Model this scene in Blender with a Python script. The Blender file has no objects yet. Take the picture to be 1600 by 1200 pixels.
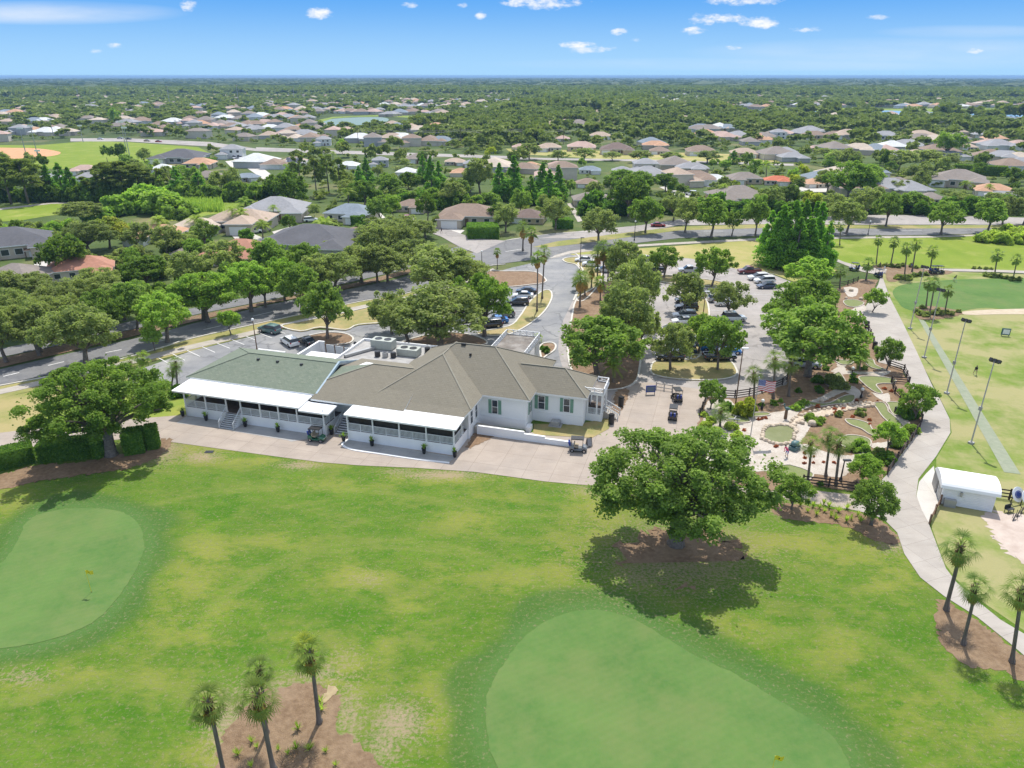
import bpy, bmesh, math, random
import numpy as np
from mathutils import Vector, Matrix
from mathutils.geometry import tessellate_polygon

SC = bpy.context.scene
COL = SC.collection
R = math.radians
rnd = random.Random(7)

# ------------------------------------------------------------------ survey of the place
# ground points are read off as sight lines from the drone, 45 m up, to the level ground
HAZE_DENSITY = 1.0e-4
F, HC = 1120.0, 45.0
PIT = math.atan(482 / F)
CP, SP = math.cos(PIT), math.sin(PIT)

def ray(x, y):
    a = (x - 800) / F; b = (600 - y) / F
    return (a, CP + b * SP, -SP + b * CP)

def P(x, y, z=0.0):
    d = ray(x, y); t = (z - HC) / d[2]
    return Vector((d[0] * t, d[1] * t, z))

def proj(X, Y, Z=0.0):
    Z = Z - HC; w = Y * CP - Z * SP
    return 800 + F * X / w, 600 - F * (Y * SP + Z * CP) / w

def depth(p): return p[1] * CP - (p[2] - HC) * SP

def hgt(x, y, yt):
    p = P(x, y); d = ray(x, yt)
    return HC + d[2] * p.y / d[1]

# ------------------------------------------------------------------ object helpers
def tag(o, label, cat=None, group=None, kind=None):
    if label: o['label'] = label
    if cat: o['category'] = cat
    if group: o['group'] = group
    if kind: o['kind'] = kind
    return o

def link(o, parent=None):
    COL.objects.link(o)
    if parent: o.parent = parent
    return o

def empty(name, loc=(0, 0, 0), rz=0.0, label=None, cat=None, group=None):
    o = bpy.data.objects.new(name, None); o.empty_display_size = .3
    o.location = loc; o.rotation_euler = (0, 0, rz)
    link(o); return tag(o, label, cat, group)

def raw_mesh(name, V, faces, mats, mi=None, smooth=False):
    me = bpy.data.meshes.new(name)
    me.from_pydata([tuple(v) for v in V], [], [tuple(f) for f in faces])
    for m in mats: me.materials.append(m)
    if mi is not None: me.polygons.foreach_set('material_index', mi)
    if smooth: me.polygons.foreach_set('use_smooth', [True] * len(me.polygons))
    me.update(); return me

class MB:
    """collects boxes, tubes and faces for ONE mesh object"""
    def __init__(s): s.v = []; s.f = []; s.m = []
    def add(s, V, Fs, mi=0):
        n = len(s.v); s.v += [Vector(v) for v in V]
        for f in Fs: s.f.append([i + n for i in f]); s.m.append(mi)
        return s
    def box(s, x0, x1, y0, y1, z0, z1, mi=0, M=None):
        V = [Vector(p) for p in ((x0,y0,z0),(x1,y0,z0),(x1,y1,z0),(x0,y1,z0),(x0,y0,z1),(x1,y0,z1),(x1,y1,z1),(x0,y1,z1))]
        if M: V = [M @ v for v in V]
        return s.add(V, [(3,2,1,0),(4,5,6,7),(0,1,5,4),(1,2,6,5),(2,3,7,6),(3,0,4,7)], mi)
    def bar(s, a, b, w, h=None, mi=0):
        a, b = Vector(a), Vector(b); h = h or w
        d = (b - a)
        if d.length < 1e-6: return s
        d.normalize()
        up = Vector((0,0,1)) if abs(d.z) < .95 else Vector((0,1,0))
        r = d.cross(up).normalized() * (w/2); u = r.cross(d).normalized() * (h/2)
        V = [a-r-u, a+r-u, a+r+u, a-r+u, b-r-u, b+r-u, b+r+u, b-r+u]
        return s.add(V, [(0,1,2,3),(7,6,5,4),(0,4,5,1),(1,5,6,2),(2,6,7,3),(3,7,4,0)], mi)
    def tube(s, pts, rad, n=8, mi=0, cap=True):
        pts = [Vector(p) for p in pts]
        if not hasattr(rad, '__len__'): rad = [rad] * len(pts)
        V = []; Fs = []
        for i, p in enumerate(pts):
            d = (pts[min(i+1, len(pts)-1)] - pts[max(i-1, 0)]).normalized()
            up = Vector((0,0,1)) if abs(d.z) < .9 else Vector((0,1,0))
            r = d.cross(up).normalized(); u = r.cross(d)
            for k in range(n):
                a = 2*math.pi*k/n; V.append(p + (r*math.cos(a) + u*math.sin(a)) * rad[i])
        for i in range(len(pts)-1):
            for k in range(n):
                a = i*n+k; b = i*n+(k+1) % n; Fs.append((a, a+n, b+n, b))
        if cap:
            Fs.append(tuple(range(n))); Fs.append(tuple(range((len(pts)-1)*n+n-1, (len(pts)-1)*n-1, -1)))
        return s.add(V, Fs, mi)
    def ball(s, c, rx, ry=None, rz=None, n=10, m=6, mi=0):
        ry = ry or rx; rz = rz or rx; c = Vector(c); V = [c + Vector((0,0,-rz))]; Fs = []
        for j in range(1, m):
            t = -math.pi/2 + math.pi*j/m
            for k in range(n):
                a = 2*math.pi*k/n
                V.append(c + Vector((rx*math.cos(t)*math.cos(a), ry*math.cos(t)*math.sin(a), rz*math.sin(t))))
        V.append(c + Vector((0,0,rz))); top = len(V)-1
        for k in range(n):
            k2 = (k+1) % n
            Fs.append((0, 1+k2, 1+k)); Fs.append((top, top-n+k, top-n+k2))
            for j in range(m-2):
                a = 1+j*n; Fs.append((a+k, a+k2, a+n+k2, a+n+k))
        return s.add(V, Fs, mi)
    def lathe(s, prof, c=(0,0,0), n=14, mi=0):
        c = Vector(c); V = []; Fs = []
        for r, z in prof:
            for k in range(n):
                a = 2*math.pi*k/n; V.append(c + Vector((r*math.cos(a), r*math.sin(a), z)))
        for i in range(len(prof)-1):
            for k in range(n):
                k2 = (k+1) % n; Fs.append((i*n+k, i*n+k2, (i+1)*n+k2, (i+1)*n+k))
        Fs.append(tuple(range(n-1, -1, -1))); Fs.append(tuple(range((len(prof)-1)*n, len(prof)*n)))
        return s.add(V, Fs, mi)
    def mesh(s, name, mats, smooth=False):
        if not isinstance(mats, (list, tuple)): mats = [mats]
        return raw_mesh(name, s.v, s.f, mats, s.m, smooth)
    def build(s, name, mats, parent=None, smooth=False, bevel=0):
        o = link(bpy.data.objects.new(name, s.mesh(name, mats, smooth)), parent)
        if bevel:
            b = o.modifiers.new('b', 'BEVEL'); b.width = bevel; b.segments = 2; b.limit_method = 'ANGLE'
        return o

def npmesh(name, V, quads, mats, mi=None, attrs=None, tri=False):
    """fast mesh from arrays; quads is (n,4)"""
    k = quads.shape[1]
    me = bpy.data.meshes.new(name)
    me.vertices.add(len(V)); me.vertices.foreach_set('co', V.astype(np.float32).ravel())
    me.loops.add(quads.size); me.loops.foreach_set('vertex_index', quads.astype(np.int32).ravel())
    me.polygons.add(len(quads))
    me.polygons.foreach_set('loop_start', np.arange(0, quads.size, k, dtype=np.int32))
    me.polygons.foreach_set('loop_total', np.full(len(quads), k, dtype=np.int32))
    for m in mats: me.materials.append(m)
    if mi is not None: me.polygons.foreach_set('material_index', mi.astype(np.int32))
    me.update(calc_edges=True)
    for nm, arr in (attrs or {}).items():
        a = me.attributes.new(nm, 'FLOAT', 'POINT'); a.data.foreach_set('value', arr.astype(np.float32))
    return me

def catmull(pts, n=6, closed=False):
    pts = [Vector(p) for p in pts]; out = []; m = len(pts)
    rng = range(m if closed else m-1)
    for i in rng:
        p0 = pts[(i-1) % m] if closed or i > 0 else pts[i]
        p1 = pts[i]; p2 = pts[(i+1) % m]
        p3 = pts[(i+2) % m] if closed or i+2 < m else pts[(i+1) % m]
        for k in range(n):
            t = k/n
            out.append(.5*((2*p1) + (p2-p0)*t + (2*p0-5*p1+4*p2-p3)*t*t + (3*p1-p0-3*p2+p3)*t**3))
    if not closed: out.append(pts[-1])
    return out

def flat_mesh(name, W, m):
    tri = tessellate_polygon([[Vector((p.x, p.y, 0)) for p in W]])
    fs = []
    for a, b, c in tri:
        n = (W[b]-W[a]).cross(W[c]-W[a]); fs.append((a, b, c) if n.z > 0 else (a, c, b))
    return raw_mesh(name, W, fs, [m])

def jag(W, amp, step=.35, seed=1):
    if amp >= .1 and amp < .3: step = .22
    r = random.Random(seed); out = []
    for i, p in enumerate(W):
        q = W[(i+1) % len(W)]; L = (q-p).length; k = max(1, min(60, int(L/step)))
        for j in range(k):
            w = p.lerp(q, j/k); out.append(w + Vector((r.gauss(0, amp), r.gauss(0, amp), 0)))
    return out

def sheet(name, pts, z, m, label, smooth=0, jitter=0, world=False):
    W = [Vector((p[0], p[1], z)) for p in pts] if world else [P(x, y, z) for x, y in pts]
    if smooth: W = catmull(W, smooth, True)
    if jitter: W = jag(W, jitter, seed=len(name)+len(pts))
    o = link(bpy.data.objects.new(name, flat_mesh(name, W, m)))
    tag(o, label, kind='structure'); return o

def ribbon(path, w, z0, z1, mb=None, mi=0, closed=False):
    """kerb-like solid strip of rectangular section along a path (world xy)"""
    mb = mb or MB(); n = len(path); L = []; Rr = []
    for i, p in enumerate(path):
        a = path[(i-1) % n] if (closed or i > 0) else p
        b = path[(i+1) % n] if (closed or i < n-1) else p
        d = Vector((b.x-a.x, b.y-a.y, 0)); d = d.normalized() if d.length > 1e-6 else Vector((1,0,0))
        nn = Vector((-d.y, d.x, 0)) * (w/2); L.append(Vector((p.x, p.y, 0))+nn); Rr.append(Vector((p.x, p.y, 0))-nn)
    V = []; Fs = []
    for i in range(n):
        V += [L[i]+Vector((0,0,z0)), L[i]+Vector((0,0,z1)), Rr[i]+Vector((0,0,z1)), Rr[i]+Vector((0,0,z0))]
    for i in range(n if closed else n-1):
        a = 4*i; b = 4*((i+1) % n)
        Fs += [(a+1, a, b, b+1), (a+2, a+1, b+1, b+2), (a+3, a+2, b+2, b+3)]
    if not closed: Fs += [(0,1,2,3), (4*n-1, 4*n-2, 4*n-3, 4*n-4)]
    return mb.add(V, Fs, mi)

# ------------------------------------------------------------------ materials
def nmat(name):
    m = bpy.data.materials.new(name); m.use_nodes = True
    nt = m.node_tree; b = nt.nodes['Principled BSDF']
    return m, nt, b

def nd(nt, typ, **kw):
    n = nt.nodes.new(typ)
    for k, v in kw.items():
        if k.startswith('i_'): n.inputs[k[2:].replace('_', ' ')].default_value = v
        else: setattr(n, k, v)
    return n

def c4(c): return (c[0], c[1], c[2], 1)

def noise(nt, vec, scale, detail=5, rough=.6, lo=.35, hi=.65):
    n = nd(nt, 'ShaderNodeTexNoise'); n.inputs['Scale'].default_value = scale
    n.inputs['Detail'].default_value = detail; n.inputs['Roughness'].default_value = rough
    if vec is not None: nt.links.new(vec, n.inputs['Vector'])
    mr = nd(nt, 'ShaderNodeMapRange'); mr.inputs['From Min'].default_value = lo; mr.inputs['From Max'].default_value = hi
    nt.links.new(n.outputs['Fac'], mr.inputs['Value']); return mr.outputs['Result']

def mix(nt, fac, a, b, mode='MIX'):
    n = nd(nt, 'ShaderNodeMix', data_type='RGBA', blend_type=mode)
    for sock, v in ((n.inputs[0], fac), (n.inputs[6], a), (n.inputs[7], b)):
        if hasattr(v, 'is_linked'): nt.links.new(v, sock)
        elif isinstance(v, (int, float)): sock.default_value = v
        else: sock.default_value = c4(v)
    return n.outputs[2]

def math_(nt, op, a, b=None):
    n = nd(nt, 'ShaderNodeMath', operation=op)
    for i, v in enumerate((a, b)):
        if v is None: continue
        if hasattr(v, 'is_linked'): nt.links.new(v, n.inputs[i])
        else: n.inputs[i].default_value = v
    return n.outputs[0]

def posn(nt, stretch=None, rot=0):
    g = nd(nt, 'ShaderNodeNewGeometry').outputs['Position']
    if stretch or rot:
        mp = nd(nt, 'ShaderNodeMapping'); nt.links.new(g, mp.inputs['Vector'])
        if stretch: mp.inputs['Scale'].default_value = stretch
        mp.inputs['Rotation'].default_value = (0, 0, rot); return mp.outputs['Vector']
    return g

def objc(nt): return nd(nt, 'ShaderNodeTexCoord').outputs['Object']

def bump(nt, b, h, strength=.3, dist=.05):
    n = nd(nt, 'ShaderNodeBump'); n.inputs['Strength'].default_value = strength; n.inputs['Distance'].default_value = dist
    nt.links.new(h, n.inputs['Height']); nt.links.new(n.outputs['Normal'], b.inputs['Normal'])

def noisy(name, c1, c2, s=1.0, c3=None, s3=.08, a3=.6, rough=.85, spec=.25, bmp=0, bs=8, obj=False, stretch=None, rot=0, metal=0, cracks=False):
    m, nt, b = nmat(name); v = objc(nt) if obj else posn(nt, stretch, rot)
    c = mix(nt, noise(nt, v, s), c1, c2)
    if c3: c = mix(nt, math_(nt, 'MULTIPLY', noise(nt, v, s3, 4, .6, .45, .7), a3), c, c3)
    nt.links.new(c, b.inputs['Base Color'])
    b.inputs['Roughness'].default_value = rough; b.inputs['Specular IOR Level'].default_value = spec; b.inputs['Metallic'].default_value = metal
    if bmp: bump(nt, b, noise(nt, v, bs, 6), bmp)
    if cracks:      # tar sealed cracks and oil drips
        vo = nd(nt, 'ShaderNodeTexVoronoi', feature='DISTANCE_TO_EDGE'); vo.inputs['Scale'].default_value = .14
        wn = nd(nt, 'ShaderNodeTexNoise'); wn.inputs['Scale'].default_value = .5; nt.links.new(v, wn.inputs['Vector'])
        va = nd(nt, 'ShaderNodeVectorMath', operation='ADD'); nt.links.new(v, va.inputs[0])
        vs = nd(nt, 'ShaderNodeVectorMath', operation='SCALE'); vs.inputs['Scale'].default_value = 2.5; nt.links.new(wn.outputs['Color'], vs.inputs[0]); nt.links.new(vs.outputs[0], va.inputs[1]); nt.links.new(va.outputs[0], vo.inputs['Vector'])
        ck = nd(nt, 'ShaderNodeMapRange'); ck.inputs['From Min'].default_value = .012; ck.inputs['From Max'].default_value = .03; ck.inputs['To Min'].default_value = .55; ck.inputs['To Max'].default_value = 0; nt.links.new(vo.outputs['Distance'], ck.inputs['Value'])
        c = mix(nt, math_(nt, 'MULTIPLY', ck.outputs[0], noise(nt, v, .06, 3, .5, .4, .6)), c, tuple(x*.5 for x in c1))
        c = mix(nt, math_(nt, 'MULTIPLY', noise(nt, v, .9, 5, .7, .60, .72), .5), c, tuple(x*.6 for x in c1)); nt.links.new(c, b.inputs['Base Color'])
    return m

def plain(name, c, rough=.5, spec=.5, metal=0, var=.12, s=3, coat=0):
    """small surfaces: a colour with a little wear"""
    m = noisy(name, c, tuple(x*(1-var) for x in c), s, rough=rough, spec=spec, metal=metal, obj=True)
    if coat: m.node_tree.nodes['Principled BSDF'].inputs['Coat Weight'].default_value = coat
    return m

def leafmat(name, ca, cb, cc=None, trans=.5, obj_var=.30):
    """foliage: colour differs leaf by leaf (tint) and tree by tree"""
    m, nt, b = nmat(name)
    at = nd(nt, 'ShaderNodeAttribute', attribute_name='tint').outputs['Fac']
    ca, cb, cc = [tuple(x*k_ for x, k_ in zip(q, (2.15, 1.95, 1.75))) if q else q for q in (ca, cb, cc)]   # half of it passes through the leaf
    c = mix(nt, at, ca, cb)
    oi = nd(nt, 'ShaderNodeObjectInfo').outputs['Random']
    if cc: c = mix(nt, math_(nt, 'MULTIPLY', oi, .7), c, cc)
    hsv = nd(nt, 'ShaderNodeHueSaturation')
    v = nd(nt, 'ShaderNodeMapRange'); v.inputs['To Min'].default_value = 1-obj_var/2; v.inputs['To Max'].default_value = 1+obj_var/2
    mm = math_(nt, 'FRACT', math_(nt, 'MULTIPLY', oi, 7.31)); nt.links.new(mm, v.inputs['Value'])
    nt.links.new(v.outputs['Result'], hsv.inputs['Value']); nt.links.new(c, hsv.inputs['Color'])
    out = nt.nodes['Material Output']; nt.links.new(hsv.outputs['Color'], b.inputs['Base Color'])
    b.inputs['Roughness'].default_value = .6; b.inputs['Specular IOR Level'].default_value = .12
    t = nd(nt, 'ShaderNodeBsdfTranslucent'); tc = mix(nt, 1.0, hsv.outputs['Color'], (1.15, 1.25, .7), 'MULTIPLY'); nt.links.new(tc, t.inputs['Color'])
    ms = nd(nt, 'ShaderNodeMixShader'); ms.inputs[0].default_value = trans
    nt.links.new(b.outputs[0], ms.inputs[1]); nt.links.new(t.outputs[0], ms.inputs[2]); nt.links.new(ms.outputs[0], out.inputs['Surface'])
    return m

def jointed(name, c1, c2, cj, sx, sy, rot, s=.5, c3=None, jw=.012):
    """concrete slabs with sawn joints"""
    m, nt, b = nmat(name); v = posn(nt); vr = posn(nt, rot=rot)
    c = mix(nt, noise(nt, v, s), c1, c2)
    c = mix(nt, math_(nt, 'MULTIPLY', noise(nt, v, 9, 4), .25), c, tuple(x*.8 for x in c1))
    c = mix(nt, math_(nt, 'MULTIPLY', noise(nt, posn(nt, (.25,1.6,1), rot), .55, 6, .7, .52, .72), .45), c, tuple(x*.62 for x in c1))
    if c3: c = mix(nt, math_(nt, 'MULTIPLY', noise(nt, v, .12, 5, .65, .48, .75), .6), c, c3)
    br = nd(nt, 'ShaderNodeTexBrick', offset=0.0, squash=1.0); nt.links.new(vr, br.inputs['Vector'])
    br.inputs['Scale'].default_value = 1; br.inputs['Brick Width'].default_value = sx; br.inputs['Row Height'].default_value = sy
    br.inputs['Mortar Size'].default_value = jw*2; br.inputs['Color1'].default_value = (1,1,1,1); br.inputs['Color2'].default_value = (.93,.93,.93,1)
    br.inputs['Mortar'].default_value = c4(cj)
    c = mix(nt, 1.0, c, br.outputs['Color'], 'MULTIPLY')
    nt.links.new(c, b.inputs['Base Color']); b.inputs['Roughness'].default_value = .85; b.inputs['Specular IOR Level'].default_value = .25
    return m

M = {}
M['leaf_oak'] = leafmat('leaf_oak', (.060,.118,.020), (.150,.235,.048), (.105,.165,.045))
M['leaf_live'] = leafmat('leaf_live', (.088,.128,.046), (.165,.215,.08), (.15,.19,.07))
M['leaf_bright'] = leafmat('leaf_bright', (.080,.165,.028), (.18,.285,.052), (.14,.21,.045))
M['leaf_yellow'] = leafmat('leaf_yellow', (.13,.19,.025), (.24,.27,.04))
M['leaf_gold'] = leafmat('leaf_gold', (.085,.145,.03), (.21,.22,.045))
M['leaf_cypress'] = leafmat('leaf_cypress', (.065,.165,.024), (.155,.285,.045), (.10,.20,.036))
M['leaf_dark'] = leafmat('leaf_dark', (.035,.075,.014), (.095,.15,.028))
M['leaf_hedge'] = leafmat('leaf_hedge', (.04,.10,.016), (.10,.18,.03))
M['leaf_pine'] = leafmat('leaf_pine', (.055,.09,.02), (.13,.165,.045))
M['leaf_far'] = leafmat('leaf_far', (.055,.095,.026), (.125,.18,.052))
M['leaf_fan'] = leafmat('leaf_fan', (.040,.082,.024), (.115,.170,.050), (.095,.14,.03))
M['leaf_queen'] = leafmat('leaf_queen', (.09,.15,.03), (.20,.27,.06))
M['dead_frond'] = leafmat('dead_frond', (.20,.14,.06), (.34,.25,.11))
M['leaf_grassy'] = leafmat('leaf_grassy', (0.135,0.216,0.041), (0.270,0.338,0.081))
M['leaf_reed'] = leafmat('leaf_reed', (0.121,0.203,0.047), (0.203,0.284,0.068))
M['leaf_red'] = leafmat('leaf_red', (0.176,0.061,0.041), (0.297,0.121,0.068))
M['bark'] = noisy('bark', (.13,.105,.085), (.23,.195,.165), 6, obj=True, bmp=.5, bs=14)
M['palm_bark'] = noisy('palm_bark', (.12,.10,.085), (.22,.185,.155), 5, obj=True, bmp=.5, bs=10)
M['palm_boot'] = noisy('palm_boot', (.16,.10,.055), (.27,.18,.10), 8, obj=True)

M['ground'] = None
M['asphalt'] = noisy('asphalt', (.145,.145,.15), (.19,.188,.186), .6, (.24,.235,.225), .07, .7, bmp=.15, bs=30, cracks=True)
M['asphalt_old'] = noisy('asphalt_old', (.31,.283,.262), (.375,.34,.315), .45, (.22,.205,.195), .06, .7, bmp=.15, bs=30, cracks=True)
M['asphalt_blue'] = noisy('asphalt_blue', (.19,.193,.20), (.24,.24,.242), .3, (.34,.33,.31), .09, .8, bmp=.15, bs=30, cracks=True)
M['walk'] = jointed('walk', (.45,.405,.345), (.37,.335,.29), (.6,.6,.6), 1.8, 1.8, R(20))
M['plaza'] = jointed('plaza', (.405,.342,.285), (.335,.28,.233), (.66,.64,.62), 3.4, 3.4, R(16.5), .35, (.30,.265,.235))
M['pad'] = jointed('pad', (.40,.395,.38), (.34,.335,.325), (.8,.8,.8), 4.0, 3.0, R(16.5), .6)
M['cartpath'] = jointed('cartpath', (.42,.38,.335), (.35,.315,.278), (.70,.69,.68), 3.5, 2.6, R(-20), .25, (.42,.395,.365))
M['pale_slab'] = jointed('pale_slab', (.56,.53,.48), (.50,.47,.43), (.8,.79,.77), 4, 4, R(10), .4)
M['kerb'] = noisy('kerb', (.60,.57,.51), (.50,.47,.42), 1.5)
M['line'] = noisy('line', (.78,.77,.74), (.62,.61,.58), 2)
M['mulch'] = noisy('mulch', (.155,.098,.055), (.24,.162,.096), 2.2, (.30,.215,.135), .3, .6, bmp=.6, bs=9)
M['mulch_red'] = noisy('mulch_red', (.175,.108,.062), (.25,.165,.10), 1.6, (.31,.225,.145), .35, .5, bmp=.6, bs=9)
M['dirt'] = noisy('dirt', (.40,.32,.27), (.50,.42,.36), .7, (.55,.48,.42), .2, .5, bmp=.2)
M['sand'] = noisy('sand', (.50,.42,.31), (.42,.34,.24), .8)
M['sand_tan'] = noisy('sand_tan', (.36,.285,.16), (.28,.21,.12), 1.5)
M['clay'] = noisy('clay', (.50,.24,.11), (.58,.32,.17), .3)
M['turf_dry'] = noisy('turf_dry', (.33,.26,.11), (.22,.22,.075), .5, (.42,.33,.18), .12, .7, bmp=.4)
M['gravel'] = noisy('gravel', (.53,.48,.42), (.42,.37,.315), 6, (.33,.27,.21), .5, .65, bmp=.4, bs=12)
M['carpet'] = noisy('carpet', (.155,.185,.07), (.19,.215,.085), 3, (.22,.225,.10), .5, .5, rough=.95)
M['pond_paint'] = noisy('pond_paint', (.215,.225,.115), (.18,.195,.09), .8, rough=.25, spec=.5)
M['water'] = noisy('water', (.09,.16,.12), (.115,.19,.14), .02, rough=.45, spec=.5)
M['lake'] = noisy('lake', (.16,.28,.40), (.22,.36,.48), .01, rough=.2, spec=.5)
M['rock'] = noisy('rock', (.42,.34,.25), (.58,.49,.39), 2.5, bmp=.6, bs=5)
M['white'] = plain('white', (.80,.80,.79), .45, .4, var=.05)
M['white_wall'] = noisy('white_wall', (.84,.84,.83), (.80,.80,.795), .5, (.72,.725,.73), .25, .35, rough=.7)
M['awning'] = noisy('awning', (.86,.86,.86), (.82,.82,.82), .4, rough=.4, stretch=(.4,6,1))
M['roof_brown'] = None
M['dark_screen'] = noisy('dark_screen', (.016,.015,.014), (.035,.03,.026), 1.2, rough=.6)
M['glass'] = plain('glass', (.03,.04,.05), .08, .6)
M['shutter'] = plain('shutter', (.17,.33,.24), .5)
M['rail_white'] = plain('rail_white', (.62,.65,.66), .5)
M['wood_dark'] = plain('wood_dark', (.055,.04,.035), .7, .3)
M['wood_brown'] = plain('wood_brown', (.17,.10,.06), .7, .3)
M['tread'] = plain('tread', (.17,.17,.175), .7)
M['metal_grey'] = plain('metal_grey', (.40,.40,.39), .45, metal=.3)
M['pole_tan'] = plain('pole_tan', (.50,.46,.41), .6)
M['black'] = plain('black', (.018,.018,.02), .4)
M['rubber'] = plain('rubber', (.02,.02,.02), .8, .2)
M['steel'] = plain('steel', (.5,.5,.52), .25, metal=.8)
M['skin'] = plain('skin', (.50,.31,.22), .6)
M['hair'] = plain('hair', (.06,.04,.03), .6)
M['cloth_white'] = plain('cloth_white', (.75,.75,.75), .8)
M['cloth_black'] = plain('cloth_black', (.025,.025,.03), .8)
M['cloth_khaki'] = plain('cloth_khaki', (.40,.33,.23), .8)
M['cloth_pink'] = plain('cloth_pink', (.70,.10,.22), .8)
M['cloth_blue'] = plain('cloth_blue', (.06,.10,.40), .8)
M['bronze_green'] = plain('bronze_green', (.07,.15,.15), .5)
M['yellow'] = plain('yellow', (.85,.68,.03), .5)
M['red'] = plain('red', (.55,.03,.04), .5)
M['navy'] = plain('navy', (.02,.05,.28), .5)
M['lamp_glass'] = plain('lamp_glass', (.8,.8,.78), .3)
M['head_light'] = plain('head_light', (.75,.77,.8), .1, .8)
M['tail_light'] = plain('tail_light', (.35,.01,.01), .2, .6)

def shingle(name, c1, c2, c3):
    m, nt, b = nmat(name); v = posn(nt, rot=R(16.5))
    br = nd(nt, 'ShaderNodeTexBrick', offset=.5); nt.links.new(v, br.inputs['Vector'])
    br.inputs['Scale'].default_value = 1; br.inputs['Brick Width'].default_value = .55; br.inputs['Row Height'].default_value = .30
    br.inputs['Mortar Size'].default_value = .02; br.inputs['Bias'].default_value = .1
    br.inputs['Color1'].default_value = c4(c1); br.inputs['Color2'].default_value = c4(c2); br.inputs['Mortar'].default_value = c4(tuple(x*.7 for x in c1))
    c = mix(nt, noise(nt, posn(nt), 2.0, 5), br.outputs['Color'], c3)
    c = mix(nt, math_(nt, 'MULTIPLY', noise(nt, posn(nt, (1, .35, .35), R(16.5)), .5, 4), .35), c, tuple(x*.78 for x in c2))
    nt.links.new(c, b.inputs['Base Color']); b.inputs['Roughness'].default_value = .9; b.inputs['Specular IOR Level'].default_value = .2
    return m
M['roof_brown'] = shingle('roof_brown', (.180,.163,.124), (.229,.207,.160), (.203,.184,.141))
M['roof_green'] = shingle('roof_green', (.125,.16,.115), (.21,.235,.18), (.16,.19,.145))
M['roof_dark_flat'] = noisy('roof_dark_flat', (.20,.175,.15), (.13,.115,.10), .8, (.42,.40,.37), .5, .5)

def roofmat(name, c):
    return noisy(name, c, tuple(x*.78 for x in c), 1.2, tuple(min(1, x*1.15) for x in c), .15, .6, rough=.9, spec=.2)
ROOF = {n: roofmat('roof_'+n, c) for n, c in dict(
    charcoal=(.115,.115,.125), taupe=(.25,.215,.19), orange=(.50,.30,.19), salmon=(.42,.21,.145), beige=(.50,.42,.34),
    brown=(.27,.20,.155), grey=(.30,.30,.31), bluegrey=(.22,.26,.30), red=(.50,.16,.09), white=(.60,.61,.60), tan=(.43,.335,.26),
    pink=(.46,.33,.28), darkbrown=(.19,.14,.12)).items()}
WALL = {n: noisy('wall_'+n, c, tuple(x*.9 for x in c), .8, rough=.8) for n, c in dict(
    cream=(.62,.56,.46), white=(.72,.72,.70), beige=(.52,.45,.37), grey=(.45,.45,.45), tan=(.55,.44,.30)).items()}
CAR = {}
for n, c in dict(white=(.78,.78,.78), black=(.012,.012,.014), silver=(.45,.46,.47), grey=(.16,.17,.18), red=(.35,.02,.02), maroon=(.16,.02,.025),
                 blue=(.02,.17,.50), navy=(.02,.035,.08), teal=(.10,.17,.17), green=(.02,.12,.06), gold=(.35,.28,.18)).items():
    CAR[n] = plain('car_'+n, c, .25, .5, var=.04, coat=.7)
# ------------------------------------------------------------------ camera, sun, sky
cam = bpy.data.cameras.new('camera'); cam.sensor_width = 36; cam.lens = 36 * F / 1600
cam.clip_start = .5; cam.clip_end = 80000
camo = link(bpy.data.objects.new('camera', cam)); camo.location = (0, 0, HC)
camo.rotation_euler = (math.pi/2 - PIT, 0, 0); SC.camera = camo

SUN_EL, SUN_AZ = R(63), R(11)
sd = bpy.data.lights.new('sun', 'SUN'); sd.energy = 2.8; sd.angle = R(.55); sd.color = (1, .955, .88)
so = link(bpy.data.objects.new('sun', sd))
dirv = Vector((math.cos(SUN_EL)*math.sin(SUN_AZ), math.cos(SUN_EL)*math.cos(SUN_AZ), math.sin(SUN_EL)))
so.rotation_euler = dirv.to_track_quat('Z', 'Y').to_euler(); so.location = (0, 0, 60)

SC.view_settings.view_transform = 'Standard'; SC.view_settings.look = 'None'
SC.view_settings.exposure = .86; SC.view_settings.gamma = 1
SC.cycles.max_bounces = 6; SC.cycles.diffuse_bounces = 3; SC.cycles.glossy_bounces = 2
SC.cycles.transmission_bounces = 3; SC.cycles.transparent_max_bounces = 4; SC.cycles.volume_bounces = 0
SC.cycles.use_denoising = True
SC.cycles.caustics_reflective = False; SC.cycles.caustics_refractive = False

W = bpy.data.worlds.new('World'); SC.world = W; W.use_nodes = True
nt = W.node_tree; bg = nt.nodes['Background']
sky = nd(nt, 'ShaderNodeTexSky', sky_type='NISHITA'); sky.sun_disc = False
sky.sun_elevation = SUN_EL; sky.sun_rotation = SUN_AZ; sky.altitude = 0
sky.air_density = 1.0; sky.dust_density = .25; sky.ozone_density = 3.0
tc = nd(nt, 'ShaderNodeTexCoord').outputs['Generated']
sx = nd(nt, 'ShaderNodeSeparateXYZ'); nt.links.new(tc, sx.inputs[0])
yy = math_(nt, 'MAXIMUM', sx.outputs['Y'], .02)
U_ = math_(nt, 'DIVIDE', sx.outputs['X'], yy); V_ = math_(nt, 'DIVIDE', sx.outputs['Z'], yy)
cv = nd(nt, 'ShaderNodeCombineXYZ'); nt.links.new(U_, cv.inputs[0]); nt.links.new(math_(nt, 'MULTIPLY', V_, 2.2), cv.inputs[1])
n1 = noise(nt, cv.outputs[0], 26, 7, .62, .25, .75); n2 = noise(nt, cv.outputs[0], 90, 5, .6, .25, .75)
nn = math_(nt, 'ADD', math_(nt, 'MULTIPLY', math_(nt, 'SUBTRACT', n1, .5), 1.0), math_(nt, 'MULTIPLY', math_(nt, 'SUBTRACT', n2, .5), .55))
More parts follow.
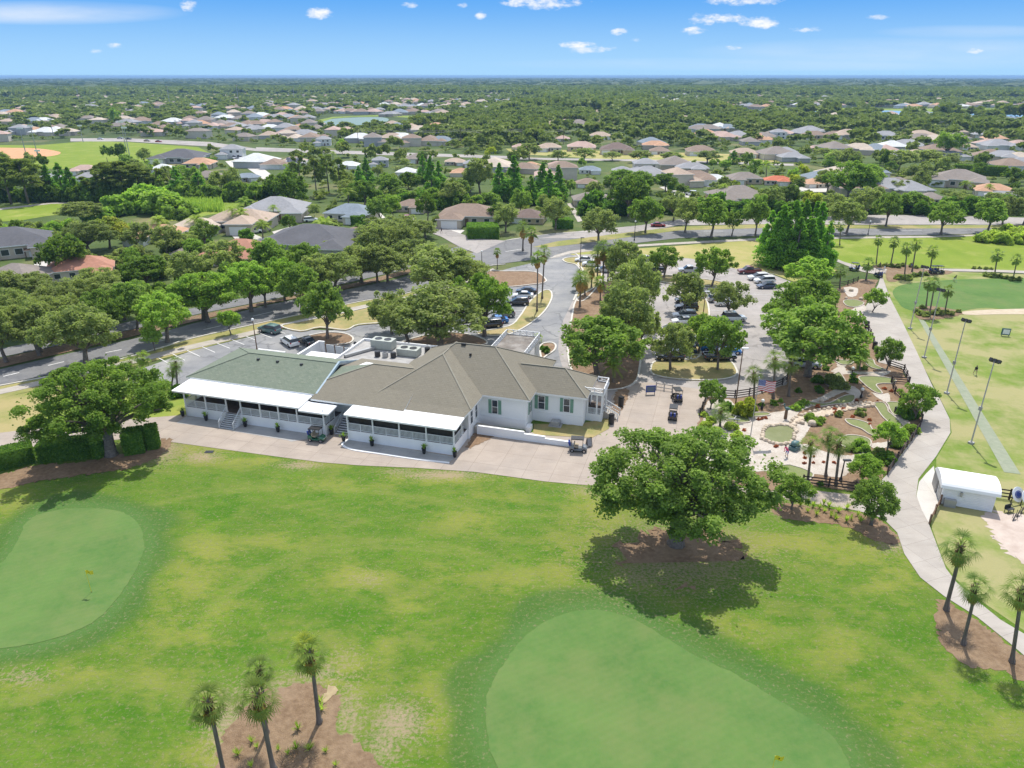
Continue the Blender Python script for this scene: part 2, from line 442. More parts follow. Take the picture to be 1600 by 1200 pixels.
clouds = [(845,3,62,11,1),(1165,1,66,7,1),(1118,30,58,9,1),(1178,35,34,9,1),(1080,48,24,6,1),(903,70,30,6,1),(926,77,34,6,.8),(967,50,15,5,.9),
          (993,62,11,3.5,.6),(1258,47,24,5.5,1),(1145,75,16,4,1),(1525,80,18,5.5,1),(500,22,20,9,1),(295,8,15,9,1),(640,8,14,5,.8),(722,7,11,5,.9),
          (750,23,10,7,.9),(177,72,12,5,.9),(150,80,12,4.5,.6),(1375,27,18,4,.6),(800,2,8,9,.9),(40,-40,150,22,.9),(420,-60,160,30,1),(1000,-70,220,40,1),(1450,-50,160,25,.9)]
total = None
for cx, cy, rx, ry, amt in clouds:
    d = ray(cx, cy); u0, v0 = d[0]/d[1], d[2]/d[1]
    d2 = ray(cx+rx, cy); ru = abs(d2[0]/d2[1]-u0)*1.15
    d3 = ray(cx, cy-ry); rv = abs(d3[2]/d3[1]-v0)*1.25
    a = math_(nt, 'DIVIDE', math_(nt, 'SUBTRACT', U_, u0), ru); b_ = math_(nt, 'DIVIDE', math_(nt, 'SUBTRACT', V_, v0), rv)
    r2 = math_(nt, 'ADD', math_(nt, 'MULTIPLY', a, a), math_(nt, 'MULTIPLY', b_, b_))
    q = math_(nt, 'ADD', math_(nt, 'SUBTRACT', .85, r2), math_(nt, 'MULTIPLY', nn, 1.6))
    mr = nd(nt, 'ShaderNodeMapRange', interpolation_type='SMOOTHSTEP'); mr.inputs['From Min'].default_value = .0; mr.inputs['From Max'].default_value = 1.25; mr.inputs['To Max'].default_value = amt
    nt.links.new(q, mr.inputs['Value'])
    total = mr.outputs[0] if total is None else math_(nt, 'MAXIMUM', total, mr.outputs[0])
# thin high veils
cw = nd(nt, 'ShaderNodeCombineXYZ'); nt.links.new(math_(nt, 'MULTIPLY', U_, 2.2), cw.inputs[0]); nt.links.new(math_(nt, 'MULTIPLY', V_, 16), cw.inputs[1])
n3 = noise(nt, cw.outputs[0], 1.6, 6, .6, .40, .85)
for cx, cy, rx, ry, amt in ((70,20,230,20,.55),(1480,82,420,26,.30),(1250,100,520,12,.22),(1520,50,160,12,.25)):
    d = ray(cx, cy); u0, v0 = d[0]/d[1], d[2]/d[1]
    d2 = ray(cx+rx, cy); ru = abs(d2[0]/d2[1]-u0); d3 = ray(cx, cy-ry); rv = abs(d3[2]/d3[1]-v0)
    a = math_(nt, 'DIVIDE', math_(nt, 'SUBTRACT', U_, u0), ru); b_ = math_(nt, 'DIVIDE', math_(nt, 'SUBTRACT', V_, v0), rv)
    r2 = math_(nt, 'ADD', math_(nt, 'MULTIPLY', a, a), math_(nt, 'MULTIPLY', b_, b_))
    q = math_(nt, 'MULTIPLY', math_(nt, 'MULTIPLY', math_(nt, 'MAXIMUM', math_(nt, 'SUBTRACT', 1.0, r2), 0), math_(nt, 'ADD', math_(nt, 'MULTIPLY', n3, .8), .3)), amt*1.3)
    total = math_(nt, 'MAXIMUM', total, q)
front = math_(nt, 'GREATER_THAN', sx.outputs['Y'], .05)
total = math_(nt, 'MINIMUM', math_(nt, 'MULTIPLY', total, front), 1.0)
hs = nd(nt, 'ShaderNodeHueSaturation'); hs.inputs['Saturation'].default_value = .45; nt.links.new(sky.outputs[0], hs.inputs['Color'])
el = sx.outputs['Z']
def ss(a, b, v):
    m_ = nd(nt, 'ShaderNodeMapRange', interpolation_type='SMOOTHSTEP'); m_.inputs['From Min'].default_value = a; m_.inputs['From Max'].default_value = b; nt.links.new(v, m_.inputs['Value']); return m_.outputs[0]
low = mix(nt, ss(-.005, .115, el), (1.50, 2.58, 3.70), (.33, 1.42, 3.42))
low2 = mix(nt, ss(.10, .40, el), low, hs.outputs[0])
cloudcol = nd(nt, 'ShaderNodeRGB'); cloudcol.outputs[0].default_value = (3.7, 3.75, 3.8, 1)
mx = nd(nt, 'ShaderNodeMix', data_type='RGBA'); nt.links.new(total, mx.inputs[0]); nt.links.new(low2, mx.inputs[6]); nt.links.new(cloudcol.outputs[0], mx.inputs[7])
nt.links.new(mx.outputs[2], bg.inputs['Color']); bg.inputs['Strength'].default_value = .15

# air: far woods fade to blue
hz = MB().box(-29000, 29000, -600, 29500, -1.2, 46.5)
hm, hnt, hb = nmat('haze_air'); hnt.nodes.remove(hb)
pv = nd(hnt, 'ShaderNodeVolumePrincipled'); pv.inputs['Color'].default_value = (.36, .60, .92, 1); pv.inputs['Density'].default_value = HAZE_DENSITY
pv.inputs['Anisotropy'].default_value = .0
hnt.links.new(pv.outputs[0], hnt.nodes['Material Output'].inputs['Volume'])
if HAZE_DENSITY > 0:
    tag(hz.build('haze', hm), 'thin blue summer haze over the far woods', kind='stuff')

# ------------------------------------------------------------------ ground
gm, gt, gb = nmat('ground'); v = posn(gt)
c = mix(gt, noise(gt, v, .05, 5), (.062,.098,.028), (.105,.14,.045))
c = mix(gt, math_(gt, 'MULTIPLY', noise(gt, v, .035, 4, .6, .52, .7), .8), c, (.27,.23,.12))
c = mix(gt, math_(gt, 'MULTIPLY', noise(gt, v, .4, 4), .35), c, (.06,.09,.025))
ln = nd(gt, 'ShaderNodeVectorMath', operation='LENGTH'); gt.links.new(v, ln.inputs[0])
mr = nd(gt, 'ShaderNodeMapRange'); mr.inputs['From Min'].default_value = 450; mr.inputs['From Max'].default_value = 1100; gt.links.new(ln.outputs['Value'], mr.inputs['Value'])
wood = mix(gt, noise(gt, v, .012, 6), (.040,.062,.022), (.065,.09,.032))
wood = mix(gt, math_(gt, 'MULTIPLY', noise(gt, posn(gt, (1,.4,1)), .002, 5, .6, .5, .7), .7), wood, (.028,.045,.024))
c = mix(gt, mr.outputs[0], c, wood)
gt.links.new(c, gb.inputs['Base Color']); gb.inputs['Roughness'].default_value = .95; gb.inputs['Specular IOR Level'].default_value = .1
bump(gt, gb, noise(gt, v, 2.5, 6), .4)
M['ground'] = gm
g = MB().add([(-30000,-700,-.06),(30000,-700,-.06),(30000,30000,-.06),(-30000,30000,-.06)], [(0,1,2,3)]).build('ground', gm)
tag(g, 'flat suburban ground reaching to the wooded horizon', kind='structure')

# --- the near course: one fine grid with what grows where, plus a painted band of slope shade
GREEN_L = [(-220,960),(-120,915),(-40,896),(0,880),(15,865),(30,840),(42,815),(72,800),(120,794),(175,796),(206,808),(222,830),(224,858),(212,890),(190,925),(160,960),(120,985),(60,1004),(0,1013),(-60,1022),(-220,1050)]
GREEN_R = [(760,1125),(764,1080),(785,1040),(810,1005),(845,975),(890,957),(935,953),(985,965),(1030,990),(1080,1020),(1150,1055),(1210,1090),(1260,1120),(1300,1150),(1325,1190),(1332,1240),(1240,1300),(1000,1330),(830,1260),(772,1185)]
gx = np.arange(-112, 100, .5); gy = np.arange(14, 96.5, .5)
X, Y = np.meshgrid(gx, gy); Xf, Yf = X.ravel(), Y.ravel()
wq = Yf*CP + HC*SP; PX = 800 + F*Xf/wq; PY = 600 - F*(Yf*SP - HC*CP)/wq
def inpoly(px, py, poly):
    ins = np.zeros(px.shape, bool); n = len(poly)
    for i in range(n):
        x1, y1 = poly[i]; x2, y2 = poly[(i+1) % n]
        cnd = ((y1 > py) != (y2 > py)) & (px < (x2-x1)*(py-y1)/((y2-y1) if y2 != y1 else 1e-9)+x1)
        ins ^= cnd
    return ins
def pdist(px, py, poly):
    d = np.full(px.shape, 1e9); n = len(poly)
    for i in range(n):
        a = np.array(poly[i]); b = np.array(poly[(i+1) % n]); ab = b-a
        t = np.clip(((px-a[0])*ab[0]+(py-a[1])*ab[1])/(ab@ab+1e-9), 0, 1)
        d = np.minimum(d, np.hypot(px-a[0]-t*ab[0], py-a[1]-t*ab[1]))
    return d
def sm(x, a, b):
    t = np.clip((x-a)/(b-a), 0, 1); return t*t*(3-2*t)
fr = np.zeros(Xf.shape); cl = np.zeros(Xf.shape)
for gpoly in (GREEN_L, GREEN_R):
    Wp = [tuple(p.xy) for p in catmull([P(*q) for q in gpoly], 6, True)]
    d = pdist(Xf, Yf, Wp)
    cl = np.maximum(cl, 1-sm(d, .2, 1.9))
    d = d + .5*np.sin(Xf*.45+Yf*.3) + .4*np.sin(Yf*.8-Xf*.2)
    fr = np.maximum(fr, 1-sm(d, 1.2, 4.4))
blobs = dict(dry=[(330,700,90,22,.9),(330,860,60,30,.8),(430,845,60,20,.7),(560,900,70,22,.9),(290,905,60,40,.8),(310,975,80,50,.7),(120,1050,60,25,.8),(250,1060,60,35,.6),(640,950,40,25,.6),
        (730,812,60,22,.8),(770,775,80,18,.5),(690,1110,50,70,.9),(545,1050,50,45,.9),(330,1180,70,50,.9),(880,890,50,60,.8),(800,905,60,30,.7),(1240,850,100,30,.9),(1340,850,60,45,.9),(1390,900,50,50,.8),
        (1150,985,70,28,.8),(1310,1010,50,30,.7),(1440,1120,140,60,.45),(1390,1180,90,40,.4),(930,800,50,50,.9),(1010,790,60,18,.7),(20,780,50,30,.8),(60,790,40,20,.6),(520,760,90,18,.6),(400,720,160,10,.8),(700,750,140,9,.8),
        (1560,1120,80,60,.5),(700,900,80,20,.5),(480,1010,60,40,.4),(1180,860,60,30,.8),(600,1010,30,40,.5),(25,1070,60,30,.7)],
    lush=[(330,795,70,26,.9),(640,790,140,40,.7),(800,780,130,22,.7),(560,965,130,55,.8),(180,1120,140,45,.8),(450,955,60,40,.6),(1160,1030,38,12,1),(1195,1046,20,7,1),(1290,1085,48,18,1),(1440,1010,100,40,.8),  # vivid grass; the third blob is a dark band, slope shading painted in
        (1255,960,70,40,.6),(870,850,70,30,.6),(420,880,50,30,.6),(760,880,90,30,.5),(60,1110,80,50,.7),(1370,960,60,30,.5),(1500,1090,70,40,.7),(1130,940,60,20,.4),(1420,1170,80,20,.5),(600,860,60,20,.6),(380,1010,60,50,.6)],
    dirt=[(360,1140,40,60,.7),(420,1075,60,16,.6),(545,1120,26,60,.6),(480,1060,60,14,.5),(1060,868,125,62,.62),(1000,900,50,30,.5),(1120,890,50,26,.5),(245,700,42,24,.9),(315,714,30,9,.8),(470,727,34,6,.8),(690,742,60,7,.9),(625,737,30,5,.6),(40,1058,40,14,.5),(622,1130,42,34,.8),(600,1165,30,40,.6),(930,765,45,12,.5),(540,1030,30,20,.35),(510,1050,25,20,.5),(140,880,18,8,.0),(1228,795,40,16,.5),(1395,850,28,14,.7),(575,905,25,12,.4)])
tk = np.zeros(Xf.shape)
for tr_, w_ in (([(330,950),(420,885),(520,852),(640,846),(760,868),(880,925),(960,945)],.7),([(325,962),(418,895),(520,862),(640,857),(760,880),(875,938)],.5),([(230,792),(330,770),(470,760),(640,774),(780,800),(900,806)],.8),([(1180,1000),(1260,985),(1360,1000),(1460,1060),(1600,1150)],.9),([(0,1100),(120,1075),(240,1070),(330,1110)],.8)):
    L3 = catmull([P(*q) for q in tr_], 5)
    for a3, b3 in zip(L3, L3[1:]):
        ab = np.array([b3.x-a3.x, b3.y-a3.y]); t3 = np.clip(((Xf-a3.x)*ab[0]+(Yf-a3.y)*ab[1])/(ab@ab+1e-9), 0, 1)
        tk = np.maximum(tk, np.exp(-((Xf-a3.x-t3*ab[0])**2+(Yf-a3.y-t3*ab[1])**2)/w_**2))
att = {'fringe': fr, 'collar': cl, 'track': tk}
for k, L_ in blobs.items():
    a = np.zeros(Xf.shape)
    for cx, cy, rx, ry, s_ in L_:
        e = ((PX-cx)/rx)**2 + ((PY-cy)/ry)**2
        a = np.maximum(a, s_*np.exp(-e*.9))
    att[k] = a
nxg, nyg = len(gx), len(gy)
i = np.arange(nxg*nyg).reshape(nyg, nxg)
Q = np.stack([i[:-1,:-1], i[:-1,1:], i[1:,1:], i[1:,:-1]], -1).reshape(-1, 4)
lm, lt, lb = nmat('lawn'); v = posn(lt)
def A_(n): return nd(lt, 'ShaderNodeAttribute', attribute_name=n).outputs['Fac']
def thr(att_, lo, hi, nz, amt):
    s_ = math_(lt, 'ADD', att_, math_(lt, 'MULTIPLY', math_(lt, 'SUBTRACT', nz, .5), amt))
    m_ = nd(lt, 'ShaderNodeMapRange'); m_.inputs['From Min'].default_value = lo; m_.inputs['From Max'].default_value = hi
    lt.links.new(s_, m_.inputs['Value']); return m_.outputs[0]
na = noise(lt, v, .16, 6, .65, .36, .64); nb = noise(lt, posn(lt, (1,1,1), .4), .45, 7, .72, .30, .70); nf = noise(lt, v, 3.2, 6, .75, .33, .67); ns = noise(lt, posn(lt, (.3,1.6,1), R(12)), .7, 6, .7, .38, .66)
c = mix(lt, na, (.066,.150,.010), (.108,.198,.015))
c = mix(lt, math_(lt, 'MULTIPLY', ns, .5), c, (.125,.185,.026))
c = mix(lt, math_(lt, 'MULTIPLY', noise(lt, posn(lt, (.5,1.2,1), -.5), .8, 8, .78, .47, .62), .55), c, (.165,.19,.038))
c = mix(lt, math_(lt, 'MULTIPLY', noise(lt, posn(lt, (1,1,1), 1.1), 1.7, 6, .75, .50, .64), .5), c, (.058,.125,.010))
c = mix(lt, math_(lt, 'MULTIPLY', noise(lt, posn(lt, (1,1.4,1), .2), 2.6, 6, .8, .56, .68), .5), c, (.215,.205,.055))
def bias(att_, nz, k, lo, hi):
    m_ = nd(lt, 'ShaderNodeMapRange'); m_.inputs['From Min'].default_value = lo; m_.inputs['From Max'].default_value = hi
    lt.links.new(math_(lt, 'ADD', nz, math_(lt, 'MULTIPLY', att_, k)), m_.inputs['Value']); return m_.outputs[0]
nw = noise(lt, posn(lt, (.8,1.3,1), .3), .22, 9, .74, .25, .75); nx_ = noise(lt, posn(lt, (.7,1.2,1), -.6), .33, 9, .74, .25, .75)
c = mix(lt, math_(lt, 'MULTIPLY', bias(A_('lush'), nx_, .30, .55, .85), .85), c, (.052,.145,.006))  # lush grass, with the slope-shade band painted in the same colour
c = mix(lt, math_(lt, 'MULTIPLY', bias(A_('dry'), nw, .34, .56, .88), .8), c, (.262,.262,.05))
c = mix(lt, math_(lt, 'MULTIPLY', bias(A_('dry'), nf, .55, .85, 1.45), .6), c, (.33,.28,.105))
c = mix(lt, math_(lt, 'MULTIPLY', bias(A_('track'), nf, .6, .55, 1.3), .45), c, (.235,.25,.06))
c = mix(lt, math_(lt, 'MULTIPLY', bias(A_('fringe'), nw, .9, .50, 1.15), .85), c, mix(lt, nf, (.046,.116,.022), (.072,.142,.030)))
mw = nd(lt, 'ShaderNodeTexWave', wave_type='BANDS'); lt.links.new(posn(lt, rot=R(-24)), mw.inputs['Vector']); mw.inputs['Scale'].default_value = .075; mw.inputs['Distortion'].default_value = 2.5; mw.inputs['Detail'].default_value = 3
c = mix(lt, math_(lt, 'MULTIPLY', mw.outputs['Fac'], .35), c, mix(lt, 1.0, c, (.80,.90,.72), 'MULTIPLY'))
c = mix(lt, math_(lt, 'MULTIPLY', bias(A_('collar'), nf, 1.0, .45, 1.25), .85), c, (.078,.158,.036))
c = mix(lt, math_(lt, 'MULTIPLY', bias(A_('dirt'), nf, .8, .62, 1.2), .85), c, (.34,.255,.175))
c = mix(lt, math_(lt, 'MULTIPLY', nf, .75), c, mix(lt, 1.0, c, (.70,.74,.62), 'MULTIPLY'))
c = mix(lt, math_(lt, 'MULTIPLY', noise(lt, posn(lt, (.5,2.2,1), R(14)), 1.5, 7, .78, .45, .66), .5), c, mix(lt, 1.0, c, (1.35,1.22,1.5), 'MULTIPLY'))
c = mix(lt, math_(lt, 'MULTIPLY', noise(lt, v, 12, 3, .7, .42, .72), .4), c, mix(lt, 1.0, c, (1.35,1.25,1.4), 'MULTIPLY'))
lt.links.new(c, lb.inputs['Base Color']); lb.inputs['Roughness'].default_value = .95; lb.inputs['Specular IOR Level'].default_value = .12
bump(lt, lb, noise(lt, v, 6, 6, .7, 0, 1), .8, .08)
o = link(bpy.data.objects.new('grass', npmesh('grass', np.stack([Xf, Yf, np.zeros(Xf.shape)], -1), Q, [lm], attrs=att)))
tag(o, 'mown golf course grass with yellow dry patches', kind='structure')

def turf(name, c1, c2, c3, stripe=None, s1=.2, s2=2.5, dry=None, dl=.5):
    m, t, b = nmat(name); v = posn(t)
    c = mix(t, noise(t, v, s1, 6, .65, .36, .64), c1, c2)
    c = mix(t, math_(t, 'MULTIPLY', noise(t, v, s2, 6, .72, .34, .66), .45), c, c3)
    if dry: c = mix(t, math_(t, 'MULTIPLY', noise(t, posn(t, (1,1,1), .3), .09, 6, .68, dl, dl+.16), .7), c, dry)
    if stripe:
        w = nd(t, 'ShaderNodeTexWave', wave_type='BANDS'); t.links.new(posn(t, rot=stripe[0]), w.inputs['Vector'])
        w.inputs['Scale'].default_value = stripe[1]; w.inputs['Distortion'].default_value = 1.6; w.inputs['Detail'].default_value = 2
        c = mix(t, math_(t, 'MULTIPLY', w.outputs['Fac'], stripe[2]), c, mix(t, 1.0, c, (1.18,1.12,1.22), 'MULTIPLY'))
    t.links.new(c, b.inputs['Base Color']); b.inputs['Roughness'].default_value = .95; b.inputs['Specular IOR Level'].default_value = .12
    bump(t, b, noise(t, v, 7, 5, .7, 0, 1), .4, .05)
    return m
M['green'] = turf('green', (.064,.148,.034), (.106,.190,.048), (.135,.185,.058), (R(63), .5, .2), .14, 1.4, (.140,.185,.06), .46)
M['fairway'] = turf('fairway', (.16,.23,.024), (.20,.255,.036), (.13,.19,.02), (R(8), .06, .4), .06, 1.2, (.29,.30,.08), .52)
M['range'] = turf('range', (.14,.21,.034), (.185,.24,.05), (.11,.175,.026), None, .15, 1.5, (.36,.305,.165), .40)
M['lawn_dry'] = turf('lawn_dry', (.30,.29,.09), (.24,.275,.07), (.36,.31,.13), None, .1, 1.2, (.43,.34,.17), .45)
M['meadow'] = turf('meadow', (.17,.24,.035), (.22,.29,.05), (.13,.19,.035), None, .1, .8, (.30,.30,.07), .5)
M['verge'] = turf('verge', (.20,.225,.065), (.28,.265,.09), (.15,.18,.05), None, .2, 1.5, (.38,.30,.15), .45)
M['mat_strip'] = noisy('mat_strip', (.225,.25,.175), (.265,.285,.205), 1.5, (.18,.225,.135), .4, .5)

sheet('putting_green', GREEN_L, .022, M['green'], 'pale putting green with a yellow flag by the hedge', 6, .05)
sheet('putting_green', GREEN_R, .022, M['green'], 'large pale putting green in front of the big oak', 6, .05)

# fairways and fields behind
sheet('fairway', [(-160,322),(0,322),(100,316),(235,313),(330,311),(372,309),(372,312),(340,318),(290,322),(240,318),(190,320),(140,330),(70,338),(30,345),(-160,352)], .0, M['fairway'], 'fairway of the course behind the houses')
sheet('meadow', [(255,330),(290,318),(372,312),(400,318),(372,330),(325,336),(290,345),(250,345)], .02, M['meadow'], 'lush rough grass with reeds beside the fairway')
sheet('sports_field', [(-60,262),(-60,226),(60,227),(140,220),(200,222),(310,230),(330,240),(240,262),(150,258),(100,264)], .0, M['fairway'], 'green outfield of the ball diamond')
sheet('infield', [(-20,250),(-20,232),(20,231),(60,232),(88,236),(95,239),(85,243),(55,246),(20,248)], .03, M['clay'], 'orange clay infield of the ball diamond', 3)
sheet('lawn', [(868,396),(1000,388),(1060,384),(1200,372),(1290,368),(1290,402),(1310,425),(1240,440),(1198,424),(1150,420),(1080,404),(980,396),(900,402)], .0, M['lawn_dry'], 'straw coloured lawn beside the car park')
sheet('fairway', [(1288,371),(1450,370),(1640,362),(1640,424),(1560,422),(1472,419),(1400,417),(1346,416),(1318,411),(1292,401)], .01, M['fairway'], 'bright fairway beyond the palms')
sheet('range_grass', [(1377,428),(1474,424),(1640,430),(1760,470),(1760,760),(1660,830),(1640,960),(1600,985),(1527,935),(1494,905),(1476,880),(1455,822),(1463,740),(1463,716),(1487,676),(1484,652),(1457,600),(1422,532),(1407,505),(1390,462)], .012, M['range'], 'worn practice range grass with bare patches')
sheet('practice_green', [(1395,455),(1410,445),(1450,440),(1520,436),(1640,438),(1640,485),(1540,481),(1480,489),(1420,484),(1402,470)], .03, M['green'], 'practice green beside the range palms', 5)
sheet('bunker', [(1500,488),(1540,484),(1640,482),(1640,490),(1560,491),(1515,492)], .05, M['sand'], 'narrow pale sand bunker at the practice green', 3)
sheet('mat_strip', [(1435.5,498.7),(1445,501),(1595,741),(1569,737.5)], .04, M['mat_strip'], 'long pale artificial tee line of the range')
sheet('dirt_patch', [(1535,806),(1550,800),(1600,806),(1720,840),(1720,930),(1600,879),(1560,850)], .03, M['dirt'], 'bare sandy ground beside the shed', 4, .25)

# water
sheet('pond', [(504,189),(522,185.5),(555,183.5),(590,183),(606,185),(604,190),(580,194),(522,196)], .0, M['water'], 'green retention pond among the houses', 3)
sheet('lake', [(1130,176),(1190,172),(1300,174),(1370,172),(1480,176),(1640,174),(1640,186),(1500,182),(1380,186),(1260,178),(1150,180)], .02, M['lake'], 'blue lake showing between the trees', 3)
sheet('grass_bank', [(495,188),(520,182.5),(600,179.5),(645,181),(640,184),(600,182),(555,182.5),(520,185),(502,191)], .03, M['meadow'], 'mown grass bank of the pond')
sheet('lake_shore', [(1190,171),(1250,168.5),(1330,169),(1400,170),(1480,169),(1640,170),(1640,174),(1480,176),(1370,172),(1300,174),(1190,174)], .0, M['meadow'], 'grass strip on the lake shore')
sheet('berm', [(790,232),(960,236),(1240,243),(1260,253),(1060,253),(930,248),(800,240)], .0, M['lawn_dry'], 'tan grass strip behind the garden walls')

# roads
sheet('road', [(-80,565),(0,545),(90,527),(200,503),(312,479),(424,457),(520,437),(620,412),(690,392),(740,379),(740,389),(690,402),(620,424),(520,447),(424,468),(312,490),(200,516),(90,540),(0,558),(-80,580)], .02, M['asphalt'], 'far carriageway of the boulevard under the oaks')
sheet('road', [(-80,600),(0,577),(130,547),(250,520),(300,506),(420,476),(560,449),(620,436),(700,412),(745,392),(780,377),(860,366),(960,358),(1060,355),(1200,352),(1330,355),(1465,354),(1640,345),(1640,361),(1465,367),(1330,368),(1200,368),(1060,372),(1000,379),(940,385),(885,394),(862,404),(830,406),(790,411),(752,416),(700,436),(630,458),(560,470),(430,498),(300,527),(250,542),(130,574),(0,601),(-80,622)], .03, M['asphalt'], 'near carriageway of the boulevard')
sheet('road', [(845,372),(905,361),(1000,352),(1060,343),(1200,342),(1350,336),(1441,336),(1640,341),(1640,350),(1441,351),(1350,351),(1200,350),(1060,352),(1000,362),(910,372)], .04, M['asphalt_old'], 'far carriageway beyond the tree median')
sheet('side_street', [(640,352),(662,350),(700,358),(740,372),(790,376),(745,396),(715,384),(690,370)], .05, M['asphalt_old'], 'side street joining the boulevard')
sheet('median', [(-80,586),(0,560),(130,532),(300,494),(420,470),(560,441),(640,420),(720,396),(722,398),(640,427),(560,447),(420,474),(300,503),(130,544),(0,574),(-80,596)], .06, M['mulch'], 'mulched median of the boulevard')
sheet('median', [(832,386),(870,377),(910,372),(990,362),(1060,354),(1200,350),(1350,352),(1441,352),(1640,351),(1640,356),(1441,357),(1350,357),(1200,356),(1060,360),(985,370),(912,380),(860,386)], .06, M['verge'], 'grass median of the boulevard')
sheet('verge', [(-80,622),(0,602),(130,576),(250,543),(300,528),(430,499),(560,471),(630,459),(700,437),(752,417),(768,420),(720,442),(640,466),(560,480),(440,512),(300,548),(150,588),(0,622),(-80,645)], .01, M['verge'], 'dry grass verge along the boulevard')
sheet('footpath', [(-80,632),(0,608),(120,582),(300,538),(436,507),(560,478),(640,462),(730,436),(770,419),(775,422),(735,441),(640,468),(562,484),(438,513),(302,545),(122,589),(0,616),(-80,640)], .05, M['walk'], 'pale footpath along the boulevard')
sheet('footpath', [(860,404),(866,399),(890,392),(950,385),(1050,379),(1200,371),(1460,368.5),(1640,362.5),(1640,364.5),(1460,371),(1200,374.5),(1052,382),(955,388),(893,396),(872,402)], .05, M['walk'], 'pale footpath beside the lawn')
sheet('footpath', [(743,404),(800,380),(870,369),(955,360),(955,357),(870,364),(800,373),(745,385)], .008, M['walk'], 'footpath on the house side of the boulevard')
sheet('footpath', [(886,318),(893,317),(910,345),(903,347)], .03, M['walk'], 'narrow concrete path running between back gardens')
sheet('course_path', [(-80,326),(0,325),(80,316.5),(235,313),(330,310),(372,308),(372,309),(330,311.5),(235,314.6),(80,318.5),(0,328),(-80,331)], .03, M['walk'], 'cart path along the foot of the pines')
sheet('highway', [(110,216),(200,216),(330,222),(400,232),(400,236),(330,229),(200,221),(110,221)], .03, M['asphalt_old'], 'pale main road beyond the ball diamond')
sheet('street', [(800,246),(1000,249),(1240,256),(1240,259),(1000,252),(800,249)], .03, M['asphalt_old'], 'estate street in front of the two storey house')
sheet('street', [(400,230),(560,236),(800,244),(800,248),(560,241),(400,236)], .035, M['asphalt_old'], 'estate street behind the conifers')
sheet('street', [(1030,292),(1066,290),(1075,300),(1110,314),(1170,322),(1165,327),(1100,318),(1055,305)], .03, M['pale_slab'], 'curving pale drive and pavement of the corner house')
sheet('street', [(360,246),(372,240),(410,262),(440,285),(420,286),(385,262)], .03, M['pale_slab'], 'pale cul de sac in the western estate')

# parking lots, drive
sheet('parking_lot', [(196,585),(300,548),(436,515),(520,516),(580,500),(690,470),(730,445),(775,425),(800,418),(862,404),(880,430),(905,450),(870,520),(860,560),(800,580),(660,580),(500,580),(330,600),(215,640)], .015, M['asphalt_blue'], 'asphalt car park behind the clubhouse')
sheet('parking_lot', [(862,404),(900,398),(985,396),(1080,404),(1150,420),(1195,424),(1235,440),(1225,500),(1235,560),(1250,600),(1215,622),(1185,634),(1110,642),(1090,655),(955,640),(850,600),(870,520),(905,450),(880,430)], .012, M['asphalt_old'], 'sunlit asphalt car park shaded by oaks')
sheet('drive', [(856,404),(890,397),(905,407),(900,412),(908,422),(903,445),(893,470),(880,500),(872,545),(880,590),(835,590),(808,556),(826,540),(842,520),(858,500),(867,478),(868,462),(866,440),(855,430),(862,420)], .025, M['asphalt_blue'], 'curving grey entrance drive', 3)
for k, (pts, mm, lab) in enumerate([
    ([(745,520),(770,525),(800,521),(830,505),(852,485),(862,466),(860,455),(850,454),(838,462),(826,474),(812,495),(795,510)], 'turf_dry', 'long dry grass island beside the entrance drive'),
    ([(758,438),(764,424),(790,424),(835,425),(852,436),(850,442),(828,445),(790,448)], 'mulch_red', 'brown mulched island at the drive entrance'),
    ([(880,405),(895,402),(920,404),(940,420),(935,445),(912,470),(900,465),(912,440),(908,425),(900,414),(884,410)], 'turf_dry', 'dry grass verge inside the curve of the drive'),
    ([(900,470),(920,455),(950,440),(990,440),(1003,470),(1005,520),(1000,570),(990,600),(950,610),(910,600),(890,570),(888,530),(893,500)], 'mulch_red', 'long mulched bed of oaks between drive and car park'),
    ([(1017,575),(1025,565),(1060,562),(1078,562),(1085,555),(1135,562),(1150,577),(1148,588),(1120,594),(1060,593),(1022,586)], 'turf_dry', 'dry oval grass island with oaks in the car park'),
    ([(1072,556),(1072,510),(1080,490),(1090,470),(1104,470),(1108,500),(1100,530),(1092,558)], 'turf_dry', 'dry grass strip between the rows of parked cars'),
    ([(1010,436),(1040,442),(1085,446),(1130,448),(1128,441),(1080,434),(1040,430),(1012,430)], 'turf_dry', 'narrow grass island at the back of the car park'),
    ([(512,520),(540,522),(552,530),(540,538),(490,540),(470,534),(480,526)], 'mulch_red', 'mulch ring under the small oak in the car park'),
    ([(440,510),(470,503),(540,489),(600,475),(640,470),(650,490),(610,503),(560,508),(540,516),(500,512),(470,518)], 'turf_dry', 'dry grass corner behind the car park'),
    ([(630,535),(690,520),(740,525),(760,538),(700,546),(640,548)], 'mulch_red', 'mulched bed at the feet of the big oaks'),
    ([(846,560),(856,555),(866,548),(868,540),(860,536),(845,540)], 'mulch_red', 'red planting bed beside the porch canopy')]):
    zi = .10+.005*k
    sheet('planting_bed', pts, zi, M[mm], lab, 3)
    path = catmull([P(x, y) for x, y in pts], 4, True)
    tag(ribbon(path, .32, .0, .15+.005*k, closed=True).build('kerb', M['kerb']), 'concrete kerb round the '+' '.join(lab.split()[:9]), kind='structure')
for pth, lab in (([(858,404),(896,396),(907,407),(903,413),(911,423),(906,445),(896,470)], 'kerb on the lot side of the drive'),
                 ([(0,603),(130,577),(250,544),(300,529),(430,500),(560,472),(630,460),(700,438),(752,418),(790,413)], 'kerb of the boulevard verge'),
                 ([(790,376),(860,366),(900,363.6),(1000,362)], 'kerb on the house side of the boulevard')):
    tag(ribbon(catmull([P(x, y) for x, y in pth], 5), .35, 0, .13).build('kerb', M['kerb']), lab, kind='structure')

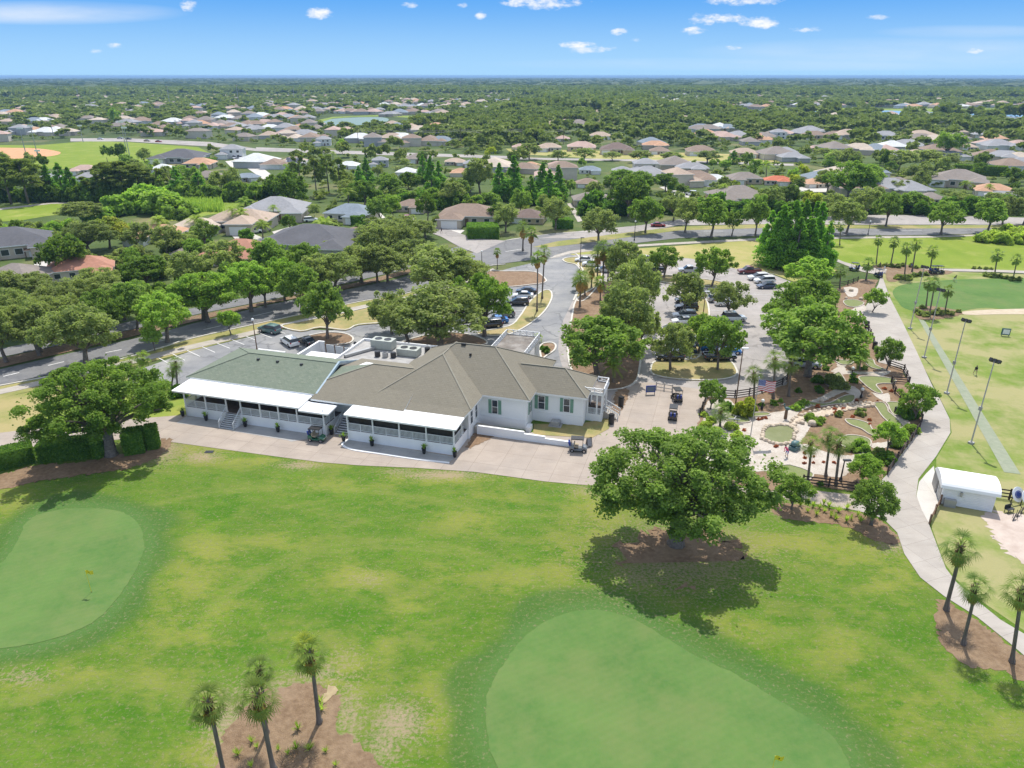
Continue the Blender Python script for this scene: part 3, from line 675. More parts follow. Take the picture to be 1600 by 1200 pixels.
# clubhouse concrete
PLAZA = [(-80,689),(0,676),(120,663),(215,654),(290,648),(360,630),(560,632),(720,650),(780,668),(836,676),(880,680),(925,684),(950,670),(956,650),(955,618),(985,600),(1012,597),(1110,610),(1100,640),(1085,680),(1080,720),(1100,745),(1180,768),(1260,765),(1335,773),(1335,797),(1210,777),(1120,766),(1000,762),(905,757),(850,752),(800,745),(740,737),(650,731),(560,727),(500,722),(430,713),(350,702),(250,688),(232,683),(120,692),(0,704),(-80,716)]
sheet('plaza', PLAZA, .035, M['plaza'], 'sunlit concrete forecourt along the clubhouse')
sheet('pad', [(276,661),(292,650),(515,680),(455,690),(450,688),(367,674),(344,669)], .05, M['pad'], 'grey slab in front of the left porch')
sheet('pad', [(544,686),(712,714),(700,723),(650,717),(590,708),(550,702),(534,696)], .05, M['pad'], 'grey slab in front of the right porch')
tag(ribbon(catmull([P(*q) for q in [(545,687),(535,695),(550,703),(590,709),(650,718),(702,724)]], 5), .3, .0, .12).build('kerb', M['white_wall']), 'white painted kerb in front of the right porch', kind='structure')
sheet('lawn', [(834,662),(909,664),(915,660),(940,655),(953,648),(956,656),(951,670),(925,684),(833,679)], .07, M['turf_dry'], 'small dry lawn under the white clubhouse wall')
sheet('mulch_bed', [(726,699),(742,676),(772,681),(760,688),(748,694),(735,700)], .07, M['mulch_red'], 'mulch wedge beside the right porch', 0, .1)
sheet('mulch_bed', [(950,646),(957,640),(962,612),(975,605),(984,610),(980,625),(968,645),(958,660)], .075, M['mulch_red'], 'mulch bed beside the entrance steps', 0, .1)
sheet('grass', [(40,655),(120,622),(200,598),(262,600),(292,622),(290,648),(215,654),(120,663),(40,672)], .02, M['meadow'], 'green lawn left of the clubhouse')
sheet('grass', [(-80,645),(0,622),(150,590),(200,586),(200,598),(120,622),(40,655),(40,672),(-80,688)], .018, M['verge'], 'dry lawn between the road and the path')

# cart path
CP_L = [(1377,428),(1372,445),(1352,480),(1344.5,496.5),(1364,533),(1372.7,566),(1409.5,574.5),(1421,600),(1438.5,637.5),(1441,655),(1436,672),(1411,706),(1387,740.6),(1365,762),(1335,775),(1335,797),(1360,803),(1380,810),(1402,832),(1413,865),(1438,902),(1475,931),(1527,964),(1578,1005),(1640,1058)]
CP_R = [(1640,1022),(1600,990),(1563,968),(1527,938.7),(1494,909),(1478,888),(1452,820),(1431.6,775),(1435,748),(1462.5,713),(1485,676),(1484,655),(1470,626),(1456,601),(1433,550.7),(1412,507),(1390,464),(1378,430)]
sheet('cart_path', CP_L + CP_R, .045, M['cartpath'], 'wide grey cart path curving past the mini golf')
sheet('cart_path', [(1292,402),(1318,413),(1346,424),(1377,430),(1379,427),(1472,423.5),(1560,425),(1640,429),(1640,424.5),(1560,421.5),(1472,419.5),(1379,420),(1348,417.5),(1319,409),(1294,399)], .04, M['cartpath'], 'narrow cart path crossing in front of the palms')
sheet('slab', [(1459,728),(1447,740),(1436,753),(1432,775),(1440,796),(1451.5,818),(1468,787),(1463,752)], .06, M['pale_slab'], 'pale concrete apron at the shed door', 0)

# mulch beds on the course
sheet('mulch_bed', [(335,1215),(350,1150),(385,1105),(402,1083),(430,1077),(470,1066),(500,1070),(527,1080),(532,1110),(522,1135),(556,1160),(600,1200),(630,1250),(330,1250)], .02, M['mulch'], 'brown mulch bed under the near palms', 3, .16)
sheet('sand_patch', [(500,1094),(512,1071),(527,1076),(519,1088),(506,1100)], .04, M['sand_tan'], 'small patch of tan sand in the palm bed', 3, .1)
sheet('mulch_bed', [(962,862),(990,836),(1060,826),(1130,836),(1158,862),(1140,895),(1090,912),(1030,912),(985,895)], .02, M['mulch'], 'bare brown mulch under the big oak', 4, .55)
sheet('mulch_bed', [(-80,762),(0,742),(60,726),(130,722),(200,708),(245,697),(252,684),(268,689),(258,706),(215,728),(150,739),(60,752),(0,766),(-80,786)], .04, M['mulch'], 'mulch strip along the clipped hedges', 3, .2)
sheet('mulch_bed', [(1462,948),(1475,938),(1500,953),(1540,980),(1600,1025),(1660,1075),(1610,1068),(1560,1046),(1515,1042),(1478,1015),(1463,980)], .02, M['mulch'], 'mulch bed under the three leaning palms', 3, .14)
sheet('mulch_bed', [(1200,778),(1240,788),(1335,800),(1378,814),(1403,838),(1398,850),(1360,842),(1330,826),(1290,816),(1240,813),(1208,800)], .025, M['mulch_red'], 'mulch bed below the mini golf fence', 3, .15)
for pts, lab in (([(1392,412),(1440,420),(1485,423),(1480,428),(1420,432),(1400,440),(1385,436)], 'planted mulch under the near range palms'),
                 ([(1430,480),(1455,478),(1500,486),(1498,493),(1450,500),(1432,495)], 'mulch under the practice green palms')):
    sheet('mulch_bed', pts, .06, M['mulch'], lab, 3, .15)
sheet('mulch_bed', [(1366,414),(1400,412),(1430,416),(1430,421),(1400,420),(1366,419)], .03, M['mulch'], 'mulch row under the far range palms', 2, .15)
# ------------------------------------------------------------------ clubhouse (own axes: u along the front, v into the depth)
CO = P(709.7, 713.7); CA = R(-16.5)
def cw(u, v, z=0):
    return Vector((CO.x + u*math.cos(CA) - v*math.sin(CA), CO.y + u*math.sin(CA) + v*math.cos(CA), z))
club = empty('clubhouse', (CO.x, CO.y, 0), CA, 'long white golf clubhouse with brown and green hipped roofs and two white porches', 'clubhouse')

def roof(name, V, faces, mats, mi=None, th=.24, parent=None, fascia=None):
    """solid roof: given slopes, a fascia all round and a soffit"""
    V = [Vector(v) for v in V]; n = len(V); mi = mi or [0]*len(faces)
    ed = {}
    for f in faces:
        for a, b in zip(f, f[1:]+f[:1]): ed[(a, b)] = f
    VV = V + [v - Vector((0,0,th)) for v in V]; FF = [list(f) for f in faces]; mm = list(mi)
    for f in faces: FF.append([i+n for i in reversed(f)]); mm.append(len(mats)-1)
    for (a, b) in ed:
        if (b, a) not in ed: FF.append([b, a, a+n, b+n]); mm.append(len(mats)-1)
    return link(bpy.data.objects.new(name, raw_mesh(name, VV, FF, mats, mm)), parent)

def ridge_caps(name, segs, m, parent):
    b = MB()
    for a, c in segs:
        b.bar(Vector(a)+Vector((0,0,.03)), Vector(c)+Vector((0,0,.03)), .20, .07)
    return b.build(name, m, parent)

RB, RG, FA = M['roof_brown'], M['roof_green'], M['white']
cap_b = noisy('ridge_cap', (.255,.24,.19), (.215,.20,.16), 1.5); cap_g = noisy('ridge_cap_green', (.19,.22,.165), (.16,.185,.145), 1.5)
r = roof('roof', [(-43.5,4.2,4.3),(-21.7,3.9,4.3),(-21.7,17.2,4.25),(-43.5,17.0,4.3),(-36.8,10.6,6.45),(-21.7,10.6,6.45)],
     [[0,1,5,4],[2,3,4,5],[3,0,4]], [RG, FA], parent=club)
ridge_caps('ridge_cap', [((-43.5,4.2,4.3),(-36.8,10.6,6.45)),((-43.5,17,4.3),(-36.8,10.6,6.45)),((-36.8,10.6,6.45),(-21.9,10.6,6.45))], cap_g, r)
vb = MB()
for u_ in (-34.5,-31.2,-27.2): MB().box(u_-.2,u_+.2,9.2,9.5,5.9,6.25).build('roof_vent', M['black'], r)
barge = plain('barge_blue', (.33,.42,.48), .5)
MB().bar((-21.62,3.75,4.42),(-21.62,10.6,6.62),.28,.34).bar((-21.62,10.6,6.62),(-21.62,17.2,4.4),.28,.34).build('barge_board', barge, r)
r = roof('roof', [(-21.9,2.6,4.2),(-8,2.6,4.2),(-8,10.8,6.9),(-16.2,10.8,6.9),(-21.5,6.6,5.516),(-21.5,10.8,5.9),(-21.5,17,4.85),(-8,17,4.85)],
     [[0,1,2,3,4],[4,3,5],[3,2,7,6,5]], [RB, RG, FA], [0,1,0], parent=club)
ridge_caps('ridge_cap', [((-21.5,6.6,5.52),(-16.2,10.8,6.9)),((-16.2,10.8,6.9),(-10,10.8,6.9))], cap_b, r)
r = roof('roof', [(-13.8,4.6,4.7),(.8,4.6,4.7),(-6.5,13.4,8.5),(-6.5,19,8.5),(.8,19,4.7),(-13.8,19,4.7),(-13.9,2.9,4.13),(.25,2.9,4.13)],
     [[0,1,2],[1,4,3,2],[5,0,2,3],[6,7,1,0]], [RB, FA], parent=club)
ridge_caps('ridge_cap', [((-13.8,4.6,4.7),(-6.5,13.4,8.5)),((.8,4.6,4.7),(-6.5,13.4,8.5)),((-6.5,13.4,8.5),(-6.5,16.4,8.5))], cap_b, r)
r = roof('roof', [(-13,9.3,4.8),(7.5,9.3,4.8),(7.5,24.7,4.8),(-13,24.7,4.8),(-5.8,17,9.05),(.2,17,9.05)],
     [[0,1,5,4],[1,2,5],[2,3,4,5],[3,0,4]], [RB, FA], parent=club)
ridge_caps('ridge_cap', [((7.5,9.3,4.8),(.2,17,9.05)),((7.5,24.7,4.8),(.2,17,9.05)),((-5.8,17,9.05),(.2,17,9.05)),((-5.8,17,9.05),(-6.6,16.1,8.55)),((-13,24.7,4.8),(-5.8,17,9.05))], cap_b, r)
MB().box(-3.1,-2.8,15.0,15.25,7.9,8.35).build('roof_vent', M['black'], r); MB().box(-4.9,-4.2,16.6,16.8,8.8,9.2).build('roof_vent', M['black'], r)
r = roof('roof', [(1,12.6,4.62),(14.7,12.6,4.62),(14.7,20.6,4.62),(1,20.6,4.62),(3,16.6,7.05),(10.7,16.6,7.05)],
     [[0,1,5,4],[1,2,5],[2,3,4,5],[3,0,4]], [RB, FA], parent=club)
ridge_caps('ridge_cap', [((14.7,12.6,4.62),(10.7,16.6,7.05)),((14.7,20.6,4.62),(10.7,16.6,7.05)),((4.2,16.6,7.05),(10.7,16.6,7.05))], cap_b, r)

WW = M['white_wall']
for bx in ((-42.9,-22.02,5,16.4,4.15),(-21.98,-12.5,5.05,16.2,4.3),(-13.1,.2,5.1,12,4.5),(-12.3,6.9,9.9,24.1,4.6),(6.2,14.1,13.2,20,4.42)):
    MB().box(bx[0],bx[1],bx[2],bx[3],-.02,bx[4]).build('wall', WW, club)
MB().box(.2,.24,5.2,9.87,1.42,1.5).box(.3,6.94,9.86,9.9,1.42,1.5).box(6.94,14.14,13.16,13.2,1.42,1.5).build('wall_trim', M['white'], club)

def window(u, v, z0, z1, w, side='front', shutters=True):
    """side 'front' faces -v, 'right' faces +u"""
    def bx(b, a0, a1, d0, d1, h0, h1):
        if side == 'front': b.box(u+a0, u+a1, v-d1, v-d0, h0, h1)
        else: b.box(u+d0, u+d1, v+a0, v+a1, h0, h1)
        return b
    f = MB()
    for a0, a1, h0, h1 in ((-w/2-.08,-w/2,z0-.08,z1+.08),(w/2,w/2+.08,z0-.08,z1+.08),(-w/2,w/2,z0-.08,z0),(-w/2,w/2,z1,z1+.08),(-w/2,w/2,(z0+z1)/2-.03,(z0+z1)/2+.03)):
        bx(f, a0, a1, 0, .07, h0, h1)
    wo = f.build('window', M['white'], club)
    bx(MB(), -w/2, w/2, .005, .03, z0, z1).build('pane', M['glass'], wo)
    if shutters:
        for s in (-1, 1):
            c = s*(w/2+.33); b = MB(); bx(b, c-.22, c+.22, 0, .06, z0-.05, z1+.05)
            for k in range(9): bx(b, c-.17, c+.17, .06, .085, z0+.05+k*(z1-z0)/9, z0+.05+k*(z1-z0)/9+.1)
            b.build('shutter', M['shutter'], wo)
window(2.35,9.9,1.95,3.95,.75); window(8.15,13.2,1.95,3.9,.85); window(11.75,13.2,1.95,3.9,.8)
window(.2,6.2,1.9,3.9,.8,'right',False); window(.2,8.1,1.9,3.9,.8,'right',False); window(6.9,11.6,1.95,3.9,.5,'right',True)
window(-37.5,5,1.9,3.4,1.2,'front',False); window(-25.3,5,1.9,3.4,1.2,'front',False)
d = MB().box(-30.9,-29.1,4.93,5,1.5,3.7).build('door', M['white'], club)
MB().box(-30.8,-30.05,4.9,4.93,2.3,3.5).box(-29.95,-29.2,4.9,4.93,2.3,3.5).build('pane', M['glass'], d)
MB().box(-30.1,-30.06,4.85,4.93,2.4,2.6).build('handle', M['steel'], d)

brown_deck = noisy('deck_board', (.13,.10,.085), (.09,.07,.06), 2)
def deck(u0, u1, v0, v1, z):
    o_ = MB().box(u0,u1,v0,v1,-.01,z).build('deck_base', WW, club)
    MB().box(u0+.05,u1-.05,v0+.05,v1-.02,z,z+.03).build('deck_floor', brown_deck, club); return o_
deck(-41.2,-18.7,.4,5.0,1.5); deck(-15.3,-.02,.28,5.08,1.5)
def post(u, v, z0, z1, w=.16):
    MB().box(u-w/2,u+w/2,v-w/2,v+w/2,z0,z1).box(u-w*.75,u+w*.75,v-w*.75,v+w*.75,z0,z0+.18).build('post', M['white'], club)
def railing(a, b, z, h=1.05, sp=.17):
    """a, b are (u, v): rails and balusters of one bay"""
    a, b = Vector((a[0],a[1],z)), Vector((b[0],b[1],z)); L_ = (b-a).length; m = MB(); up = Vector((0,0,1))
    m.bar(a+up*h, b+up*h, .09, .08); m.bar(a+up*.12, b+up*.12, .07, .07)
    k = max(2, int(L_/sp))
    for i_ in range(1, k):
        p = a.lerp(b, i_/k); m.bar(p+up*.12, p+up*h, .085, .03)
    m.bar(a.lerp(b,.5)+up*.0, a.lerp(b,.5)+up*h, .11, .11)
    return m.build('railing', M['rail_white'], club)
pu = [-41.1,-37.6,-34.15,-31.8,-28.7,-25.8,-22.9,-18.85]
for u_ in pu: post(u_, .5, 1.5, 3.9)
for a, b in zip(pu, pu[1:]):
    if a != -34.15: railing((a,.5),(b,.5),1.5)
railing((-41.1,.5),(-41.1,4.9),1.5); railing((-18.85,.5),(-18.85,3.2),1.5); post(-18.85,3.2,1.5,3.7)
pr = [-15.2,-11.5,-7.7,-3.9,-.12]
for u_ in pr: post(u_, .38, 1.5, 3.95)
for a, b in zip(pr, pr[1:]): railing((a,.38),(b,.38),1.5)
railing((-.12,.38),(-.12,4.0),1.5); post(-.12,3.2,1.5,4.1); railing((-15.2,.38),(-15.2,2.4),1.5)
s_ = MB()
for a, b in zip(pr, pr[1:]): s_.box(a+.08,b-.08,.62,.66,1.55,3.85)
s_.box(-.36,-.32,.7,4.0,1.55,3.95); s_.box(-14.95,-14.9,.7,2.6,1.55,3.9)
s_.build('porch_screen', M['dark_screen'], club)
MB().box(-22.8,-18.95,.72,.76,1.55,3.6).box(-19.1,-19.06,.8,3.1,1.55,3.5).build('porch_screen', M['dark_screen'], club)
MB().box(-41.0,-31.0,4.88,4.94,1.55,2.5).box(-29.0,-22.1,4.88,4.94,1.55,2.7).build('wainscot', M['dark_screen'], club)
def awning(u0, u1, v0, v1, z0, z1):
    m = MB(); V = [(u0,v0,z0),(u1,v0,z0),(u1,v1,z1),(u0,v1,z1)]
    m.add([Vector(q)+Vector((0,0,d_)) for d_ in (-.14,0) for q in V], [(3,2,1,0),(4,5,6,7),(0,1,5,4),(1,2,6,5),(2,3,7,6),(3,0,4,7)])
    a = m.build('awning', M['awning'], club)
    MB().bar((u0,v0-.06,z0-.12),(u1,v0-.06,z0-.12),.12,.22).bar((u1+.05,v0,z0-.13),(u1+.05,v1,z1-.13),.1,.2).bar((u0-.05,v0,z0-.13),(u0-.05,v1,z1-.13),.1,.2).build('gutter', M['white'], a)
    sb = MB(); n_ = int((u1-u0)/1.2)
    for k in range(1, n_):
        u_ = u0+(u1-u0)*k/n_; sb.bar((u_,v0,z0+.012),(u_,v1,z1+.012),.05,.03)
    sb.build('seam', M['awning'], a)
awning(-42.7,-22.45,.2,4.25,3.92,4.12); awning(-22.3,-17.9,.1,2.55,3.62,3.8); awning(-15.35,.3,0,3.1,3.98,4.2)
def steps(name, u0, u1, v0, v1, z, n, run='v', extra=True):
    m = MB(); t = MB()
    for k in range(n):
        z1 = z*(k+1)/n; a = v0+(v1-v0)*k/n
        b = v1
        if run == 'v':
            m.box(u0,u1,a,b-.001*k,-.0,z1-.03) if k == n-1 else m.box(u0,u1,a,v0+(v1-v0)*(k+1)/n,0,z1-.03)
            t.box(u0,u1,a-.03,v0+(v1-v0)*(k+1)/n,z1-.03,z1)
    st = m.build(name, M['white_wall'], club); t.build('tread', M['tread'], st)
    if extra:
        for u_ in (u0-.05, u1+.05):
            q = MB(); q.bar((u_,v0-.1,1.0),(u_,v1,z+1.0),.08,.08); q.bar((u_,v0-.1,.25),(u_,v1,z+.2),.06,.06); q.bar((u_,v0-.1,0),(u_,v0-.1,1.05),.1,.1)
            for k in range(1, 9):
                f_ = k/9; y_ = v0-.1+(v1-v0+.1)*f_; q.bar((u_,y_,.25+z*f_),(u_,y_,1.0+z*f_),.05,.05)
            q.build('stair_rail', M['rail_white'], club)
steps('stairs', -34.1, -31.9, -1.5, .4, 1.5, 8)
steps('stairs', -17.8, -15.75, 1.4, 4.2, 1.5, 8)
MB().box(-18.65,-15.35,4.2,5.04,0,1.5).build('landing', WW, club)

# walled ramp down to the forecourt
for u0, u1, h in ((.75,7.4,1.3),(7.4,10.3,1.0),(10.3,13.7,.72)):
    MB().box(u0,u1,6.75,7.0,-.01,h).box(u0,u1,6.72,7.03,h,h+.05).build('ramp_wall', WW, club)
MB().add([(.3,7.0,0),(13.6,7.0,0),(13.6,8.4,0),(.3,8.4,0),(.3,7.0,1.0),(13.6,7.0,.05),(13.6,8.4,.05),(.3,8.4,1.0)], [(3,2,1,0),(4,5,6,7),(0,1,5,4),(1,2,6,5),(2,3,7,6),(3,0,4,7)]).build('ramp', M['walk'], club)
MB().box(6.95,7.6,9.2,10.5,0,.8).build('wall_block', WW, club)

def xrail(a, b, z, h=.85):
    a, b = Vector(a), Vector(b); n_ = max(1, round((b-a).length/1.1)); m = MB(); up = Vector((0,0,1))
    a = a + up*z; b = b + up*z
    m.bar(a+up*h, b+up*h, .12, .1); m.bar(a+up*.1, b+up*.1, .1, .1)
    for k in range(n_+1):
        p = a.lerp(b, k/n_); m.bar(p, p+up*(h+.12), .13, .13)
        if k < n_:
            q = a.lerp(b, (k+1)/n_); m.bar(p+up*.12, q+up*(h-.04), .07, .06); m.bar(q+up*.12, p+up*(h-.04), .07, .05)
    return m.build('roof_railing', M['white'], club)
# porch canopy over the drive
MB().box(-3.7,2.3,25.5,35.4,4.15,4.45).build('canopy', M['white'], club)
MB().box(-3.55,2.15,25.6,35.25,4.45,4.5).build('canopy_roof', M['roof_dark_flat'], club)
xrail((-3.6,25.6,0),(-3.6,35.3,0),4.45); xrail((-3.6,35.3,0),(2.2,35.3,0),4.45); xrail((2.2,25.6,0),(2.2,35.3,0),4.45)
for u_, v_ in ((-3.4,35.1),(-2.9,35.1),(1.5,35.1),(2.0,35.1),(2.0,34.4),(2.0,27.0),(-3.4,27.0)): post(u_, v_, 0, 4.15, .26)
# side entrance porch
deck(14.12,16.4,15.3,19.4,1.15)
MB().box(14.0,16.6,15.1,19.6,4.1,4.38).build('porch_roof', M['white'], club)
MB().box(14.1,16.5,15.2,19.5,4.38,4.42).build('porch_roof_top', M['roof_dark_flat'], club)
xrail((13.9,15.2,0),(16.5,15.2,0),4.38,.7); xrail((16.5,15.2,0),(16.5,19.5,0),4.38,.7); xrail((15.0,19.5,0),(16.5,19.5,0),4.38,.7)
for u_, v_ in ((15.6,15.4),(16.3,15.4),(16.3,16.4),(16.3,18.6),(16.3,19.3),(14.3,15.4)): post(u_, v_, 1.15, 4.1, .2)
railing((14.25,15.4),(16.3,15.4),1.15,.85); railing((16.3,15.4),(16.3,16.4),1.15,.85)
MB().box(14.1,14.16,16.5,18.5,1.2,3.4).build('door', M['glass'], club)
q = MB()
for k in range(7): q.box(16.4+k*.3,16.7+k*.3,16.5,18.5,0,1.15-k*.164)
st = q.build('stairs', M['walk'], club)
for v_ in (16.45, 18.55):
    q = MB().bar((16.4,v_,2.05),(18.5,v_,.95),.09,.09).bar((16.4,v_,1.4),(18.5,v_,.3),.07,.07).bar((18.5,v_,0),(18.5,v_,1.0),.11,.11)
    for k in range(1, 8): q.bar((16.4+k*.26,v_,1.4-k*.137),(16.4+k*.26,v_,2.05-k*.137),.05,.05)
    q.build('stair_rail', M['rail_white'], club)
# low flat roofed kitchen wing behind
MB().box(-26,-12.6,16.45,26.5,-.01,4.0).build('wall', WW, club)
MB().box(-25.8,-12.8,16.6,26.3,4.0,4.06).build('flat_roof', noisy('flat_roof_grey', (.40,.39,.37), (.28,.27,.26), .8), club)
q = MB().box(-26.1,-25.85,16.4,26.6,4.0,4.45).box(-25.85,-12.5,26.35,26.6,4.0,4.45).box(-12.75,-12.5,24.75,26.35,4.0,4.45); q.build('parapet', M['white'], club)

def ctag(o_, u, v, z=0, rz=0): o_.location = cw(u, v, z); o_.rotation_euler = (0, 0, CA+rz)
def ac_unit(u, v, L_, w, h, label):
    e = empty('rooftop_unit', cw(u, v, 4.06), CA, label, 'air conditioner', 'air conditioners on the flat kitchen roof')
    MB().box(-L_/2,L_/2,-w/2,w/2,.12,h).box(-L_/2+.1,L_/2-.1,-w/2+.1,w/2-.1,0,.12).build('cabinet', plain('ac_cabinet', (.40,.42,.37), .5), e, bevel=.03)
    q = MB()
    for k in (-1, 1): q.lathe([(w*.3,h),(w*.3,h+.06),(w*.24,h+.06),(w*.22,h+.02)], (k*L_*.22,0,0))
    q.build('fan_grille', M['black'], e)
    MB().box(-L_/2-.02,-L_/2,-w/2+.1,w/2-.1,.25,h-.15).build('intake', M['black'], e)
ac_unit(-21.2,24.0,3.7,2.0,1.6,'tall pale rooftop air conditioner at the back of the flat kitchen roof')
ac_unit(-16.0,22.4,3.5,2.0,1.2,'lower pale rooftop air conditioner nearer the brown roof')
for k, (u_, v_, nm) in enumerate([(-20.5,20.3,'leftmost'),(-19.2,20.4,'second'),(-17.9,20.6,'third'),(-13.6,24.2,'lone')]):
    e = empty('condenser', cw(u_, v_, 4.06), CA, ('small dark condenser on the flat roof, %s of the row of three' % nm) if k < 3 else 'small dark condenser alone in the far corner of the flat roof', 'condenser', 'condensers on the flat kitchen roof')
    MB().lathe([(.42,0),(.45,.1),(.45,.8),(.4,.85)], n=12).build('casing', M['metal_grey'] if k == 1 else M['black'], e)
    MB().lathe([(.34,.85),(.34,.9),(.1,.9)], n=12).build('fan_grille', M['black'], e)
e = empty('duct', cw(-23.6,20.5,4.06), CA, 'silver duct running across the flat kitchen roof', 'duct')
MB().bar((-1.6,-2.2,.3),(1.2,2.6,.3),.5,.4).build('duct_run', M['metal_grey'], e); MB().bar((-1.6,-2.2,0),(-1.6,-2.2,.2),.2).build('support', M['black'], e); MB().bar((1.2,2.6,0),(1.2,2.6,.2),.2).build('support', M['black'], e)
e = empty('yard_wall', cw(-35.7,22,0), CA, 'white plastered wall of the service yard, higher at the back', 'wall')
MB().box(-.15,.15,-4.6,6.2,-.01,2.35).box(.15,1.0,5.95,6.2,-.01,2.35).build('wall_face', WW, e)
MB().box(-.2,.2,-4.6,6.25,2.35,2.45).box(.2,1.05,5.9,6.25,2.35,2.45).build('coping', M['white'], e)
e = empty('yard_gate', cw(-34.5,28.1,0), CA+R(-8), 'white boarded service yard gate with brown posts', 'gate')
for k in range(3): MB().box(.1+k*1.95,1.9+k*1.95,-.05,.05,.15,1.95).build('gate_leaf', M['rail_white'], e)
for k in range(4): MB().box(-.08+k*1.95,.08+k*1.95,-.1,.1,0,2.1).build('gate_post', M['wood_brown'], e)
e = empty('yard_shelter', cw(-30.8,20.6,0), CA, 'white flat roofed shelter inside the service yard', 'shelter')
MB().box(-3.1,3.1,-2,2,2.5,2.7).build('roof', M['awning'], e)
for a, b in ((-2.9,-1.8),(2.9,-1.8),(2.9,1.8),(-2.9,1.8)): MB().box(a-.1,a+.1,b-.1,b+.1,0,2.5).build('post', M['white'], e)
e = empty('yard_pillar', cw(-28.4,27.5,0), CA, 'white square pillar with a lamp at the end of the yard gate', 'pillar')
MB().box(-.4,.4,-.4,.4,0,2.5).box(-.5,.5,-.5,.5,2.5,2.65).build('shaft', M['white'], e); MB().lathe([(.15,2.65),(.28,2.75),(.26,3.1),(.1,3.25)], n=10).build('lamp', M['black'], e)
e = empty('yard_wall', cw(-39.5,17.8,0), CA, 'low white screen wall standing behind the green roof', 'wall')
MB().box(-3.6,1.5,3.1,3.35,0,2.6).box(1.25,1.5,0,3.1,0,2.6).build('wall_face', WW, e); MB().box(-3.6,1.55,3.05,3.4,2.6,2.7).build('coping', M['white'], e)

# potted plants along the porches
pots = []
def pot_meshes():
    pm = MB().lathe([(.17,0),(.22,.12),(.30,.75),(.33,.8),(.29,.8),(.27,.72)], n=14).mesh('pot', [M['black']], True)
    V = []; Q = []; T = []; rr = random.Random(3)
    for k in range(26):
        a = rr.random()*6.28; el = rr.uniform(.5, 1.45); L_ = rr.uniform(.5, .95); d = Vector((math.cos(a)*math.cos(el), math.sin(a)*math.cos(el), math.sin(el)))
        s = d.cross(Vector((0,0,1))).normalized()*.06; p0 = Vector((0,0,.75)); p1 = p0+d*L_*.6; p2 = p0+d*L_+Vector((0,0,-.12))
        n = len(V); V += [p0-s*.4, p0+s*.4, p1+s, p1-s, p2+s*.1, p2-s*.1]; Q += [(n,n+1,n+2,n+3),(n+3,n+2,n+4,n+5)]; T += [rr.random()]*6
    lm_ = npmesh('plant', np.array([tuple(v) for v in V]), np.array(Q), [M['leaf_bright']], attrs={'tint': np.array(T)})
    return pm, lm_
PM, LM = pot_meshes()
for u_, v_, lab in ((-41.6,.1,'at the left corner of the left porch'),(-37.4,-.2,'between the left corner and the porch stairs'),(-30.9,-.3,'just right of the left porch stairs'),(-25.6,-.4,'against the middle of the left porch wall'),
                  (-18.2,1.0,'at the foot of the narrow middle stairs'),(-15.6,-.35,'at the left corner of the right porch'),(-11.4,-.4,'second along the right porch wall'),(-4.0,-.4,'third along the right porch wall'),(.15,-.15,'at the right corner of the right porch')):
    e = empty('potted_plant', cw(u_, v_, .06), rnd.random()*6, 'black urn with a spiky green plant '+lab, 'potted plant', 'black planters along the clubhouse porches')
    link(bpy.data.objects.new('pot', PM), e); link(bpy.data.objects.new('plant', LM), e)

# ------------------------------------------------------------------ mini golf
z7 = lambda L_: [(1050+x/2.909, 500+y/2.909) for x, y in L_]
z6 = lambda L_: [(1240+x/5, 540+y/5) for x, y in L_]
z5 = lambda L_: [(1100+x/7.5, 600+y/7.5) for x, y in L_]
MG = [(1085,690),(1094,648),(1106,620),(1148,622),(1180,617),(1228,601),(1232,580),(1240,565),(1262,558),(1280,540),(1300,490),(1306,452),(1345,436),(1373,437),(1350,480),(1343,497),(1363,533),(1371,566),(1408,575),(1420,600),(1437,638),(1440,655),(1435,672),(1410,706),(1386,740),(1364,762),(1336,768),(1254,757),(1210,766),(1180,764),(1100,742),(1082,715)]
sheet('mulch_bed', MG, .055, M['mulch_red'], 'red brown mulch ground of the mini golf', 0, .1)
for kz, (pts, lab) in enumerate((([(1106,626),(1140,624),(1152,636),(1200,645),(1245,636),(1290,616),(1325,600),(1348,618),(1338,622),(1320,612),(1290,626),(1255,640),(1245,650),(1262,652),(1266,668),(1250,692),(1262,694),(1290,706),(1330,712),(1345,706),(1350,714),(1322,742),(1300,745),(1262,738),(1210,735),(1150,738),(1100,730),(1090,690),(1100,650)], 'white gravel ground of the mini golf round the pond'),
                 (z6([(290,200),(345,165),(330,125),(410,150),(415,195),(640,205),(760,195),(700,238),(560,225),(420,222),(380,225)]), 'white gravel walk behind the mini golf'),
                 (z6([(405,315),(480,320),(540,390),(520,405),(480,380),(400,340)]), 'white gravel spur between two golf greens'),
                 (z6([(605,365),(690,380),(740,370),(755,435),(700,435)]), 'small white gravel patch below the forked green'),
                 (z6([(790,550),(850,550),(925,625),(870,660),(830,650)]), 'white gravel patch by the cart path fence'),
                 (z6([(600,765),(700,755),(840,735),(850,765),(760,790),(620,800)]), 'white gravel strip under the flowering shrub'),
                 ([(1318,449),(1340,450),(1338,462),(1325,463)], 'white gravel at the far end of the mini golf'), ([(1330,484),(1350,476),(1354,486),(1338,494)], 'white gravel by the far red bed'))):
    sheet('gravel', pts, .078+.004*kz, M['gravel'], lab, 2, .05)
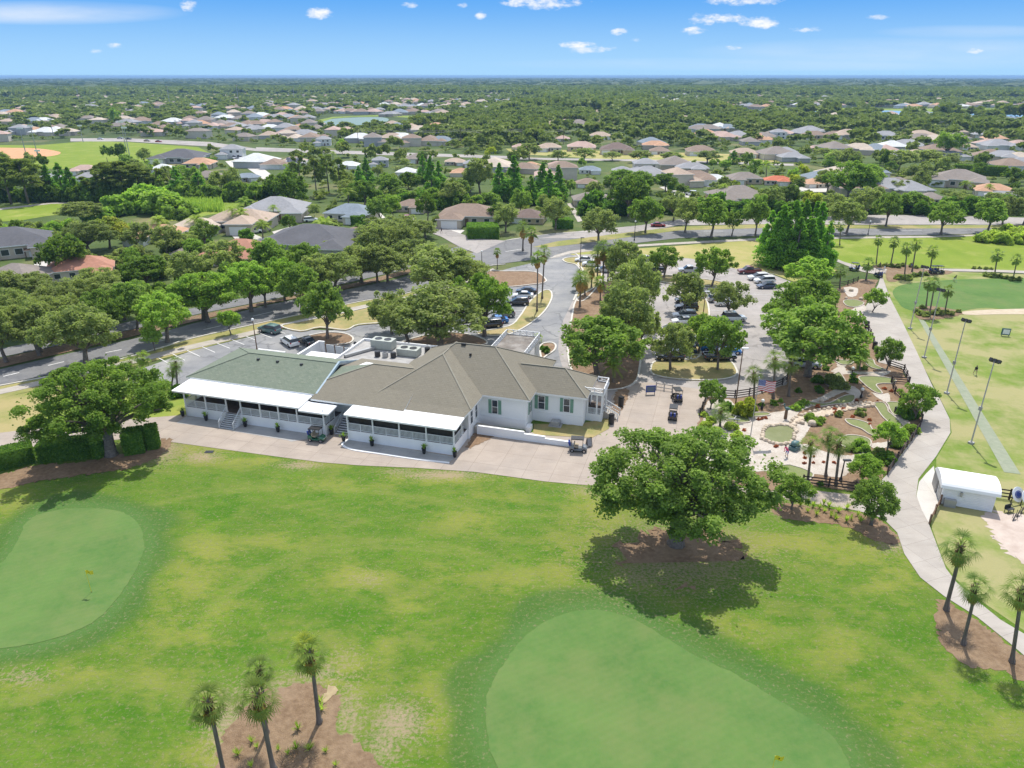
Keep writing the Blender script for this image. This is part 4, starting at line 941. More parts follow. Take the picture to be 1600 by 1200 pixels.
holes = [(z6([(510,245),(640,240),(760,255),(800,275),(780,295),(690,295),(645,310),(690,365),(680,375),(640,365),(600,340),(550,300)]), 'forked'),
 (z6([(235,275),(330,215),(365,215),(410,300),(340,330),(290,320)]), 'shaded triangular'),
 (z6([(105,435),(180,445),(280,447),(400,390),(475,390),(470,430),(430,450),(300,460),(210,475),(130,462)]), 'long bowed'),
 (z6([(620,450),(700,445),(735,490),(740,515),(790,555),(860,630),(800,640),(700,560),(650,490)]), 'narrow slanting'),
 (z6([(725,445),(780,440),(865,455),(880,475),(840,500),(835,540),(785,540),(752,500),(740,465)]), 'broad'),
 (z6([(405,575),(500,580),(590,610),(605,640),(650,705),(590,690),(530,650),(440,615)]), 'slim tongue shaped'),
 (z6([(400,705),(480,700),(570,720),(605,750),(590,790),(500,810),(400,790),(340,750)]), 'rounded'),
 (z6([(540,830),(590,820),(640,850),(680,915),(650,935),(600,920),(560,880)]), 'small kidney shaped'),
 ([(1209,733),(1213,728.7),(1230.7,726),(1241,728),(1257,733),(1271,741),(1262,750),(1240,750),(1215,746)], 'wide lower'),
 (z5([(360,345),(500,340),(700,332),(770,345),(760,365),(640,378),(530,388),(540,440),(400,450),(250,410)]), 'hooked'),
 (z6([(320,110),(400,115),(465,125),(440,145),(370,145)]), 'far small'),
 (z6([(550,110),(620,110),(640,150),(720,190),(650,182),(590,160)]), 'far slanting'),
 ([(1318,470),(1334,468),(1350,473),(1340,479),(1324,478)], 'farthest round')]
where = ['beside the gravel walk','under dark shrubs','along the stone creek','beside the cart path fence','next to the flowering bush','on the middle mound','in front of the slim one','near the lower fence','by the lower wooden fence','left of the painted pond','under the date palm','right of the date palm','at the far end of the course']
for k, (pts, nm) in enumerate(holes):
    Wp = catmull([P(x, y, .122+.0035*k) for x, y in pts], 4, True)
    cen = sum(Wp, Vector())/len(Wp)
    e = empty('mini_golf_green', (cen.x, cen.y, .0), 0, '%s mini golf green with a white edge %s' % (nm, where[k]), 'mini golf green', 'carpeted greens of the mini golf')
    Wl = [p - Vector((cen.x, cen.y, 0)) for p in Wp]
    link(bpy.data.objects.new('carpet', flat_mesh('carpet', Wl, M['carpet'])), e)
    ribbon(Wl, .17, .0, .20+.002*k, closed=True).build('edging', M['gravel'], e)
# painted pond with a rock rim
PD = catmull([P(x, y, .10) for x, y in z5([(715,505),(840,485),(960,478),(1075,530),(1068,585),(1000,690),(860,702),(705,655),(688,600)])], 4, True)
cen = sum(PD, Vector())/len(PD); Wl = [p - Vector((cen.x, cen.y, 0)) for p in PD]
e = empty('painted_pond', (cen.x, cen.y, 0), 0, 'drained olive green mini golf pond rimmed with tan rocks', 'pond')
link(bpy.data.objects.new('basin', flat_mesh('basin', Wl, M['pond_paint'])), e)
q = MB(); rr = random.Random(5)
for p in jag(Wl, .05, .55, 2): q.ball((p.x, p.y, .15), rr.uniform(.25,.42), rr.uniform(.25,.42), rr.uniform(.18,.32), 7, 5)
q.build('rock_rim', M['rock'], e)
CR = [P(x, y, .11) for x, y in z6([(0,570),(130,522),(270,490),(400,468),(560,445),(625,468),(560,482),(400,508),(260,548),(100,572),(0,625)])]
cen = sum(CR, Vector())/len(CR); Wl = catmull([p - Vector((cen.x, cen.y, 0)) for p in CR], 4, True)
e = empty('dry_creek', (cen.x, cen.y, 0), 0, 'tan stone dry creek winding above the painted pond', 'creek')
link(bpy.data.objects.new('bed', flat_mesh('bed', Wl, M['rock'])), e)
q = MB()
for p in jag(Wl, .06, .5, 4): q.ball((p.x, p.y, .15), rr.uniform(.2,.38), rr.uniform(.2,.38), rr.uniform(.15,.35), 7, 5)
q.build('rock_rim', M['rock'], e)
for k, (x, y, s, lab) in enumerate([(1268,664,1.1,'large tan boulder on the mini golf mound'),(1283,628,.8,'tan boulder by the creek bend'),(1253,662,.7,'tan boulder beside the pond rim'),(1330,455,.9,'tan rock at the far end of the mini golf'),(1322,467,.7,'low rock beside the far mini golf green'),(1345,468,.8,'rock under the far round bush')]):
    q = MB().ball((0,0,.25*s), .6*s, .5*s, .45*s, 9, 6); o_ = q.build('boulder', M['rock'], smooth=True); o_.location = P(x, y, .08); o_.rotation_euler = (.1, .2, k); tag(o_, lab, 'boulder')

# rail fences
def fence(pts, label, h=1.15, sp=2.4, smooth=4, m='wood_dark', rails=3):
    W_ = catmull([P(x, y) for x, y in pts], smooth) if smooth else [P(x, y) for x, y in pts]
    S = [0]
    for a, b in zip(W_, W_[1:]): S.append(S[-1]+(b-a).length)
    n_ = max(1, round(S[-1]/sp)); Q_ = []
    for k in range(n_+1):
        s = S[-1]*k/n_; j = max(0, min(len(S)-2, next((i_ for i_ in range(len(S)-1) if S[i_+1] >= s-1e-6), len(S)-2)))
        Q_.append(W_[j].lerp(W_[j+1], (s-S[j])/max(1e-6, S[j+1]-S[j])))
    o0 = Q_[0].copy(); e = empty('rail_fence', o0, 0, label, 'fence'); Q_ = [p-o0 for p in Q_]
    pm = MB().box(-.08,.08,-.08,.08,0,h+.12).mesh('post', [M[m]])
    for p in Q_: o_ = link(bpy.data.objects.new('post', pm), e); o_.location = p
    for j in range(rails):
        q = MB(); z = h*(j+.75)/rails
        for a, b in zip(Q_, Q_[1:]): q.bar(a+Vector((0,0,z)), b+Vector((0,0,z)), .05, .15)
        q.build('rail', M[m], e)
fence([(1093,650),(1106,619),(1148,621)], 'dark rail fence at the cart parking corner of the mini golf', smooth=0)
fence([(1148,621),(1180,616),(1203,609),(1226,599),(1231,585)], 'dark rail fence curving behind the flagpole')
fence([(1254,756),(1295,761),(1336,767)], 'dark wooden rail fence under the fan palms')
fence([(1386,742),(1410,707),(1434,674),(1440,655),(1437,640)], 'dark rail fence along the bend of the cart path')
fence([(1419,600),(1414,585),(1408,577),(1390,573)], 'dark rail fence at the upper path corner')
fence([(1371,565),(1363,533),(1350,505),(1343,495)], 'dark rail fence beside the upper cart path')
fence([(1392,598),(1420,600)], 'short dark rail fence crossing to the path', smooth=0)
fence([(1393,600),(1399,620),(1406,624)], 'short dark rail fence round the small deck', smooth=0)
fence([(1295,448),(1320,447),(1340,440)], 'low dark fence at the far end of the mini golf')
fence([(1452,819),(1468,788)], 'dark rail fence beside the shed apron', smooth=0, m='wood_brown')
fence([(1545,776),(1600,784),(1640,790)], 'black fence behind the round white boards', smooth=0, h=1.3)
fence([(1025,608),(1050,612)], 'light wooden rail beside the golf cart bay', smooth=0, m='pole_tan', rails=2, sp=1.3)

# ------------------------------------------------------------------ shed
s0 = P(1468, 786.5); s1 = P(1539.5, 799); du = s1-s0; ang = math.atan2(du.y, du.x); L_ = 5.15
e = empty('shed', s0, ang, 'small white lap sided shed with a curved white metal roof', 'shed')
q = MB(); q.box(0,L_,0,3.6,0,2.15); q.build('wall', noisy('shed_white', (.83,.83,.83), (.78,.78,.78), 1.5), e)
q = MB()
for k in range(10): q.box(-.02,L_+.02,-.035,-.001,.05+k*.21,.05+k*.21+.17)
q.build('siding', noisy('shed_siding', (.82,.82,.82), (.77,.77,.77), 1.5), e)
n_ = 12; V = []; Fs = []
for k in range(n_+1):
    t = math.pi*k/n_; y_ = 1.8-2.15*math.cos(t); z = 2.2+.95*math.sin(t)**.8
    V += [(-.35,y_,z),(L_+.35,y_,z)]
for k in range(n_): Fs.append((2*k,2*k+1,2*k+3,2*k+2))
n0 = len(V); V += [(-.35,1.8,2.2),(L_+.35,1.8,2.2)]
for k in range(n_): Fs += [(n0,2*k,2*k+2),(n0+1,2*k+3,2*k+1)]
Fs.append((0,2*n_,2*n_+1,1))
MB().add(V, Fs).build('roof', M['awning'], e)
d = MB().box(-.06,-.001,.5,1.9,.05,2.0).build('door', M['metal_grey'], e); MB().box(-.1,-.06,1.7,1.78,.95,1.1).build('handle', M['steel'], d)
MB().box(.3,1.5,-.55,-.05,.0,.9).box(1.7,1.9,-.3,-.04,1.4,1.9).build('meter_cabinet', M['metal_grey'], e)
e2 = empty('utility_box', P(1541, 793), .3, 'black bin standing at the shed corner', 'bin')
MB().box(-.35,.35,-.35,.35,0,.95).build('body', M['black'], e2, bevel=.04); MB().box(-.38,.38,-.38,.38,.96,1.03).build('lid', M['rubber'], e2)
e2 = empty('parcel_board', P(1459, 762), ang, 'grey wooden lean-to screen at the shed door', 'screen')
MB().box(-.1,.1,-1.2,1.0,0,2.0).build('panel', plain('grey_board', (.33,.31,.29), .7), e2); MB().box(-.15,.15,-1.3,1.1,2.0,2.08).build('top_rail', M['metal_grey'], e2)

# round boards with the blue roundel
for x, y, lab in ((1586,786,'round white sign board with a blue roundel, left of two'),(1601,790,'round white sign board with a blue roundel, cut by the picture edge')):
    e = empty('round_board', P(x, y), R(20), lab, 'sign', 'round white boards by the black fence')
    Mx = Matrix.Translation((0,0,1.15)) @ Matrix.Rotation(R(62), 4, 'X')
    def disc(r_, z0, z1, m_, nm, pr, oval=1.0):
        b_ = MB(); b_.lathe([(r_, z0), (r_, z1)], n=28); b_.v = [Mx @ Vector((v_.x, v_.y*oval, v_.z)) for v_ in b_.v]; return b_.build(nm, M[m_], pr)
    bd = disc(.88, 0, .06, 'white', 'board', e); disc(.52, .06, .075, 'navy', 'roundel', bd, .85)
    b_ = MB()
    for k in range(12):
        a = k*.45+.4
        b_.bar((.34*math.cos(a), .29*math.sin(a), .08), (.42*math.cos(a), .36*math.sin(a), .08), .03, .012)
    b_.v = [Mx @ v_ for v_ in b_.v]; b_.build('ring_mark', M['white'], bd)
    MB().bar((-.5,.15,0),(-.5,.15,1.2),.08).bar((.5,.15,0),(.5,.15,1.2),.08).build('stand', M['black'], e)
# ------------------------------------------------------------------ vegetation
def leaf_quads(C, Nn, size, rng, elong=1.5, curl=.25):
    n = len(C); r = rng.normal(size=(n, 3)); T = np.cross(Nn, r); T /= np.linalg.norm(T, axis=1, keepdims=True)+1e-9
    B = np.cross(Nn, T); s = (size*rng.uniform(.65, 1.35, n))[:, None]
    dn = -Nn*s*curl
    V = np.stack([C-T*s*elong*.5+dn, C+B*s*.5, C+T*s*elong*.5+dn, C-B*s*.5], 1).reshape(-1, 3)
    return V, np.arange(4*n).reshape(n, 4)

def unit(a): return a/(np.linalg.norm(a, axis=1, keepdims=True)+1e-9)

def crown_arrays(seed, nc, nl, leaf, shape='dome', R_=5., H=9., clump=.27, flat=.62, low=-.4):
    rng = np.random.default_rng(seed)
    az = rng.uniform(0, 2*np.pi, nc); ph = rng.uniform(0, 6.28, 3)
    lob = 1+.16*np.sin(2*az+ph[0])+.13*np.sin(3*az+ph[1])+.10*np.sin(5*az+ph[2])+.07*np.sin(9*az+ph[0])
    if shape == 'dome':
        u = rng.uniform(low, 1, nc); f = (.50+.5*rng.random(nc)**.6)*(1-clump*.55); rr = np.sqrt(np.clip(1-u*u, 0, 1))
        b = np.where(u > 0, H*.44, H*.34); zc = H*.55
        Cc = np.stack([R_*f*rr*lob*np.cos(az), R_*f*rr*lob*np.sin(az), zc+b*f*u], -1)
        cr = R_*clump*rng.uniform(.65, 1.25, nc)
    elif shape == 'cone':
        t = rng.random(nc)**1.25; rr = R_*(1-t)**.8*(.45+.55*rng.random(nc)**.5)*.85
        Cc = np.stack([rr*np.cos(az), rr*np.sin(az), H*(.05+.9*t)], -1); cr = R_*clump*(1.25-t)*rng.uniform(.7, 1.2, nc)
    elif shape == 'pine':
        t = rng.random(nc); rr = R_*np.sqrt(np.clip(1-((t-.35)/.68)**2, .05, 1))*(.3+.7*rng.random(nc)**.6)*.85*lob
        Cc = np.stack([rr*np.cos(az), rr*np.sin(az), H*(.38+.6*t)], -1); cr = R_*clump*rng.uniform(.6, 1.2, nc)
    else:  # bush
        u = rng.uniform(-.1, 1, nc); f = .45+.4*rng.random(nc)**.6; rr = np.sqrt(np.clip(1-u*u, 0, 1))
        Cc = np.stack([R_*f*rr*lob*np.cos(az), R_*f*rr*lob*np.sin(az), H*.12+H*.75*f*np.clip(u, 0, 1)], -1); cr = R_*clump*rng.uniform(.8, 1.3, nc)
    idx = rng.integers(0, nc, nl); d = unit(rng.normal(size=(nl, 3))); d[:, 2] = np.where(rng.random(nl) < .6, np.abs(d[:, 2]), d[:, 2])
    rad = rng.random(nl)**.45
    off = d*(cr[idx]*rad)[:, None]; off[:, 2] *= flat
    Cl = Cc[idx]+off
    if shape == 'bush': Cl[:, 2] = np.maximum(Cl[:, 2], .04*H)
    fz = rng.random(nl) < (.09 if nc > 150 else .13)
    if shape == 'dome':
        j_ = rng.integers(0, nc, nl); Cl[fz] = (.5*Cc[idx]+.5*Cc[j_])[fz]*np.array([1.12,1.12,1.04])+rng.normal(size=(int(fz.sum()), 3))*.25
    Nn = unit(d*.6+np.array([0, 0, .45])+rng.normal(size=(nl, 3))*.6)
    if shape in ('dome', 'cone', 'pine'):      # keep to the spread asked for
        mid_ = (np.percentile(Cl[:, :2], 2, axis=0)+np.percentile(Cl[:, :2], 98, axis=0))/2*.9; Cl[:, :2] -= mid_; Cc[:, :2] -= mid_
        q_ = np.percentile(np.hypot(Cl[:,0], Cl[:,1]), 97); k_ = R_*.97/q_; Cl[:, :2] *= k_; Cc = Cc*np.array([k_, k_, 1])
        k_ = H*.985/np.percentile(Cl[:,2], 99.5); Cl[:,2] *= k_; Cc = Cc*np.array([1, 1, k_])
    V, Q = leaf_quads(Cl, Nn, leaf, rng)
    tint = np.clip(rng.random(nc)[idx]*.55+rng.random(nl)*.45, 0, 1)
    return V, Q, np.repeat(tint, 4), Cc

def trunk_mb(Cc, seed, H, R_, nlimb, fork=.28, r0=.32, n=7, shape='dome'):
    rr = random.Random(seed); m = MB()
    if shape == 'dome':
        top = Vector((rr.gauss(0,.25), rr.gauss(0,.25), H*fork))
        m.tube([(0,0,-.15),(0,0,.25),(top.x*.5,top.y*.5,H*fork*.55),top], [r0*1.5,r0*1.1,r0*.9,r0*.8], n)
        ids = list(range(len(Cc))); rr.shuffle(ids)
        for i_ in ids[:nlimb]:
            e = Vector(Cc[i_]); mid = top.lerp(e, .5)+Vector((rr.gauss(0,.25), rr.gauss(0,.25), .35))
            if e.z < H*fork+.2: e.z = H*fork+.2
            m.tube([top-Vector((0,0,.2)), top.lerp(mid,.5)+Vector((0,0,.2)), mid, e], [r0*.55,r0*.42,r0*.28,r0*.07], 5, cap=False)
    else:
        m.tube([(0,0,-.15),(0,0,H*.3),(0.05,0,H*.7),(0,0,H*.95)], [r0*1.3,r0,r0*.6,r0*.12], n)
        for k in range(nlimb):
            c_ = Cc[rr.randrange(len(Cc))]; z = max(.2*H, c_[2]-.1*H)
            m.tube([(0,0,z),(c_[0],c_[1],c_[2])], [r0*.25,r0*.06], 4, cap=False)
    return m

CACHE = {}
LODS = {0: (180, 47000, .135), 1: (105, 12500, .245), 2: (56, 5600, .36), 3: (34, 2400, .50), 4: (20, 850, .80)}
SPEC = {'oak': ('dome','leaf_oak'), 'live': ('dome','leaf_live'), 'bright': ('dome','leaf_bright'), 'gold': ('dome','leaf_gold'), 'yellow': ('dome','leaf_yellow'),
        'dark': ('dome','leaf_dark'), 'cyp': ('cone','leaf_cypress'), 'pine': ('pine','leaf_pine'), 'small': ('dome','leaf_oak'), 'far': ('dome','leaf_far')}
def tree_meshes(kind, lod, var):
    k = (kind, lod, var)
    if k in CACHE: return CACHE[k]
    shape, lm_ = SPEC[kind]; nc, nl, lf = LODS[lod]; seed = sum(map(ord, kind))*13+lod*7+var*101
    g = (shape, lod, var, kind == 'small')
    if shape == 'cone': nc = int(nc*2.2); a = crown_arrays(seed, nc, int(nl*1.9), lf*.72, 'cone', 3., 12., .33, .9)
    elif shape == 'pine': a = crown_arrays(seed, nc, nl, lf*.85, 'pine', 4., 12., .24, .6)
    else: a = crown_arrays(seed, nc, nl, lf*(.9 if kind in ('live',) else 1), 'dome', 5., 9., {0:.125,1:.16,2:.20,3:.26,4:.32}[lod], .8, -.8 if lod == 0 else -.6)
    V, Q, T, Cc = a; R0, H0 = {'cone': (3., 12.), 'pine': (4., 12.), 'dome': (5., 9.)}[shape]
    tm = trunk_mb(Cc, seed, H0, R0, {0: 60, 1: 18, 2: 9, 3: 4, 4: 0}[lod], .27 if kind != 'small' else .18, {0: .42, 1: .33, 2: .3, 3: .3, 4: .3}[lod]*(.8 if shape != 'dome' else 1), {0: 10, 1: 8, 2: 6, 3: 5, 4: 4}[lod], shape)
    cm = npmesh('crown', V, Q, [M[lm_]], attrs={'tint': T}); tr = tm.mesh('trunk', [M['bark']], True)
    CACHE[k] = (cm, tr, R0, H0); return CACHE[k]

def one_mesh(kind, lod, var):
    """small far trees: crown and trunk in one mesh"""
    k = (kind, lod, var, 'one')
    if k in CACHE: return CACHE[k]
    cm, tr, R0, H0 = tree_meshes(kind, lod, var)
    bm = bmesh.new(); bm.from_mesh(tr)
    for f in bm.faces: f.material_index = 1
    bm.from_mesh(cm); me = bpy.data.meshes.new('tree'); bm.to_mesh(me); bm.free()
    me.materials.append(M[SPEC[kind][1]]); me.materials.append(M['bark'])
    CACHE[k] = (me, None, R0, H0); return CACHE[k]

TREES = []     # (object, adjective phrase, noun, crown px)
OCC = []       # occupied ground: x, y, radius
KINDNAME = {'oak': ('oak_tree','dark oak'), 'live': ('oak_tree','grey green oak'), 'bright': ('shade_tree','bright leafy tree'), 'gold': ('shade_tree','gold tinged tree'),
            'yellow': ('shade_tree','yellow green tree'), 'dark': ('shade_tree','dense dark tree'), 'cyp': ('cypress_tree','pointed cypress'), 'pine': ('pine_tree','loose pine'), 'small': ('small_tree','small tree'), 'far': ('shade_tree','green garden tree')}
def put_tree(kind, p, R_, H, wpx, label=None):
    lod = 0 if wpx > 190 else 1 if wpx > 78 else 2 if wpx > 40 else 3 if wpx > 19 else 4
    nv = {0: 2, 1: 4, 2: 4, 3: 4, 4: 3}[lod]
    var = rnd.randrange(nv); nm, ds = KINDNAME[kind]; rz = rnd.random()*6.28
    if wpx >= 24:
        cm, tr, R0, H0 = tree_meshes(kind, lod, var)
        e = empty(nm, p, rz, label, 'tree')
        link(bpy.data.objects.new('crown', cm), e); link(bpy.data.objects.new('trunk', tr), e)
    else:
        cm, tr, R0, H0 = one_mesh(kind, lod, var)
        e = link(bpy.data.objects.new(nm, cm)); e.location = p; e.rotation_euler = (0, 0, rz); tag(e, label, 'tree')
    e.scale = (R_/R0, R_/R0*rnd.uniform(.92, 1.08), H/H0); OCC.append((p.x, p.y, R_*.75))
    x, y = proj(p.x, p.y, H*.55); TREES.append((e, ds, x, y, label)); return e
def T(kind, x, y, ytop, w, label=None):
    p = P(x, y); R_ = w/2*depth(p)/F
    Ha = max(2.5, hgt(x, y, ytop)); tanv = (HC-5)/max(1, p.y); shape = SPEC[kind][0]
    if shape == 'dome':
        lo, hi = .3*Ha, Ha
        for _ in range(30):
            H = (lo+hi)/2; ap = .55*H+math.sqrt((.45*H)**2+(R_*.8*tanv)**2)
            if ap > Ha: hi = H
            else: lo = H
        H = max(H, R_*.9)
    else: H = Ha*.97; R_ *= 1.22 if kind == 'cyp' else 1.05; H *= 1.1 if kind == 'cyp' else 1
    return put_tree(kind, p, R_, H, w, label)

T('oak',1056,850,652,268,'huge spreading oak on the lawn casting a wide dark shadow')
T('oak',174,711,560,200,'large oak standing over the clipped hedges left of the clubhouse')
HAND = '''oak 934 592 490 140;live 968 556 440 108;live 990 505 400 84;live 975 452 376 76;live 1003 545 478 60;live 687 545 440 165;live 640 541 468 110;oak 757 525 428 98;live 612 522 455 80;live 680 468 378 135;live 725 470 398 92
oak 512 530 440 88;live 135 570 474 115;live 62 550 462 122;bright 262 535 455 108;bright 242 548 511 36;bright 361 523 485 38;oak 471 490 414 85;live 25 528 450 105;live 100 505 440 95;bright 325 503 425 115;bright 393 487 408 100;bright 445 470 402 72
live 195 500 438 95;live 160 475 418 92;dark 230 452 398 90;live 292 448 392 72;live 522 458 394 92;live 565 442 384 95;live 606 442 390 82;live 645 428 374 84;live 590 408 350 84;oak 480 442 380 82;oak 425 432 372 72;live 350 432 376 84;live 622 398 342 76
live 140 396 346 100;gold 172 388 338 72;live 218 392 348 66;dark 105 430 366 84;live 132 348 322 72;oak 212 428 386 46;live 262 402 352 66;live 288 398 358 52;dark 27 372 344 24;oak 305 408 372 54;live 250 432 400 62;live 60 470 425 90;live 15 475 425 80
oak 1037 434 384 62;oak 1112 448 386 74;live 1067 492 425 78;live 1137 498 440 74;live 1047 578 503 78;bright 1091 552 490 62;oak 1121 578 494 82;live 935 380 324 64;oak 1262 588 468 168;oak 1245 522 430 118;bright 1258 458 404 76
small 1363 488 450 36;small 1385 579 528 42;small 1428 657 600 56;small 1110 640 592 44;bright 1385 710 658 48;small 1361 820 745 80;small 1236 796 742 54;bright 1347 756 710 56
cyp 1198 412 334 38;cyp 1213 417 326 44;cyp 1232 420 320 48;cyp 1248 412 318 42;cyp 1258 422 346 44;cyp 1272 414 322 38;cyp 1285 426 352 30;cyp 1222 402 328 38;cyp 1265 402 320 34;cyp 1240 424 344 40
live 1070 363 308 48;oak 1111 371 308 62;oak 1143 369 330 30;oak 1180 368 304 52;live 1322 366 311 64;oak 1384 354 300 50;oak 1470 366 314 60;oak 1542 364 310 64;live 1566 351 306 46;live 1598 352 308 44;dark 982 338 272 66;oak 1008 364 308 56;live 1052 346 300 48
cyp 780 313 258 26;cyp 803 313 247 32;cyp 829 319 277 24;cyp 847 306 257 28;cyp 857 323 268 28;cyp 872 313 261 26;cyp 675 301 247 24;cyp 686 298 254 22;cyp 662 286 244 20;cyp 574 286 249 22;cyp 562 293 261 20;dark 570 321 282 46;bright 614 346 304 38;dark 668 349 300 36
live 750 302 247 52;live 790 363 317 46;live 868 359 309 47;dark 775 352 321 32;live 600 388 340 86;live 665 372 344 54;live 634 368 336 44;oak 560 372 350 40;live 735 300 262 40;dark 640 302 268 40;oak 610 310 272 44;dark 700 316 282 36
pine 18 319 243 52;pine 45 319 246 52;pine 66 313 255 40;cyp 83 313 261 26;cyp 116 313 264 28;cyp 100 306 257 28;pine 168 313 252 54;pine 196 313 249 52;pine 223 313 254 52;pine 250 311 261 38;cyp 281 312 263 30;cyp 314 311 271 32;live 345 309 267 40;live 366 309 261 34
dark 454 327 268 60;small 400 317 284 34;pine 495 306 244 28;pine 514 302 239 32;pine 532 302 244 28;pine 470 292 239 26;dark 168 253 227 19;dark 187 253 224 26;live 227 256 231 27;dark 70 269 240 19;oak 145 314 285 30;oak 425 300 275 30;live 545 312 280 30
oak 1325 314 251 80;live 1292 302 264 42;oak 1352 302 256 62;yellow 1254 277 257 19;live 1288 247 231 32;live 1303 264 234 36;live 1323 264 231 36;dark 1377 270 234 15;live 1404 267 234 58;live 1440 264 234 64;live 1470 264 238 52;live 1430 288 257 48;bright 1478 248 206 48
dark 1580 288 261 34;live 1400 304 281 44;live 1352 342 294 64;oak 1422 332 299 44;live 1500 328 299 54;live 1546 328 300 44;live 1592 322 294 44;yellow 1268 332 300 34;oak 1000 302 267 58;oak 972 294 264 54;live 1200 332 292 46;live 1300 340 302 40;dark 1040 300 270 40
live 827 249 223 38;live 872 252 234 36;live 912 252 231 38;live 957 251 239 31;live 1000 254 235 38;live 1050 254 239 36;live 1105 255 235 42;cyp 1145 256 236 21;yellow 766 248 229 19;bright 182 196 168 19;bright 535 240 217 15;yellow 1240 292 272 20'''
HAND += ';live 62 556 470 96;live 10 566 478 90;oak 170 528 452 90;live 318 500 428 90;oak 415 480 412 74;live 505 462 396 80;live 590 442 382 76;live 118 535 462 80;oak 215 515 440 70'
for ln_ in HAND.replace('\n', ';').split(';'):
    k_, a, b, c_, d_ = ln_.split(); d_ = float(d_)*(.88 if (float(a) < 660 and 380 < float(b) < 560) or (1000 < float(a) < 1170 and 425 < float(b) < 590) else 1); T(k_, float(a), float(b), float(c_), float(d_))

# ---- palms
def fan_crown(seed, nf, nb, lp=1.0, lb=1.0, el0=85, el1=-50, two=True):
    rr = random.Random(seed); V = []; Q = []; Tn = []
    for k in range(nf):
        az = k*2.39996+rr.gauss(0,.15); f = (k+.5)/nf; el = R(el0+(el1-el0)*f**.9)+rr.gauss(0,.1); tn = rr.random()*.6+(1-f)*.3
        d = Vector((math.cos(az)*math.cos(el), math.sin(az)*math.cos(el), math.sin(el))); s = Vector((-math.sin(az), math.cos(az), 0))
        L_ = lp*rr.uniform(.8,1.15); hub = d*L_+Vector((0,0,-.12*L_)); dd = (d+Vector((0,0,-.45))).normalized(); nrm = s.cross(dd)
        n = len(V); V += [-s*.03, s*.03, hub+s*.025, hub-s*.025]; Q.append((n,n+1,n+2,n+3)); Tn += [tn]*4
        for j in range(nb):
            th = R(-88+176*j/(nb-1)); bd = dd*math.cos(th)+s*math.sin(th)+nrm*.18*abs(math.sin(th)); bd.normalize()
            wv = (dd*-math.sin(th)+s*math.cos(th))*lb*(.036 if two else .14); Lb = lb*(.62+.38*math.cos(th*.8))*rr.uniform(.85,1.1)
            p0 = hub; p1 = hub+bd*Lb*.55; p2 = hub+bd*Lb+Vector((0,0,-.24*Lb*rr.uniform(.4,1.4))); n = len(V)
            if two:
                V += [p0-wv*.3, p0+wv*.3, p1+wv, p1-wv, p2+wv*.15, p2-wv*.15]; Q += [(n,n+1,n+2,n+3),(n+3,n+2,n+4,n+5)]; Tn += [min(1,tn+rr.random()*.25)]*6
            else:
                V += [p0-wv*.3, p0+wv*.3, p2+wv, p2-wv]; Q.append((n,n+1,n+2,n+3)); Tn += [min(1,tn+rr.random()*.25)]*4
    return np.array([tuple(v) for v in V]), np.array(Q), np.array(Tn)
def feather_crown(seed, nf, L0=2.7, nl=15, el0=80, el1=-8, droop=.55, leaf=.62, w=.05):
    rr = random.Random(seed); V = []; Q = []; Tn = []
    for k in range(nf):
        az = k*2.39996+rr.gauss(0,.2); f = (k+.5)/nf; el = R(el0+(el1-el0)*f)+rr.gauss(0,.08); tn = rr.random()*.5+(1-f)*.3
        d = Vector((math.cos(az)*math.cos(el), math.sin(az)*math.cos(el), math.sin(el))); s = Vector((-math.sin(az), math.cos(az), 0)); L_ = L0*rr.uniform(.85,1.1)
        def pt(t): return d*(L_*t)+Vector((0,0,-droop*L_*t*t))
        for j in range(nl):
            t = .12+.88*j/(nl-1); p = pt(t); q = pt(min(1.02, t+.9/nl)); ax = (q-p).normalized(); ll = leaf*(1-.65*abs(t-.45)**1.3)
            n = len(V); V += [p-s*.025, p+s*.025, q+s*.02, q-s*.02]; Q.append((n,n+1,n+2,n+3)); Tn += [tn]*4
            for sg in (-1, 1):
                ld = (s*sg+ax*.55+Vector((0,0,-.28+rr.gauss(0,.1)))).normalized(); m_ = p+ld*ll*.55+Vector((0,0,.02)); e_ = p+ld*ll+Vector((0,0,-.18*ll)); n = len(V)
                V += [p-ax*w, p+ax*w, m_+ax*w*1.2, m_-ax*w*1.2, e_+ax*.01, e_-ax*.01]; Q += [(n,n+1,n+2,n+3),(n+3,n+2,n+4,n+5)]; Tn += [min(1,tn+rr.random()*.3)]*6
    return np.array([tuple(v) for v in V]), np.array(Q), np.array(Tn)
def pal_mesh(key, fn, mat_):
    if key not in CACHE:
        V, Q, Tn = fn(); CACHE[key] = npmesh('crown', V, Q, [M[mat_]], attrs={'tint': Tn})
    return CACHE[key]
def trunk_unit(var, flare=1.45, bulge=.0):
    k = ('ptrunk', var, flare)
    if k not in CACHE:
        rr = random.Random(var); a = rr.random()*6.28; amp = .25
        pts = [(amp*math.cos(a)*math.sin(t*2.6)*t, amp*math.sin(a)*math.sin(t*2.6)*t, t) for t in (-.02,.02,.06,.15,.3,.5,.7,.85,.95,1)]
        e = pts[-1]; pts = [(x-e[0]*t[2], y-e[1]*t[2], z) for (x,y,z), t in zip(pts, pts)]
        CACHE[k] = MB().tube(pts, [.2*flare,.2*flare,.2*1.1,.17,.16,.155,.15,.15,.155,.15], 9).mesh('trunk', [M['palm_bark']], True)
    return CACHE[k]
